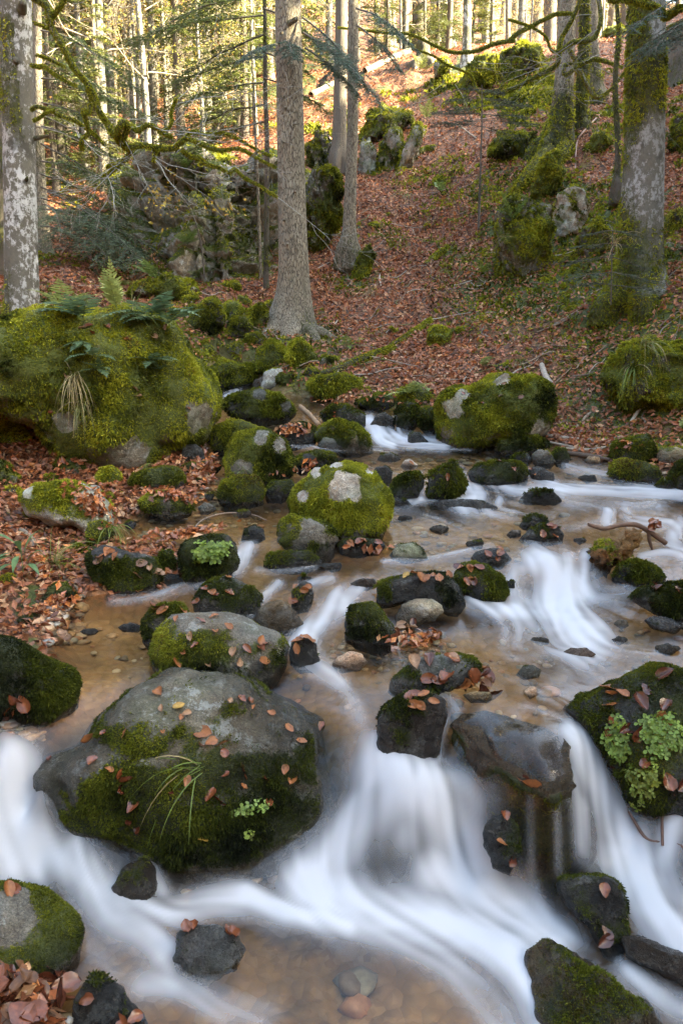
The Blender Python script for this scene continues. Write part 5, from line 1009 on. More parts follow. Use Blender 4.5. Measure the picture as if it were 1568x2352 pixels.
b, pths = branch_part(o, org, [
    z1((140, -500, 11), (220, -150, 10), (320, -10, 9), (430, 60, 8.5), (455, 160, 7.5), (470, 250, 7.5), (560, 400, 6.8), (640, 560, 6.3), (700, 650, 5.5), (780, 740, 5.5), (850, 860, 5.8), (900, 1000, 5.5), (960, 1100, 6), (1020, 1190, 7), (1080, 1260, 8), (1140, 1325, 6)),
    z1((455, 160, 5), (520, 120, 5), (590, 70, 4.5), (640, 0, 4)),
    z1((1060, 1240, 7), (1100, 1180, 8), (1140, 1125, 7), (1175, 1150, 5.5), (1130, 1230, 5), (1110, 1290, 4)),
    z1((1130, 1320, 6), (1200, 1325, 5.5), (1300, 1310, 5.5), (1400, 1325, 5.2), (1568, 1330, 4.8), (1640, 1270, 4)) + z2((150, 1255, 4), (240, 1310, 4), (380, 1360, 3.5), (470, 1365, 2.2), (580, 1350, 2.2), (700, 1410, 1.2), (800, 1470, .8), (920, 1530, .6)),
    z1((1180, 1330, 5), (1130, 1400, 4.5), (1060, 1470, 4.5), (1000, 1470, 3.5), (940, 1490, 2)),
    z1((1060, 1480, 4), (1020, 1530, 4), (960, 1560, 3.5), (900, 1560, 3)),
    z1((1390, 1320, 4), (1385, 1390, 3.8), (1385, 1450, 3)), z1((1180, 1120, 3.5), (1250, 1180, 4), (1330, 1140, 4), (1400, 1150, 3.5), (1460, 1195, 3), (1540, 1220, 2)),
    z1((1400, 1160, 2.5), (1480, 1150, 1.6), (1530, 1090, 1.6), (1520, 990, 1.3), (1568, 860, 1)),
    z1((760, 770, 3), (800, 870, 3), (808, 960, 3), (800, 1020, 3), (735, 985, 4), (765, 1080, 3.2), (775, 1180, 3.4), (720, 1240, 3.5), (700, 1320, 3.5)),
    z2((60, 1340, 3.5), (130, 1390, 3.5), (200, 1400, 3.5), (270, 1460, 3.2), (320, 1480, 2), (400, 1500, 1.5), (480, 1550, 1.3), (560, 1545, 1.2), (640, 1620, 1.2), (760, 1680, 1), (850, 1740, .9), (930, 1790, .6)),
    z2((60, 1300, 2), (150, 1190, 2), (280, 1200, 1.5), (400, 1180, 1.2), (550, 1220, 1), (700, 1300, .8), (850, 1370, .5)),
], 7.45, 40, moss=.72, furlen=.013, per_m=2600)
branch_part(o, org, [
    z1((290, 990, 5), (350, 975, 4.5), (440, 980, 4), (540, 1030, 3.5), (660, 1070, 3), (760, 1140, 2), (860, 1210, 1.2), (960, 1310, .8)), z1((320, 1090, 2), (400, 1080, 2), (480, 1040, 1.6), (560, 1035, 1)),
    z1((300, 600, 3), (380, 625, 3), (430, 650, 3), (480, 660, 2.5), (580, 740, 2), (700, 810, 1.8), (800, 860, 1)), z1((290, 460, 2.5), (360, 470, 2), (430, 500, 2), (520, 540, 1.2)), z1((300, 200, 2), (380, 220, 2.2), (440, 250, 2), (500, 330, 1.2))], 7.6, 60, moss=.7, furlen=.012, per_m=2200)
g = np.random.default_rng(12); mb = MB()
for pa in pths[1:]:
    P, r = pa
    for k in range(3):
        i = int(g.uniform(.35, .99) * (len(P) - 1)); d = norm((P[min(i + 1, len(P) - 1)] - P[max(i - 1, 0)])[None])[0]
        twigs(mb, P[i], d * .8 + np.array([.9, 0, .05]) + g.normal(size=3) * .4, g.uniform(.35, .8), .0042, 2, g, .02, (.30, .30, .27), 3)
for k in range(2):
    i = int(g.uniform(.3, .98) * 120); p = at_y(75 + 10 * k % 40, 250 + 40 * k, 7.6); twigs(mb, p, [1, g.normal() * .4, -.25], g.uniform(.6, 1.1), .005, 2, g, -.2, (.26, .25, .22), 4)
link('twig', mb.build('twig', [M_TWIG], org), B1)
# the big straight fir
def fir_moss(V, m):
    return m + .55 * sstep(.55, 0, V[:, 2] - at_y(680, 760, 9.2)[2]) * (V[:, 0] > at_y(690, 700, 9.2)[0]) + .2 * (V[:, 0] < at_y(640, 600, 9.2)[0])
o, org, _, _ = big_tree('fir_tree', 'big straight grey barked fir with flared roots in the middle of the view', 'tree', [(652, -700, 22), (657, -250, 27), (661, 0, 29.5), (667, 300, 31), (671, 500, 32.5), (674, 600, 34.5), (674, 650, 37.5), (673, 690, 44), (670, 735, 58), (669, 772, 76), (668, 800, 98)], 9.2, M_FIR, .02, 0, 56, 130, (5, .34, .75), .03, 8, fir_moss)
FIRB = o
for i, (x, y, L) in enumerate(((667, 52, .10), (647, 75, .03), (692, 140, .03), (650, 222, .03), (655, 248, .03), (676, 285, .03), (652, 325, .035), (640, 372, .03), (652, 505, .035), (678, 440, .03), (690, 205, .04), (660, 560, .03))):
    p0 = at_y(x, y, 9.2 - .16); knot_stub(o, org, p0, (g.normal() * .3, -1, -.1) if L < .05 else (.8, -.5, .25), L, .013 if L < .05 else .024, M_FIR, i, moss=.1 if L < .05 else .6)
# roots reaching down the bank
mb = MB(); paths = []
for pts in ([(640, 740, 26), (612, 775, 20), (592, 810, 12), (585, 835, 6)], [(662, 760, 22), (655, 790, 16), (650, 815, 8)], [(695, 745, 24), (718, 772, 18), (735, 795, 8)], [(705, 720, 20), (738, 745, 12), (770, 760, 5)]):
    W, R = px_path(pts, [9.1, 8.9, 8.7, 8.6][:len(pts)]); gz = ground_z(W[:, 0], W[:, 1]); W[:, 2] = np.minimum(W[:, 2], gz + R * .4); limb(mb, W, R, 20, 14, .25, len(pts), .35, 0)
link('root', mb.build('root', [M_FIR], org), o)
BLUE = (.10, .145, .11); GRN = (.07, .10, .035); YG = (.075, .10, .03)
def bough_part(o, org, specs, seed, col, name='bough', **kw):
    """specs: (px, py, dx, dy(away), dz, length) starting at distance Y given in kw"""
    Y = kw.pop('Y'); g = np.random.default_rng(seed)
    for (x, y, d, L) in specs:
        mb = MB(); p0 = at_y(x, y, Y); bough(mb, p0, d, L, g, col=col, **kw)
        link(name, mb.build(name, [M_TWIG, M_NEEDLE], org), o)
bough_part(FIRB, org, [(694, 40, (.7, -.35, -.55), 1.1), (696, 75, (.75, -.5, -.5), 1.25), (700, 110, (.8, -.2, -.5), .8), (640, 100, (-.5, -.8, -.25), .75), (655, 95, (.2, -1, -.35), .6), ], 31, BLUE, Y=9.1, droop=.45, step=.007, ln=.036)
# second fir and the dark trunk behind it
o, org, _, _ = big_tree('fir_tree', 'slimmer pale fir standing right of the big straight fir, moss at its foot', 'tree', [(812, -500, 9), (811, 0, 11.5), (809, 300, 12.6), (804, 450, 13.8), (802, 525, 16), (801, 550, 20), (800, 572, 26)], 10.9, M_FIR, .05, 0, 32, 90, (4, .3, .4), .035, 12, lambda V, m: m + .5 * sstep(.35, 0, V[:, 2] - at_y(800, 560, 10.9)[2]))
bough_part(o, org, [(818, 20, (.75, -.6, -.45), 1.1), (820, 60, (.6, -.6, -.5), 1.0), (805, 130, (-.5, -.8, -.4), .8)], 33, BLUE, Y=10.7, droop=.5, step=.007, ln=.036)
big_tree('fir_tree', 'dark trunk half hidden directly behind the slimmer pale fir', 'tree', [(786, -400, 12), (784, 0, 13.5), (781, 200, 15), (779, 320, 17), (778, 365, 24)], 14.2, M_DARKBARK, .25, 0, 28, 60, (4, .3, .5), .05, 14)
# mossy twin trees on the right slope
o, org, tp, trr = big_tree('beech_tree', 'old thick tree with mossy spreading roots on the right slope', 'tree', [(1302, -500, 18), (1300, 0, 20.5), (1296, 154, 21), (1291, 231, 25), (1286, 280, 30), (1280, 320, 38), (1272, 350, 52)], 12.7, M_FIR, .34, 0, 44, 100, (5, .35, .9), .06, 17, lambda V, m: m + .4 * sstep(1.6, 0, V[:, 2] - at_y(1290, 320, 12.7)[2]))
TWIN = o; TORG = org
mb = MB(); paths = []
for pts, Ys in (([(1262, 300, 22), (1240, 335, 18), (1212, 362, 14), (1180, 388, 8), (1165, 400, 4)], [12.5, 12.3, 12.0, 11.8, 11.6]), ([(1300, 315, 20), (1290, 345, 15), (1272, 362, 8), (1262, 375, 4)], [12.4, 12.2, 12.0, 11.9]), ([(1250, 262, 14), (1228, 275, 12), (1205, 290, 7), (1190, 300, 4)], [12.9, 13.0, 13.2, 13.3])):
    W, R = px_path(pts, Ys); gz = ground_z(W[:, 0], W[:, 1]); W[:, 2] = np.minimum(np.maximum(W[:, 2], gz), gz + R * .8); paths.append(limb(mb, W, R, 24, 16, .2, len(pts), .8, 0, lump=.2))
rt = link('root', mb.build('root', [M_DARKBARK], org), o); fur_on(paths, rt, org, 2500, .022, 5)
branch_part(o, org, [
    z4((720, -200, 6), (790, 0, 5.5), (815, 120, 5), (800, 250, 5), (740, 370, 5.5), (620, 405, 6), (540, 420, 5.5), (440, 480, 3.5), (380, 450, 2), (330, 340, 1.6), (230, 260, 1.5), (140, 220, 1.4), (0, 175, 1.2)),
    z4((700, -150, 4.5), (640, 30, 4.5), (590, 160, 4.5), (520, 280, 5), (480, 380, 5), (450, 560, 6), (300, 640, 5.5), (200, 700, 5)) + z3((1568, 780, 5), (1450, 820, 4.5), (1360, 800, 4), (1290, 800, 4), (1250, 740, 3), (1220, 640, 2.2), (1160, 600, 1.4), (1000, 540, 1.2), (880, 470, 1.1), (720, 430, .8)),
    z4((580, 110, 3), (440, 120, 4.5), (330, 170, 4.5), (200, 240, 5), (80, 310, 5), (0, 380, 4)) + z3((1568, 380, 4), (1400, 410, 4), (1250, 460, 4), (1100, 480, 3.5), (1000, 470, 3.2), (880, 430, 2.6), (720, 350, 2), (600, 320, 1.8), (480, 300, 1.5), (200, 260, 1.2), (0, 250, .8)),
    z4((545, 450, 4), (600, 580, 4.5), (560, 650, 4), (500, 680, 4), (490, 600, 4), (580, 575, 3.5)), z4((630, 590, 4), (700, 560, 4), (780, 545, 4.5), (880, 570, 3.5), (1000, 630, 2.5)),
    z4((640, 640, 4), (700, 770, 5), (760, 860, 5), (820, 870, 3), (930, 790, 2.4), (1050, 640, 2.4), (1180, 500, 2), (1300, 320, 1.8), (1400, 260, 1.4), (1568, 190, 1)),
    z3((1420, 880, 3.5), (1440, 820, 4), (1480, 740, 4), (1440, 660, 2.5), (1440, 560, 1.8)), z3((1420, 860, 2.5), (1470, 910, 1.2))], 11.6, 80, moss=.75, furlen=.012, per_m=2600)
mb = MB(); g = np.random.default_rng(21)
for k in range(26):
    x, y = g.uniform(1000, 1420), g.uniform(-20, 250); twigs(mb, at_y(x, y, g.uniform(10.8, 12)), [g.choice([-1, 1]), g.normal() * .4, -.15 + g.normal() * .3], g.uniform(.5, 1.1), .0045, 2, g, -.12, (.26, .25, .22), 3)
link('twig', mb.build('twig', [M_TWIG], TORG), TWIN)
big_tree('beech_tree', 'slender tree green with moss growing close beside the old thick tree', 'tree', [(1345, -400, 8), (1341, 0, 11), (1340, 100, 12), (1334, 231, 14.5), (1332, 270, 18), (1332, 290, 24)], 12.9, M_DARKBARK, .78, 0, 28, 70, (4, .3, .5), .06, 18)
big_tree('fir_tree', 'brown trunk with a mossy flared foot behind the slender mossy tree', 'tree', [(1360, -400, 7), (1362, 0, 9), (1364, 120, 11), (1368, 190, 15), (1370, 222, 24)], 15.0, M_FIR, .2, 0, 24, 60, (4, .3, .6), .05, 19, lambda V, m: m + .5 * sstep(1.0, 0, V[:, 2] - at_y(1370, 210, 15)[2]))
big_tree('beech_sapling', 'thin crooked mossy sapling between the twin trees and the lichen beech', 'tree', [(1420, -200, 4.5), (1416, 0, 5), (1420, 80, 5.5), (1412, 180, 6), (1414, 260, 6.5), (1418, 330, 6.5), (1416, 400, 8), (1416, 420, 12)], 10.6, M_DARKBARK, .6, .5, 16, 60, (3, .3, .25), .12, 23)
# right beech
o, org, _, _ = big_tree('beech_tree', 'thick grey beech with white lichen blotches near the right edge', 'tree', [(1488, -600, 34), (1485, -200, 38), (1484, 0, 41), (1480, 256, 44), (1476, 400, 45.5), (1472, 500, 47), (1470, 570, 50), (1466, 620, 58), (1462, 655, 72), (1460, 690, 92)], 8.5, M_BEECH, .34, lambda V: .5 * LB(V), 56, 130, (5, .34, .7), .04, 27,
    lambda V, m: m + .5 * sstep(.02, -.14, V[:, 0] - at_y(1462, 400, 8.5)[0]) * np.clip(.8 + fbm(V, 1.5, 2, 3), 0, 1) + .45 * sstep(.7, .1, V[:, 2] - at_y(1460, 640, 8.5)[2]) + .35 * sstep(.25, 0, np.abs(V[:, 2] - at_y(0, 200, 8.5)[2]) - .2))
branch_part(o, org, [z4((900, -60, 4), (900, 10, 5), (1050, -8, 5.5), (1250, 30, 6), (1370, 60, 6), (1450, 110, 7), (1530, 70, 5), (1640, 60, 4))], 7.9, 90, moss=.8, furlen=.02, per_m=1800)
bough_part(o, org, [], 1, BLUE, Y=8)
big_tree('tree_stump', 'broken old hollow trunk at the right edge behind the lichen beech', 'stump', [(1562, 60, 22), (1560, 110, 30), (1558, 160, 34), (1556, 200, 42), (1554, 232, 60)], 14.5, M_DARKBARK, .42, .3, 30, 60, (6, .4, 1.2), .22, 29)
# left edge trunks
big_tree('fir_tree', 'dark mossy trunk cut by the left edge behind the pale beech', 'tree', [(0, -300, 9), (-2, 300, 11), (0, 560, 12), (2, 700, 14), (2, 740, 20)], 9.4, M_DARKBARK, .5, 0, 24, 60, None, .06, 31)
o, org, _, _ = big_tree('fir_tree', 'mossy fir with drooping green sprays just right of the pale beech', 'tree', [(84, -350, 7), (86, 0, 9), (88, 250, 11), (94, 450, 14), (100, 560, 19), (106, 612, 30)], 11.6, M_FIR, .42, 0, 28, 70, (4, .3, .6), .05, 33)
g = np.random.default_rng(44)
sp = [(95, y, (g.uniform(.65, 1), g.uniform(-.75, .1), g.uniform(-.38, -.08)), g.uniform(1.2, 2.2)) for y in (70, 120, 180, 235, 290, 330, 370, 400, 430, 455, 480, 500, 520)]
bough_part(o, org, sp, 45, GRN, Y=11.3, droop=.38, step=.011, ln=.042, wd=.008)
bough_part(o, org, [(110, 440, (.9, -.65, -.32), 2.1), (120, 480, (.9, -.7, -.25), 2.0), (110, 500, (.8, -.9, -.15), 1.9), (100, 470, (.5, -.9, -.1), 1.4), (180, 470, (.9, -.9, -.45), 1.4)], 46, (.13, .17, .10), Y=11.0, droop=.42, step=.008, ln=.04)
# thin stems left of the big fir, with the spreading fir boughs
o, org, _, _ = big_tree('fir_tree', 'thin mossy fir stem close left of the big straight fir with boughs to the left', 'tree', [(604, -300, 3.5), (608, 0, 4.4), (609, 200, 5), (613, 320, 5.5), (612, 500, 6), (611, 640, 6.8), (613, 690, 9)], 10.4, M_DARKBARK, .5, .2, 16, 60, None, .05, 36)
g = np.random.default_rng(47)
sp = [(606, y, (-g.uniform(.7, 1), g.uniform(-.5, .4), g.uniform(-.32, -.02)), g.uniform(1.0, 1.9)) for y in (-60, -10, 35, 80, 130, 190, 240, 280)]
sp += [(606, y, (g.uniform(.2, .8), g.uniform(-.6, .1), -.2), g.uniform(.5, .9)) for y in (20, 120, 180)]
bough_part(o, org, sp, 48, (.13, .155, .045), Y=10.3, droop=.34, step=.010, ln=.042, wd=.008)
o, org, _, _ = big_tree('dead_fir', 'very thin dead stem with bare twigs left of the thin mossy fir stem', 'tree', [(578, 140, 1.6), (583, 200, 2.2), (586, 300, 2.8), (592, 420, 3.3), (597, 560, 3.6), (600, 655, 4.6)], 10.9, M_TWIG, .1, 0, 10, 40, None, .05, 37)
mb = MB(); g = np.random.default_rng(49)
for k in range(26):
    y = g.uniform(160, 620); x = np.interp(y, [140, 655], [580, 600]); twigs(mb, at_y(x, y, 10.9), [g.choice([-1, 1], p=[.65, .35]), g.normal() * .5, -.1 + g.normal() * .15], g.uniform(.35, .9), .004, 1, g, -.15, (.20, .15, .11), 4)
link('twig', mb.build('twig', [M_TWIG], org), o)
for ob in [c for c in o.children if c.name.startswith('trunk')]:
    ob.data.materials.clear(); ob.data.materials.append(M_FIR)
# sapling with flat sprays on the right slope
o, org, _, _ = big_tree('fir_sapling', 'small fir sapling with flat grey green sprays standing in the leaves on the right slope', 'tree', [(1106, 195, .9), (1106, 282, 1.7), (1103, 380, 2.2), (1100, 482, 3)], 11.2, M_DARKBARK, .3, .1, 10, 30, None, .05, 50)
g = np.random.default_rng(51)
sp = [(1106, y, (sx * g.uniform(.7, 1), g.uniform(-.6, .5), g.uniform(-.1, .12)), L) for y, L in ((205, .35), (225, .5), (245, .65), (262, .7), (278, .75), (290, .6)) for sx in (-1, 1)]
bough_part(o, org, sp, 52, (.075, .09, .06), Y=11.2, droop=.12, step=.012, ln=.03, wd=.005, r=.005)
# young fir sprays at the right beech foot and at the right edge
o = tree_root('fir_sapling', 'young fir in front of the foot of the lichen beech with sparse flat sprays', 'tree', at_y(1400, 690, 8.0)); org = at_y(1400, 690, 8.0); o.location = org
mb = MB(); limb(mb, at_y(np.array([1402, 1404, 1406]), np.array([700, 600, 520]), 8.0), [.008, .006, .003], 16, 8, .05, 3, .3, 0); link('trunk', mb.build('trunk', [M_DARKBARK], org), o)
bough_part(o, org, [(1404, y, (sx, g.uniform(-.5, .3), g.uniform(-.2, .1)), L) for y, L in ((530, .3), (560, .42), (590, .5), (625, .55), (655, .5)) for sx in (-.9, .9)], 54, (.07, .09, .05), Y=8.0, droop=.2, step=.014, ln=.026, wd=.004, r=.005)
o = tree_root('fir_tree', 'fir behind the right edge whose grey blue sprays hang before the lichen beech', 'tree', (0, 0, 0)); org = at_y(1660, 600, 8.2); o.location = org
mb = MB(); limb(mb, at_y(np.array([1655, 1650, 1648]), np.array([640, 100, -400]), 8.2), [.09, .075, .05], 30, 16, .05, 3, .3, 0); link('trunk', mb.build('trunk', [M_FIR], org), o)
bough_part(o, org, [(1650, 20, (-.9, -.2, -.3), 1.0), (1650, -30, (-.9, -.4, -.25), 1.2), (1645, 60, (-.9, -.25, -.15), .95), (1650, 0, (-.8, -.5, -.4), 1.1)], 55, BLUE, Y=8.1, droop=.4, step=.010, ln=.03, wd=.005)

# ------------------------------------------------------------------ the forest beyond
def ordn(k): return str(k + 1) + ('th' if 10 <= k % 100 <= 12 else {1: 'st', 2: 'nd', 3: 'rd'}.get((k + 1) % 10, 'th'))
def ordn_(k): return ['first', 'second', 'third', 'fourth', 'fifth', 'sixth', 'seventh', 'eighth', 'ninth', 'tenth', 'eleventh', 'twelfth', 'thirteenth', 'fourteenth', 'fifteenth', 'sixteenth', 'seventeenth', 'eighteenth', 'nineteenth', 'twentieth', 'twenty first', 'twenty second', 'twenty third', 'twenty fourth', 'twenty fifth', 'twenty sixth'][k]
for (lab, pts, mat, mo, br) in (
    ('straight tan trunk far up the left slope behind the hanging branch', [(141, -60, 11.5), (142, 100, 12), (144, 250, 12.5), (147, 345, 17)], M_FIR, .2, 0),
    ('bright sunlit slim trunk left of the first fir boughs', [(262, -60, 4.6), (263, 150, 5.2), (266, 300, 6.5)], M_FIR, .05, 0),
    ('grey trunk pair left member behind the hanging mossy branch', [(216, -60, 4), (217, 180, 4.4), (219, 318, 6)], M_FIR, .1, 0),
    ('grey trunk pair right member behind the hanging mossy branch', [(232, -60, 7), (233, 200, 7.5), (237, 325, 10)], M_FIR, .1, 0),
    ('short visible grey trunk in the shade of the fir boughs at the upper left', [(360, -60, 8), (360, 110, 8.5), (362, 190, 11)], M_FIR, .1, 0),
    ('pale thick trunk seen between fir boughs left of the big fir', [(418, -60, 8.5), (418, 90, 9), (419, 190, 13)], M_FIR, .05, 0),
    ('thin sunlit pole right of the pale thick trunk', [(478, -60, 3), (479, 100, 3.4), (480, 185, 5)], M_FIR, .1, 0),
    ('thin dark pole between fir boughs left of the big fir', [(519, -60, 3), (520, 90, 3.4), (521, 190, 4.5)], M_DARKBARK, .3, 0),
    ('pair of pale knotty trunks on the ridge left of the moss capped boulder', [(889, -60, 8), (890, 40, 9), (891, 110, 12)], M_FIR, .02, 0),
    ('pale knotty trunk touching the left pair on the ridge', [(902, -60, 5.5), (902, 40, 6), (903, 108, 8)], M_FIR, .02, 0),
    ('mossy based grey trunk right behind the moss capped boulder', [(970, -60, 8.5), (971, 20, 9), (972, 70, 15)], M_BEECH, .5, 0),
    ('trunk with a dazzling sunlit right edge on the ridge', [(1016, -60, 10), (1020, 20, 11), (1026, 70, 13), (1030, 104, 18)], M_BEECH, .35, 0),
    ('mossy trunk forking into dark branches on the ridge', [(1078, -60, 7), (1072, 0, 8.5), (1072, 60, 9.5), (1071, 110, 11), (1072, 148, 18)], M_BEECH, .45, 0),
    ('mossy trunk behind the tall mossy boulder on the ridge', [(1122, -60, 9), (1123, 20, 9.5), (1126, 85, 14)], M_BEECH, .5, 0),
    ('thin brown trunk left of the old thick tree on the ridge', [(1164, -60, 4.5), (1165, 40, 5), (1166, 98, 7)], M_FIR, .2, 0),
    ('brown straight trunk between the slender mossy tree and the thin sapling', [(1386, -60, 5.5), (1386, 20, 6), (1387, 72, 9)], M_FIR, .15, 0)):
    hit = ground_hit([pts[-1][0]], [pts[-1][1]], TZ)[0]
    big_tree('background_tree', lab, 'tree', pts, float(hit[1]), mat, mo, LB if mat is M_BEECH else 0.0, 18, 40, (4, .2, .5), .05, int(pts[0][0]))
# prototypes for the crowns
def fir_crown(seed, H=13.0, nb=80, col=(.035, .05, .018)):
    g = np.random.default_rng(seed); mb = MB()
    for k in range(nb):
        h = H * (.05 + .93 * (k + g.random()) / nb); a = g.uniform(0, 2 * np.pi); L = (1 - h / H) * H * .20 + .5
        bough(mb, [0, 0, h], [math.cos(a), math.sin(a), .12 - .25 * g.random()], L * g.uniform(.7, 1.15), g, droop=.4, r=.02, ln=.11, wd=.032, step=.055, col=np.array(col) * g.uniform(.7, 1.35), sub=6, fan=True)
    return mb.build('crown', [M_TWIG, M_NEEDLE])
def beech_crown(seed, H=11.0, nl=2600, colr=((.45, .30, .07), (.50, .38, .10), (.36, .18, .05), (.40, .38, .09)), start=.25):
    g = np.random.default_rng(seed); mb = MB(); tips = []
    for k in range(16):
        h = H * g.uniform(start, .95); a = g.uniform(0, 2 * np.pi)
        twigs(mb, [0, 0, h], [math.cos(a), math.sin(a), g.uniform(-.1, .6)], g.uniform(1.6, 3.0) * (1.2 - h / H * .6), .028, 3, g, .0, (.34, .29, .22), 4, .6, tips)
    T = np.array([t[0] for t in tips]); i = g.integers(0, len(T), nl); c = T[i] + g.normal(size=(nl, 3)) * .16
    leaf_cloud(mb, c, g, .075, np.array(colr), mat=1)
    return mb.build('crown', [M_TWIG, M_GREEN])
def leaf_cloud(mb, c, g, s, colr, mat=0, aspect=.6):
    n = len(c); d = norm(g.normal(size=(n, 3))); w = norm(np.cross(d, g.normal(size=(n, 3)))); l = (s * g.uniform(.6, 1.3, n))[:, None]
    V = np.stack([c - d * l * .5, c + w * l * aspect * .5, c + d * l * .5, c - w * l * aspect * .5], 1).reshape(-1, 3)
    cl = colr[g.integers(0, len(colr), n)] * g.uniform(.6, 1.25, (n, 1)); mb.add(V, [np.arange(n)[:, None] * 4 + np.arange(4)], None, col=np.repeat(cl, 4, 0), mat=mat)
def pole_mesh(seed, H=14.0, r=.16):
    mb = MB(); g = np.random.default_rng(seed); z = np.linspace(-.4, H, 12); P = np.stack([np.cumsum(g.normal(size=12) * .03), np.cumsum(g.normal(size=12) * .03), z], -1)
    limb(mb, P, np.interp(z, [-.4, 0, .5, H], [r * 1.5, r * 1.4, r, r * .25]), 30, 12, .06, seed, .2, .3); return mb
FC = [fir_crown(1, 13, 74, (.10, .125, .03)), fir_crown(2, 11, 66, (.15, .165, .04)), fir_crown(3, 15, 76, (.10, .12, .03))]
BC = [beech_crown(4), beech_crown(5, 12, 3200), beech_crown(6, 9, 2200, ((.45, .42, .08), (.5, .38, .08), (.34, .34, .07)), .12)]
PF = [pole_mesh(7).build('trunk', [M_FIR]), pole_mesh(8, 12, .12).build('trunk', [M_BEECH]), pole_mesh(9, 15, .2).build('trunk', [M_DARKBARK])]
def bg_tree(kind, x, y, sc, rz, label, k, name='background_tree', group='trees of the forest behind'):
    z = float(ground_z(x, y)); o = tree_root(name, label, 'tree', (x, y, z), group); o.rotation_euler = (0, 0, rz); o.scale = (sc, sc, sc)
    link('trunk', PF[0 if kind == 'fir' and k % 2 else 1 if kind == 'beech' else 2], o)
    if kind != 'pole': link('crown', (FC if kind == 'fir' else BC)[k % 3], o)
    return o
g = np.random.default_rng(77); placed = []
def scatter(n, xr, yr, kinds, lab, mind=1.6, avoid=(), sc=(.8, 1.25)):
    L = []
    tries = 0
    while len(L) < n and tries < 4000:
        tries += 1; x, y = g.uniform(*xr), g.uniform(*yr)
        if any((x - a) ** 2 + (y - b) ** 2 < mind ** 2 for a, b in placed): continue
        px, py, _ = to_px(np.array([[x, y, float(ground_z(x, y))]])); px, py = px[0], py[0]
        if not (-120 < px < 1690): continue
        if any(a < px < b and py > c for a, b, c in avoid): continue
        placed.append((x, y)); L.append((px, x, y, str(g.choice(kinds))))
    L.sort()
    for k, (px, x, y, kd) in enumerate(L): bg_tree(kd, x, y, g.uniform(*sc), g.uniform(0, 6.28), lab(kd, k, px), int(g.integers(0, 3)))
nm = {'fir': 'dark needled fir', 'beech': 'golden leaved beech', 'pole': 'bare slim trunk'}
scatter(14, (-15, -1), (17, 27), ['fir', 'beech', 'beech', 'pole', 'pole'], lambda kd, k, px: f'{nm[kd]} on the nearer left slope, {ordn(k)} from left there', 2.0, ((560, 2000, 0),))
scatter(22, (-26, 2), (28, 48), ['fir', 'beech', 'beech', 'fir', 'beech'], lambda kd, k, px: f'{nm[kd]} high on the sunlit left slope, {ordn(k)} from left', 2.2)
scatter(12, (1, 12), (25, 34), ['beech', 'pole', 'pole'], lambda kd, k, px: f'{nm[kd]} just beyond the right ridge, {ordn(k)} from left', 1.8)
scatter(16, (2, 24), (36, 55), ['beech', 'fir', 'pole', 'fir'], lambda kd, k, px: f'{nm[kd]} far beyond the right ridge, {ordn(k)} from left', 2.2)
scatter(56, (-18, 0), (15.5, 36), ['fir', 'beech', 'beech', 'beech'], lambda kd, k, px: f'young {"fir" if kd == "fir" else "golden beech"} in the left undergrowth, {ordn(k)} from left', 1.0, ((600, 2000, 0), (0, 2000, 430)), (.34, .75))
scatter(18, (1, 16), (23, 36), ['beech', 'fir', 'beech'], lambda kd, k, px: f'young {"fir" if kd == "fir" else "golden beech"} beyond the right ridge, {ordn(k)} from left', 1.1, (), (.28, .5))
scatter(16, (-9, .4), (15, 22), ['beech', 'beech', 'fir'], lambda kd, k, px: f'bushy {"fir" if kd == "fir" else "golden beech"} in the screen above the cliff, {ordn(k)} from left', .8, ((620, 2000, 0), (0, 2000, 440)), (.45, .85))
scatter(24, (-15, 1), (21, 34), ['fir', 'fir', 'beech'], lambda kd, k, px: f'half grown {"fir" if kd == "fir" else "golden beech"} on the upper left slope, {ordn(k)} from left', 1.0, ((640, 2000, 0),), (.5, .85))
# young golden beeches and small firs under the tall trees at the left
for k, (px, Yd, sc, kd) in enumerate(((330, 17, .42, 'beech'), (230, 15, .36, 'fir'), (420, 16.5, .45, 'fir'), (500, 18, .5, 'fir'), (180, 19, .45, 'beech'), (560, 17, .45, 'fir'), (120, 15.5, .34, 'fir'), (270, 20, .5, 'beech'))):
    p = at_y(px, 300, Yd); bg_tree(kd, p[0], Yd, sc, k, f'small {"golden beech" if kd == "beech" else "green fir"} in the undergrowth above the cliff, {ordn(k)} of these by planting order' if False else ['low golden beech above the cliff', 'low green fir right of the mossy fir trunk', 'bushy fir above the tall cliff shoulder', 'bushy fir above the dark wet cliff', 'golden beech beside the straight tan trunk', 'bushy fir directly left of the big straight fir', 'small fir at the far left behind the pale beech', 'golden beech behind the end of the hanging branch'][k], k % 3, 'young_tree', 'young trees above the cliff')

# unseen trees added beside and behind the viewpoint to block sky light and sun
for k, (x, y) in enumerate(((-9, -3), (-8.5, 3), (-10, 8), (-12, 0), (-6.5, -8), (-2.5, -11), (3.5, -11), (8, -7), (9.5, -1), (10.5, 4), (13, 0), (-13, 5), (0, -16), (-8, -14), (9, -13), (12, 8), (8.5, 6.3), (10.2, 7.6), (11.6, 6.4), (9.6, 5.0), (13.4, 9))):
    bg_tree(['fir', 'beech', 'fir'][k % 3] if k % 4 else 'fir', x, y, 1.15 + .05 * (k % 5), k * 1.3, f'tall {"fir" if (["fir", "beech", "fir"][k % 3] if k % 4 else "fir") == "fir" else "beech"} added unseen beside or behind the viewpoint for shade, {ordn(k)} of them', k % 3, 'unseen_shade_tree', 'unseen shade trees round the viewpoint')
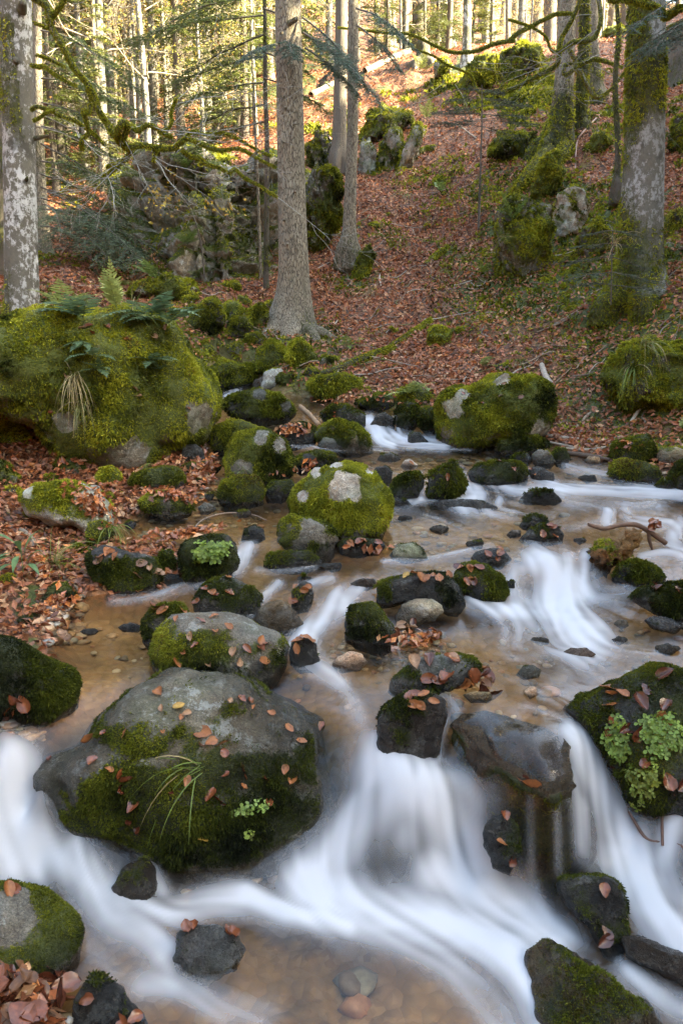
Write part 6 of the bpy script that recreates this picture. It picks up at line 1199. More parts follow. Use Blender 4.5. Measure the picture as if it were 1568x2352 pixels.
# ------------------------------------------------------------------ dead leaves
TONES = {'red brown': (.23, .075, .032), 'brown': (.20, .095, .045), 'orange': (.40, .155, .05), 'pale tan': (.42, .25, .14), 'dark wet': (.11, .035, .02), 'yellow': (.52, .33, .06)}
TONES = {k: tuple(c * f for c, f in zip(v, (.68, .62, .58))) for k, v in TONES.items()}
gl_ = np.random.default_rng(100)
def litter(name, P, N, s, cols, seed, mat, label):
    g = np.random.default_rng(seed); n = len(P)
    Nn = norm(N + g.normal(size=(n, 3)) * .38); t = norm(np.cross(Nn, g.normal(size=(n, 3)))); b = np.cross(Nn, t); s = s[:, None]; w = s * g.uniform(.30, .42, (n, 1)); k = g.uniform(-.05, .3, (n, 1)) * s
    e = g.uniform(-.15, .35, (n, 1)) * s
    V = np.stack([P - t * s * .5, P + b * w * .8 + Nn * k - t * s * .05, P + t * s * .5 + Nn * e, P - b * w * .8 + Nn * k - t * s * .05, P + Nn * (-.02) * s], 1).reshape(-1, 3)
    i = np.arange(n)[:, None] * 5
    F = np.concatenate([i + [0, 1, 4], i + [1, 2, 4], i + [2, 3, 4], i + [3, 0, 4]])
    me = make_mesh(name, V, [F], [mat], None, False, None, np.repeat(cols, 5, 0))
    return tag(link(name, me), label, 'leaves', kind='stuff')
gz_, gzx = np.gradient(TZ, GY, GX)
GN = norm(np.stack([-gzx, -gz_, np.ones_like(TZ)], -1))
def ground_n(x, y): return norm(np.stack([grid_at(GN[..., k], x, y) for k in range(3)], -1))
g = np.random.default_rng(101)
Ys = np.concatenate([g.uniform(2.2, 14, 440000), g.uniform(14, 27, 250000)]); Xs = g.uniform(-.56, .56, len(Ys)) * (Ys + .8)
acc = np.where(Ys < 14, np.abs(Ys) / 14, np.clip((14 / Ys) ** 1.2, 0, 1) * .45)
sdl = stream_sdf(Xs, Ys); ml = grid_at(MOSSM, Xs, Ys); pn = fbm2(Xs, Ys, 1.1, 3, 55)
leftb = np.exp(-((Xs + 1.9) ** 2 + (Ys - 5.2) ** 2) / 2.2)
p_ = acc * sstep(.0, .10, sdl) * (1 - .86 * ml) * np.clip(.78 + .9 * pn + .6 * leftb, .12, 1)
k = g.random(len(Ys)) < p_; Xs, Ys = Xs[k], Ys[k]
zz = ground_z(Xs, Ys); P = np.stack([Xs, Ys, zz + g.uniform(.004, .035, len(Xs))], -1)
base = np.array([(.30, .10, .042), (.25, .105, .05), (.48, .18, .055), (.48, .27, .14), (.37, .14, .062), (.14, .052, .028)])
ci = g.choice(6, len(Xs), p=[.26, .22, .06, .12, .22, .12]); cols = base[ci] * g.uniform(.7, 1.25, (len(Xs), 1))
cols = cols * (1 + .25 * fbm2(Xs, Ys, .8, 2, 66))[:, None]
litter('leaf_litter', P, ground_n(Xs, Ys), np.where(Ys < 14, 1, 1.3) * g.uniform(.034, .068, len(Xs)), cols, 102, M_LEAF, 'reddish brown beech leaves carpeting the slopes')
# moss cushions on the soil
Ys = g.uniform(4.5, 18, 260000); Xs = g.uniform(-.56, .56, len(Ys)) * (Ys + .8); ml = grid_at(MOSSM, Xs, Ys) + .35 * fbm2(Xs, Ys, 3, 2, 70)
k = (g.random(len(Ys)) < np.clip((ml - .28) * 1.6, 0, 1) * Ys / 18) & (stream_sdf(Xs, Ys) > .02); Xs, Ys = Xs[k], Ys[k]
P = np.stack([Xs, Ys, ground_z(Xs, Ys) + .004], -1); mb = MB(); tuft_geo(P, ground_n(Xs, Ys), .0075 * Ys ** .85 * g.uniform(.6, 1.3, len(Xs)), 4, 103, np.clip(.40 + .5 * fbm(P, 2.5, 3, 6), 0, 1), np.full(len(Xs), .15), mb)
tag(link('moss_carpet', mb.build('moss_carpet', [M_MOSS])), 'green moss growing in patches between the dead leaves', 'moss', kind='stuff')
# single leaves, crinkled in a few ways
def leaf_mesh(seed, tone, wet=False):
    g = np.random.default_rng(seed); n = 7; t = np.linspace(0, 1, n); half = .33 * np.sin(np.pi * t ** .8) ** .85; half[0] = .012; half[-1] = .01
    curl, fold, tw = g.uniform(-.9, 1.1), g.uniform(.1, .7), g.uniform(-.5, .5); V = []; col = []
    for i in range(n):
        a = curl * (t[i] - .4); x = (t[i] - .5) * math.cos(a * .5); z = .28 * curl * (t[i] - .4) ** 2
        for j, u in enumerate((-1, -.5, 0, .5, 1)):
            y = u * half[i]; zz = z + abs(u) * half[i] * fold + tw * .5 * y * (t[i] - .5) + .03 * math.sin(9 * t[i] + 2 * u) * abs(u) + .02 * g.normal() * abs(u)
            V.append((x + .03 * math.cos(14 * t[i]) * (abs(u) == 1), y * (1 - .15 * fold), zz)); c = np.array(tone) * (1.0 if j != 2 else 1.25) * g.uniform(.8, 1.2) * (.85 if abs(u) == 1 else 1); col.append(c)
    V.append((-.5 - .16, 0.02, .05)); col.append(np.array(tone) * .7); V.append((-.5 - .16, .035, .05)); col.append(np.array(tone) * .7)
    i = np.arange(n - 1)[:, None] * 5; j = np.arange(4)[None]; Q = np.stack([i + j, i + j + 5, i + j + 6, i + j + 1], -1).reshape(-1, 4)
    return make_mesh('fallen_leaf', np.array(V), [Q, np.array([[2, 1, n * 5, n * 5 + 1]])], [M_WETLEAF if wet else M_LEAF], None, True, None, np.array(col))
LEAFM = {k: [leaf_mesh(200 + 7 * i + hash(len(k)) % 50, v, k in ('dark wet', 'red brown')) for i in range(4)] for k, v in TONES.items()}
bpy.context.view_layer.update()
DG = bpy.context.evaluated_depsgraph_get()
def cast(px, py):
    r = norm(rays(px, py)[None])[0]; ok, loc, nrm, _, ob, _ = SC.ray_cast(DG, Vector(CAMP), Vector(r), distance=60)
    if not ok: return None
    while ob.parent is not None: ob = ob.parent
    return np.array(loc), np.array(nrm), ob
NLEAF = [0]; USED = {}
def short(lab):
    w = lab.split(); return ' '.join(w[:7]) if len(w) > 7 else lab
def put_leaf(px, py, size=.062, tone=None, where=None, lift=.006, tilt=.3, label=None, group='fallen leaves on the rocks', N=None, pos=None):
    g = gl_
    if pos is None:
        h = cast(px, py)
        if h is None: return None
        loc, nrm, ob = h
    else: loc, nrm = pos, N
    nrm = norm((nrm * .6 + np.array([0, -.1, .6]) + g.normal(size=3) * tilt)[None])[0]
    tone = tone or str(g.choice(list(TONES), p=[.28, .12, .28, .14, .13, .05]))
    o = bpy.data.objects.new('fallen_leaf', LEAFM[tone][int(g.integers(0, 4))]); COL.objects.link(o)
    o.rotation_euler = (Vector(nrm).to_track_quat('Z', 'Y').to_matrix() @ Matrix.Rotation(g.uniform(0, 6.28), 3, 'Z')).to_euler()
    s = size * g.uniform(.8, 1.2); o.scale = (s, s * g.uniform(.85, 1.15), s); o.location = loc + nrm * lift
    base = f'{tone} leaf {where}'; NLEAF[0] += 1
    USED[base] = USED.get(base, 0) + 1
    tag(o, base, 'leaf', group); return o
def quad_word(px, py, x0, x1, y0, y1):
    return ('upper ' if py < .5 * (y0 + y1) else 'lower ') + ('left' if px < x0 + .33 * (x1 - x0) else 'right' if px > x0 + .67 * (x1 - x0) else 'middle')
def scatter_leaves(box, n, what, size=.058, tones=None, onlyrock=True, tilt=.3, up=.05, seed=0, lift=.006):
    x0, x1, y0, y1 = box; g = np.random.default_rng(seed + int(x0)); c = 0; tries = 0
    while c < n and tries < n * 30:
        tries += 1; x, y = g.uniform(x0, x1), g.uniform(y0, y1); h = cast(x, y)
        if h is None or h[1][2] < up: continue
        if onlyrock and h[2] not in ROCKS: continue
        if put_leaf(x, y, size, tones[int(g.integers(0, len(tones)))] if tones else None, f'on the {quad_word(x, y, *box)} of {what}', tilt=tilt, lift=lift): c += 1
FB = 'the huge boulder'
for (x, y, s, t) in ((365, 1592, .06, 'orange'), (410, 1625, .06, 'yellow'), (428, 1640, .04, 'pale tan'), (372, 1628, .03, 'pale tan'), (415, 1650, .04, 'orange'), (528, 1612, .035, 'pale tan'), (555, 1606, .05, 'red brown'), (575, 1612, .045, 'red brown'), (582, 1626, .03, 'orange'), (624, 1639, .05, 'orange'), (663, 1674, .05, 'orange'),
                     (692, 1704, .045, 'orange'), (738, 1668, .045, 'red brown'), (468, 1685, .09, 'orange'), (485, 1705, .06, 'orange'), (512, 1712, .065, 'orange'), (462, 1715, .04, 'red brown'), (515, 1730, .04, 'red brown'), (375, 1684, .035, 'orange'), (290, 1685, .045, 'orange'), (205, 1700, .06, 'orange'), (240, 1685, .04, 'red brown'), (212, 1750, .05, 'red brown'),
                     (115, 1745, .03, 'dark wet'), (250, 1770, .045, 'orange'), (283, 1782, .06, 'red brown'), (290, 1800, .06, 'red brown'), (275, 1815, .055, 'dark wet'), (308, 1850, .07, 'red brown'), (312, 1870, .08, 'dark wet'), (305, 1890, .06, 'dark wet'), (318, 1905, .05, 'dark wet'), (430, 1795, .05, 'orange'), (485, 1828, .06, 'red brown'), (505, 1832, .06, 'dark wet'), (397, 1820, .045, 'dark wet'), (555, 1775, .055, 'dark wet'), (520, 1780, .035, 'red brown'), (610, 1795, .045, 'dark wet'), (655, 1768, .04, 'orange'), (672, 1794, .05, 'orange'), (617, 1848, .05, 'red brown'), (465, 1932, .05, 'yellow'), (558, 1808, .03, 'orange')):
    put_leaf(x, y, s * .95, t, f'on the {quad_word(x, y, 60, 780, 1536, 1990)} of {FB}', tilt=.2)
scatter_leaves((400, 650, 1412, 1530), 17, 'the flat leafy slab', .05, ['orange', 'red brown', 'pale tan', 'orange'])
scatter_leaves((1370, 1568, 1548, 1700), 19, 'the big dark right boulder', .07, ['red brown', 'orange', 'red brown', 'dark wet'], seed=2)
scatter_leaves((1370, 1568, 1700, 1850), 7, 'the big dark right boulder', .065, ['red brown', 'dark wet', 'red brown'], up=-.2, seed=3)
scatter_leaves((930, 1040, 1308, 1330), 7, 'the black wedge rock', .06, ['orange', 'red brown', 'orange', 'yellow'])
scatter_leaves((1050, 1150, 1290, 1345), 8, 'the red leaf topped rock', .06, ['red brown', 'dark wet', 'orange'])
scatter_leaves((450, 600, 1325, 1390), 6, 'the dark dome rock', .055, ['orange', 'red brown'])
scatter_leaves((215, 370, 1255, 1330), 10, 'the leaf heaped dark rock', .065, ['pale tan', 'brown', 'orange'])
scatter_leaves((1185, 1295, 1205, 1240), 5, 'the flat red leafed rock', .05, ['red brown'])
scatter_leaves((1460, 1568, 1340, 1390), 5, 'the leaf strewn right edge rock', .06, ['red brown', 'dark wet'])
scatter_leaves((930, 1100, 1510, 1570), 6, 'the broad dark rock', .07, ['red brown', 'dark wet', 'pale tan'])
scatter_leaves((930, 1000, 1595, 1625), 6, 'the dark rock beside the pour', .06, ['orange', 'red brown'])
scatter_leaves((100, 420, 700, 800), 9, 'the largest boulder', .075, ['brown', 'red brown', 'pale tan', 'red brown'], seed=5)
scatter_leaves((60, 460, 800, 1000), 7, 'the largest boulder', .06, ['brown', 'red brown', 'pale tan'], up=-.1, seed=6)
scatter_leaves((1150, 1320, 1760, 1990), 4, 'the wet slab', .05, ['dark wet', 'red brown', 'orange'], up=-.6)
put_leaf(1222, 1816, .10, 'orange', 'on the brow of the wet slab', tilt=.1)
put_leaf(20, 2045, .075, 'orange', 'on top of the round mossy rock at the left edge')
put_leaf(32, 2042, .06, 'red brown', 'on top of the round mossy rock at the left edge')
for x, y in ((430, 2130), (445, 2126), (520, 2140), (535, 2146)): put_leaf(x, y, .055, 'red brown', f'on the wet bluish rock, {"left" if x < 480 else "right"} side')
for x, y in ((1388, 2045), (1393, 2145), (1385, 2160)): put_leaf(x, y, .06, 'red brown' if y < 2100 else 'dark wet', 'on the steep dark rock at the lower right')
for x, y in ((280, 2350), (310, 2340), (200, 2300)): put_leaf(x, y, .06, 'red brown', 'on the angular dark rock at the bottom edge')
scatter_leaves((665, 720, 1335, 1390), 5, 'the small upright leafy rock', .05, ['orange', 'red brown'])
scatter_leaves((670, 735, 1463, 1490), 4, 'the small black rock by the slab', .055, ['orange'])
scatter_leaves((775, 890, 1238, 1262), 4, 'the low rock by the bright boulder', .06, ['red brown', 'orange'])
scatter_leaves((330, 420, 1388, 1405), 5, 'the rock tucked behind the slab', .06, ['red brown', 'orange'])
scatter_leaves((1080, 1150, 1260, 1290), 5, 'the flat bluish stone', .055, ['red brown'])
scatter_leaves((1020, 1260, 865, 930), 5, 'the large shaggy boulder', .06, ['brown', 'red brown'])
scatter_leaves((740, 835, 932, 965), 4, 'the leaf covered rock above the fall', .065, ['red brown'])
scatter_leaves((635, 720, 970, 1005), 4, 'the red leaf heaped rock', .065, ['red brown'])
scatter_leaves((860, 1260, 1060, 1110), 6, 'the dark rocks of the upper step', .05, ['red brown', 'orange'])
# heaps: each leaf of the big wet heap and of the bundle
def heap(cx, cy, rx, ry, n, what, size, tones, lift=.05, seed=0, ground=True):
    g = np.random.default_rng(seed)
    for k in range(n):
        a, r = g.uniform(0, 6.28), math.sqrt(g.random()); x, y = cx + rx * r * math.cos(a), cy + ry * r * math.sin(a); h = cast(x, y)
        if h is None: continue
        put_leaf(x, y, size, tones[int(g.integers(0, len(tones)))], f'in the {quad_word(x, y, cx - rx, cx + rx, cy - ry, cy + ry)} of {what}', lift=lift * (1 - r) * g.random() + .008, tilt=.65)
heap(70, 2300, 105, 75, 35, 'the wet leaf heap in the corner', .08, ['red brown', 'dark wet', 'red brown', 'dark wet', 'brown'], .10, 1)
heap(1102, 1572, 38, 26, 16, 'the leaf bundle on its stone', .075, ['red brown', 'dark wet', 'brown', 'orange'], .11, 2)
heap(955, 1458, 62, 26, 12, 'the leaf patch by the pyramid rock', .065, ['red brown', 'pale tan', 'orange', 'dark wet'], .03, 3)
heap(120, 1430, 60, 45, 8, 'the leaves on the left gravel', .07, ['brown', 'orange', 'red brown', 'pale tan'], .03, 4)
heap(20, 1640, 50, 40, 6, 'the leaves under the left edge boulder', .07, ['red brown', 'dark wet'], .03, 5)
# loose wet leaves along the shores: too many to count
Pn, Nn = [], []
g = np.random.default_rng(111)
def shore(poly, n, lift=.03):
    p = np.array(poly, float); c = 0
    for _ in range(n):
        w = g.dirichlet(np.ones(len(p))); x, y = w @ p; h = cast(x + g.normal() * 6, y + g.normal() * 4)
        if h is None or h[1][2] < .1: continue
        Pn.append(h[0] + h[1] * g.uniform(.004, lift)); Nn.append(h[1])
for poly, n in (([(40, 1230), (130, 1240), (200, 1260), (150, 1380), (60, 1330), (10, 1330)], 240), ([(110, 1380), (170, 1370), (210, 1340), (150, 1420), (60, 1470), (30, 1400)], 220), ([(420, 1240), (330, 1240), (270, 1245), (480, 1225), (600, 1200)], 170), ([(480, 1010), (520, 1050), (480, 1090), (400, 1120), (470, 1130)], 220),
                ([(640, 980), (720, 1000), (620, 1000), (700, 975)], 70), ([(620, 1095), (700, 1090), (740, 1050)], 60), ([(280, 1130), (460, 1140), (330, 1110), (480, 1160)], 150), ([(1380, 1050), (1500, 1030), (1300, 1000), (1330, 960)], 150), ([(180, 1150), (330, 1100), (120, 1110), (260, 1240)], 200), ([(870, 1460), (1020, 1450), (900, 1500), (1000, 1490)], 70),
                ([(960, 930), (700, 930), (850, 900)], 80), ([(0, 1010), (120, 1040), (240, 1070), (0, 1090)], 220), ([(0, 2230), (150, 2290), (60, 2200), (160, 2352), (0, 2352)], 60), ([(760, 1250), (880, 1260), (900, 1270)], 20)): shore(poly, n)
Pn, Nn = np.array(Pn), np.array(Nn); ci = g.choice(6, len(Pn), p=[.32, .14, .14, .12, .16, .12])
litter('shore_leaves', Pn, Nn, g.uniform(.035, .066, len(Pn)), base[ci] * g.uniform(.7, 1.3, (len(Pn), 1)), 112, M_WETLEAF, 'wet leaves washed up along the shores')
# small twigs and stones lying in the leaves
g = np.random.default_rng(140); mb = MB()
for k in range(420):
    x, y = g.uniform(60, 1568), g.uniform(120, 980); h = ground_hit([x], [y], TZ)[0]
    if h[1] > 22 or stream_sdf(np.array([h[0]]), np.array([h[1]]))[0] < .1: continue
    a = g.normal() * .7 + .5; L = g.uniform(.15, .6); d = np.array([math.cos(a), math.sin(a) * .6, 0]); q = np.array([h + d * L * u + np.array([0, 0, 0]) + g.normal(size=3) * .02 for u in (-.5, -.2, .15, .5)]); q[:, 2] = ground_z(q[:, 0], q[:, 1]) + .02 + .02 * g.random(4)
    V, fs = tube_geo(smooth_path(q, 8), np.linspace(.007, .003, 8) * g.uniform(.6, 1.3), 5); mb.add(V, fs, None, col=np.array(((.30, .25, .2), (.16, .11, .08), (.24, .17, .12), (.12, .12, .04))[int(g.integers(0, 4))]) * g.uniform(.7, 1.2))
tag(link('fallen_twigs', mb.build('fallen_twigs', [M_TWIG])), 'small broken twigs scattered in the dead leaves', 'twigs', kind='stuff')
# ------------------------------------------------------------------ pebbles
g = np.random.default_rng(120); mb = MB(); n2, F2 = ico(2)
PC = np.array([(.30, .19, .11), (.40, .27, .17), (.22, .14, .09), (.45, .36, .27), (.16, .12, .10), (.34, .17, .10), (.26, .24, .21)])
def pebble(p, s, c):
    V = n2 * (s * np.array([g.uniform(.8, 1.3), g.uniform(.7, 1.1), g.uniform(.28, .6)])) * (1 + .2 * np.sin(n2 @ g.normal(size=3) * 2.5 + g.uniform(0, 6)))[:, None]
    a = g.uniform(0, 6.28); R = np.array([[math.cos(a), -math.sin(a), 0], [math.sin(a), math.cos(a), 0], [0, 0, 1]]); mb.add(V @ R.T + p, [F2], None, col=c)
for (x0, x1, y0, y1, n, s0, s1) in ((200, 700, 1420, 1560, 40, .008, .03), (850, 1560, 1420, 1560, 130, .006, .025), (760, 1020, 1470, 1540, 170, .008, .022), (100, 190, 1370, 1480, 130, .014, .04), (880, 1300, 1180, 1290, 80, .010, .035), (300, 640, 1170, 1240, 90, .010, .03), (650, 1300, 1570, 1660, 30, .012, .035),
                                (380, 700, 2010, 2090, 25, .012, .03), (760, 840, 2200, 2340, 3, .03, .06), (1300, 1560, 1040, 1120, 90, .012, .04), (450, 560, 1090, 1170, 110, .012, .035), (0, 100, 1620, 1700, 60, .012, .035), (150, 220, 2300, 2352, 16, .015, .03), (800, 1200, 1030, 1080, 120, .012, .04)):
    hx, hy = g.uniform(x0, x1, n), g.uniform(y0, y1, n); H = ground_hit(hx, hy, TZ); s = g.uniform(s0, s1, n) ** 1.0
    for p, q in zip(H, s): pebble(p + [0, 0, q * .12], q, PC[g.integers(0, 7)] * g.uniform(.7, 1.2))
M_PEB = mat_tone('pebble', .45)
tag(link('pebbles', mb.build('pebbles', [M_PEB])), 'rounded tan and brown pebbles on the bed and the shores of the brook', 'pebbles', kind='stuff')
# ------------------------------------------------------------------ ferns, grass, small plants
def frond(mb, p0, d, L, g, col, droop=.8):
    n = 15; d = norm(np.array(d, float)[None])[0]; pts = [np.array(p0, float)]
    for i in range(n): d = norm((d + np.array([0, 0, -droop / n * (.4 + i / n)]))[None])[0]; pts.append(pts[-1] + d * L / n)
    P = np.array(pts); V, fs = tube_geo(P, np.linspace(.0025, .0008, n + 1), 3); mb.add(V, fs, None, col=np.array(col) * .8)
    T = norm(np.gradient(P, axis=0)); S = norm(np.cross(T, [0, 0, 1.0]) + 1e-6); U = np.cross(S, T)
    for i in range(2, n + 1):
        u = i / n; l = L * .26 * math.sin(math.pi * (1 - (1 - u) ** 1.5)) ** .8 * g.uniform(.85, 1.1) + .004
        for sg in (-1, 1):
            e = norm((S[i] * sg + T[i] * .45 - U[i] * .1 + g.normal(size=3) * .06)[None])[0]; w = T[i] * L / n * .42; a = P[i]
            q = np.array([a - w * .6, a + e * l * .3 - w, a + e * l * .7 - w * .7, a + e * l, a + e * l * .7 + w * .7, a + e * l * .3 + w, a + w * .6])
            q += U[i] * .03 * l * g.normal()
            mb.add(q, [np.array([[0, 1, 5, 6], [1, 2, 4, 5]]), np.array([[2, 3, 4]])], None, col=np.array(col) * g.uniform(.8, 1.2))
FBL, FPL, FGR = (.13, .20, .10), (.32, .36, .11), (.15, .21, .05)
def fern(label, px, py, L, n, col, spread=.9, out=.6, seed=0, group=None):
    h = cast(px, py)
    if h is None: return
    loc, nrm, _ = h; g = np.random.default_rng(seed + int(px)); o = tree_root('fern', label, 'fern', loc - nrm * .01, group); away = norm((nrm * .45 + (np.array([0, -.9, .05]) if col is FBL else np.array([0, -.4, .4])))[None])[0]
    s = norm(np.cross(away, [0, 0, 1.0])[None])[0]
    for k in range(n):
        mb = MB(); a = (k + .5) / n * 2 - 1; frond(mb, loc + nrm * .012, away * out + s * a * spread + np.array([0, 0, .25]) + g.normal(size=3) * .15, L * 1.02 * g.uniform(.75, 1.15), g, col, g.uniform(.6, 1.2)); link('frond', mb.build('frond', [M_GREEN], loc - nrm * .01), o)
for k, a in enumerate((('pale fern on the crown of the largest boulder beside the pale beech', 150, 706, .34, 5, FPL), ('broad grey green fern at the top of the largest boulder', 195, 730, .40, 6, FBL), ('light green fern standing up behind the crown of the largest boulder', 270, 712, .34, 5, FPL), ('blue green fern at the right shoulder of the largest boulder', 345, 728, .42, 6, FBL), ('drooping blue green fern at the right end of the largest boulder', 385, 745, .36, 5, FBL),
          ('small hanging fern in the upper left face of the largest boulder', 195, 782, .17, 4, FBL), ('small hanging fern in the middle face of the largest boulder', 215, 815, .20, 4, FBL), ('low small fern under the hanging one on the largest boulder', 232, 850, .17, 5, FBL), ('small spread fern on the right face of the largest boulder', 345, 828, .19, 6, FBL), ('tiny fern tip below the spread fern on the largest boulder', 370, 850, .12, 3, FBL),
          ('fern on the mossy outcrop of the right slope', 1175, 510, .30, 5, FGR), ('fern below the mossy outcrop on the right slope', 1110, 632, .24, 4, FGR), ('yellow green fern in leaves above the large shaggy boulder', 1105, 838, .24, 4, FPL), ('pale fern in the leaves above the upper fall', 940, 903, .26, 5, FPL), ('pale fern left of the large shaggy boulder', 985, 893, .22, 4, FPL), ('green fern at the lower left of the right slope', 795, 792, .26, 5, FGR),
          ('single yellow fern on the upper slope', 980, 275, .36, 3, FPL), ('single yellow fern near the ridge block', 970, 165, .42, 3, FPL), ('small fern in the middle of the leaf slope', 1015, 440, .3, 3, FGR), ('fern by the shore rocks at the right edge', 1560, 985, .2, 4, FPL), ('fern on the tall cliff shoulder', 430, 560, .34, 5, FGR), ('fern at the foot of the cliff', 455, 640, .34, 5, FGR), ('fern above the dark hollow', 360, 640, .36, 5, FGR), ('fern left of the dark hollow', 290, 655, .34, 5, FPL), ('fern on the upper cliff ledge', 440, 400, .4, 4, FGR), ('fern on the dark cliff wall', 530, 500, .34, 4, FGR))): fern(*a, seed=k)
def grass(label, px, py, L, n, col, hang=.9, dirn=None, seed=0, wd=.004, name='grass_tuft'):
    h = cast(px, py)
    if h is None: return
    loc, nrm, _ = h; g = np.random.default_rng(seed + 3); mb = MB(); out = norm((nrm * .6 + np.array([0, -.2, .5]))[None])[0] if dirn is None else np.array(dirn, float)
    for k in range(n):
        d = norm((out + g.normal(size=3) * .45)[None])[0]; l = L * g.uniform(.5, 1.15); p = loc + g.normal(size=3) * .012; pts = [p]
        for i in range(7): d = norm((d + np.array([0, 0, -hang * .32]))[None])[0]; pts.append(pts[-1] + d * l / 7)
        P = np.array(pts); S = norm(np.cross(np.gradient(P, axis=0), norm(g.normal(size=3) + np.array([0, -1.5, 0])))); w = wd * np.array([.8, 1, 1, 1, .9, .7, .45, .08])[:, None] * .5
        V = np.concatenate([P - S * w, P + S * w]); i = np.arange(7); c = np.array(col) if g.random() < .72 else np.array((.34, .27, .13)); mb.add(V, [np.stack([i, i + 8, i + 9, i + 1], -1)], None, col=c * g.uniform(.7, 1.3))
    tag(link(name, mb.build(name, [M_GREEN], loc), loc=loc), label, 'grass')
GG, GD = (.14, .19, .035), (.34, .27, .13)
for k, a in enumerate((('long bladed green grass tuft drooping on the face of the huge boulder', 455, 1765, .30, 26, GG, .8), ('long drooping grass with dry blades on the face of the largest boulder', 172, 868, .36, 42, GD, 1.2), ('lower hanging grass tuft on the face of the largest boulder', 190, 925, .30, 30, (.2, .22, .08), 1.4), ('upright grass on the crown of the largest boulder', 300, 722, .30, 22, GG, .6),
         ('drooping grass on top of the big mossy boulder at the right edge', 1478, 790, .38, 40, (.22, .24, .06), 1.1), ('second grass tuft hanging lower on the right edge mossy boulder', 1450, 845, .36, 30, GG, 1.2), ('grass sprout at the foot of the largest boulder', 345, 1068, .12, 18, GG, .5), ('grass sprout on the rounded bright mossy rock', 558, 1080, .15, 16, GG, .6), ('yellow green grass bunch on the left bank above the water', 125, 1300, .26, 46, (.24, .27, .06), .9), ('hanging grass at the lower end of the lichen slab', 258, 1215, .18, 30, (.2, .25, .05), 1.3),
         ('grass tuft in the leaves at the middle of the right slope', 1080, 740, .26, 22, GG, .8), ('dry pale grass tuft on the slope below the sapling', 1010, 620, .3, 24, GD, 1.0), ('dry grass tuft at the left of the leaf slope', 850, 680, .3, 26, GD, 1.0), ('grass tuft right of the second fir', 880, 545, .34, 20, GG, .8), ('dark grass tuft in the middle of the leaf slope', 930, 450, .34, 24, GG, 1.0), ('grass tuft hanging on the mossy outcrop', 1168, 545, .34, 26, GG, 1.2), ('dry fringe of grass under the mossy twin trees', 1335, 380, .5, 40, GD, 1.3), ('thin grass tuft above the large shaggy boulder', 1195, 830, .24, 20, GG, .8), ('grass tuft by the inlet', 680, 900, .14, 20, GG, .5), ('grass at the foot of the big straight fir', 760, 790, .22, 20, GG, .7),
         ('pale grass on the slope right of the outcrop', 1410, 560, .3, 24, GD, 1.0), ('small dry grass tuft in the lower leaf slope', 880, 770, .24, 18, GD, .9), ('small grass tuft below the moss mound', 1040, 700, .22, 18, GG, .8), ('grass tuft on the upper slope near the crag', 960, 235, .4, 20, GD, .9))): grass(*a, seed=k)
def leafy(label, pts, n, s, col, seed, name='small_plant', lift=.03, cat='plant'):
    g = np.random.default_rng(seed); mb = MB(); p = np.array(pts, float); loc0 = None
    for k in range(n):
        w = g.dirichlet(np.ones(len(p)) * .8); x, y = w @ p; h = cast(x, y)
        if h is None: continue
        loc, nrm, _ = h
        if loc0 is None: loc0 = loc
        nn = norm((nrm + g.normal(size=3) * .5 + np.array([0, -.2, .5]))[None])[0]; c = loc + nn * g.uniform(.3, 1) * lift
        V, fs = tube_geo(np.array([loc, c]), [.0012, .0009], 3, False); mb.add(V, fs, None, col=np.array(col) * .7)
        t = norm(np.cross(nn, g.normal(size=3))[None])[0]; b = np.cross(nn, t); cc = np.array(col) * g.uniform(.6, 1.35)
        for j in range(3):
            a = j * 2.094 + g.normal() * .2; dd = math.cos(a) * t + math.sin(a) * b; e = np.cross(nn, dd); sz = s * g.uniform(.7, 1.2); q = np.array([c, c + dd * sz * .45 + e * sz * .36, c + dd * sz * .85 + e * sz * .3, c + dd * sz, c + dd * sz * .85 - e * sz * .3, c + dd * sz * .45 - e * sz * .36]) + nn * sz * .12 * np.array([0, 1, 1.2, .6, 1.2, 1])[:, None]
            mb.add(q, [np.array([[0, 1, 2, 3], [0, 3, 4, 5]])], None, col=cc)
    if loc0 is not None: tag(link(name, mb.build(name, [M_GREEN], loc0), loc=loc0), label, cat)
LG = (.16, .23, .035)
leafy('fresh green small leaved plant on the left part of the big dark right boulder', [(1375, 1690), (1420, 1640), (1450, 1700), (1400, 1740), (1440, 1760)], 170, .016, LG, 1)
leafy('fresh green small leaved plant at the right part of the big dark right boulder', [(1460, 1650), (1540, 1640), (1568, 1720), (1500, 1760)], 190, .017, LG, 2)
leafy('trailing small leaved plant low on the big dark right boulder', [(1430, 1770), (1520, 1760), (1500, 1830), (1460, 1850)], 120, .015, (.22, .26, .04), 3)
leafy('clover like plant spreading over the round leafy rock', [(428, 1290), (450, 1250), (500, 1260), (540, 1250), (510, 1300)], 110, .026, LG, 4)
leafy('little herb with lobed leaves low on the huge boulder', [(535, 1870), (560, 1850), (600, 1845), (620, 1865)], 30, .017, (.2, .28, .06), 5)
leafy('tiny herb under the lobed herb on the huge boulder', [(568, 1910), (578, 1915), (575, 1922)], 10, .016, (.22, .28, .06), 6)
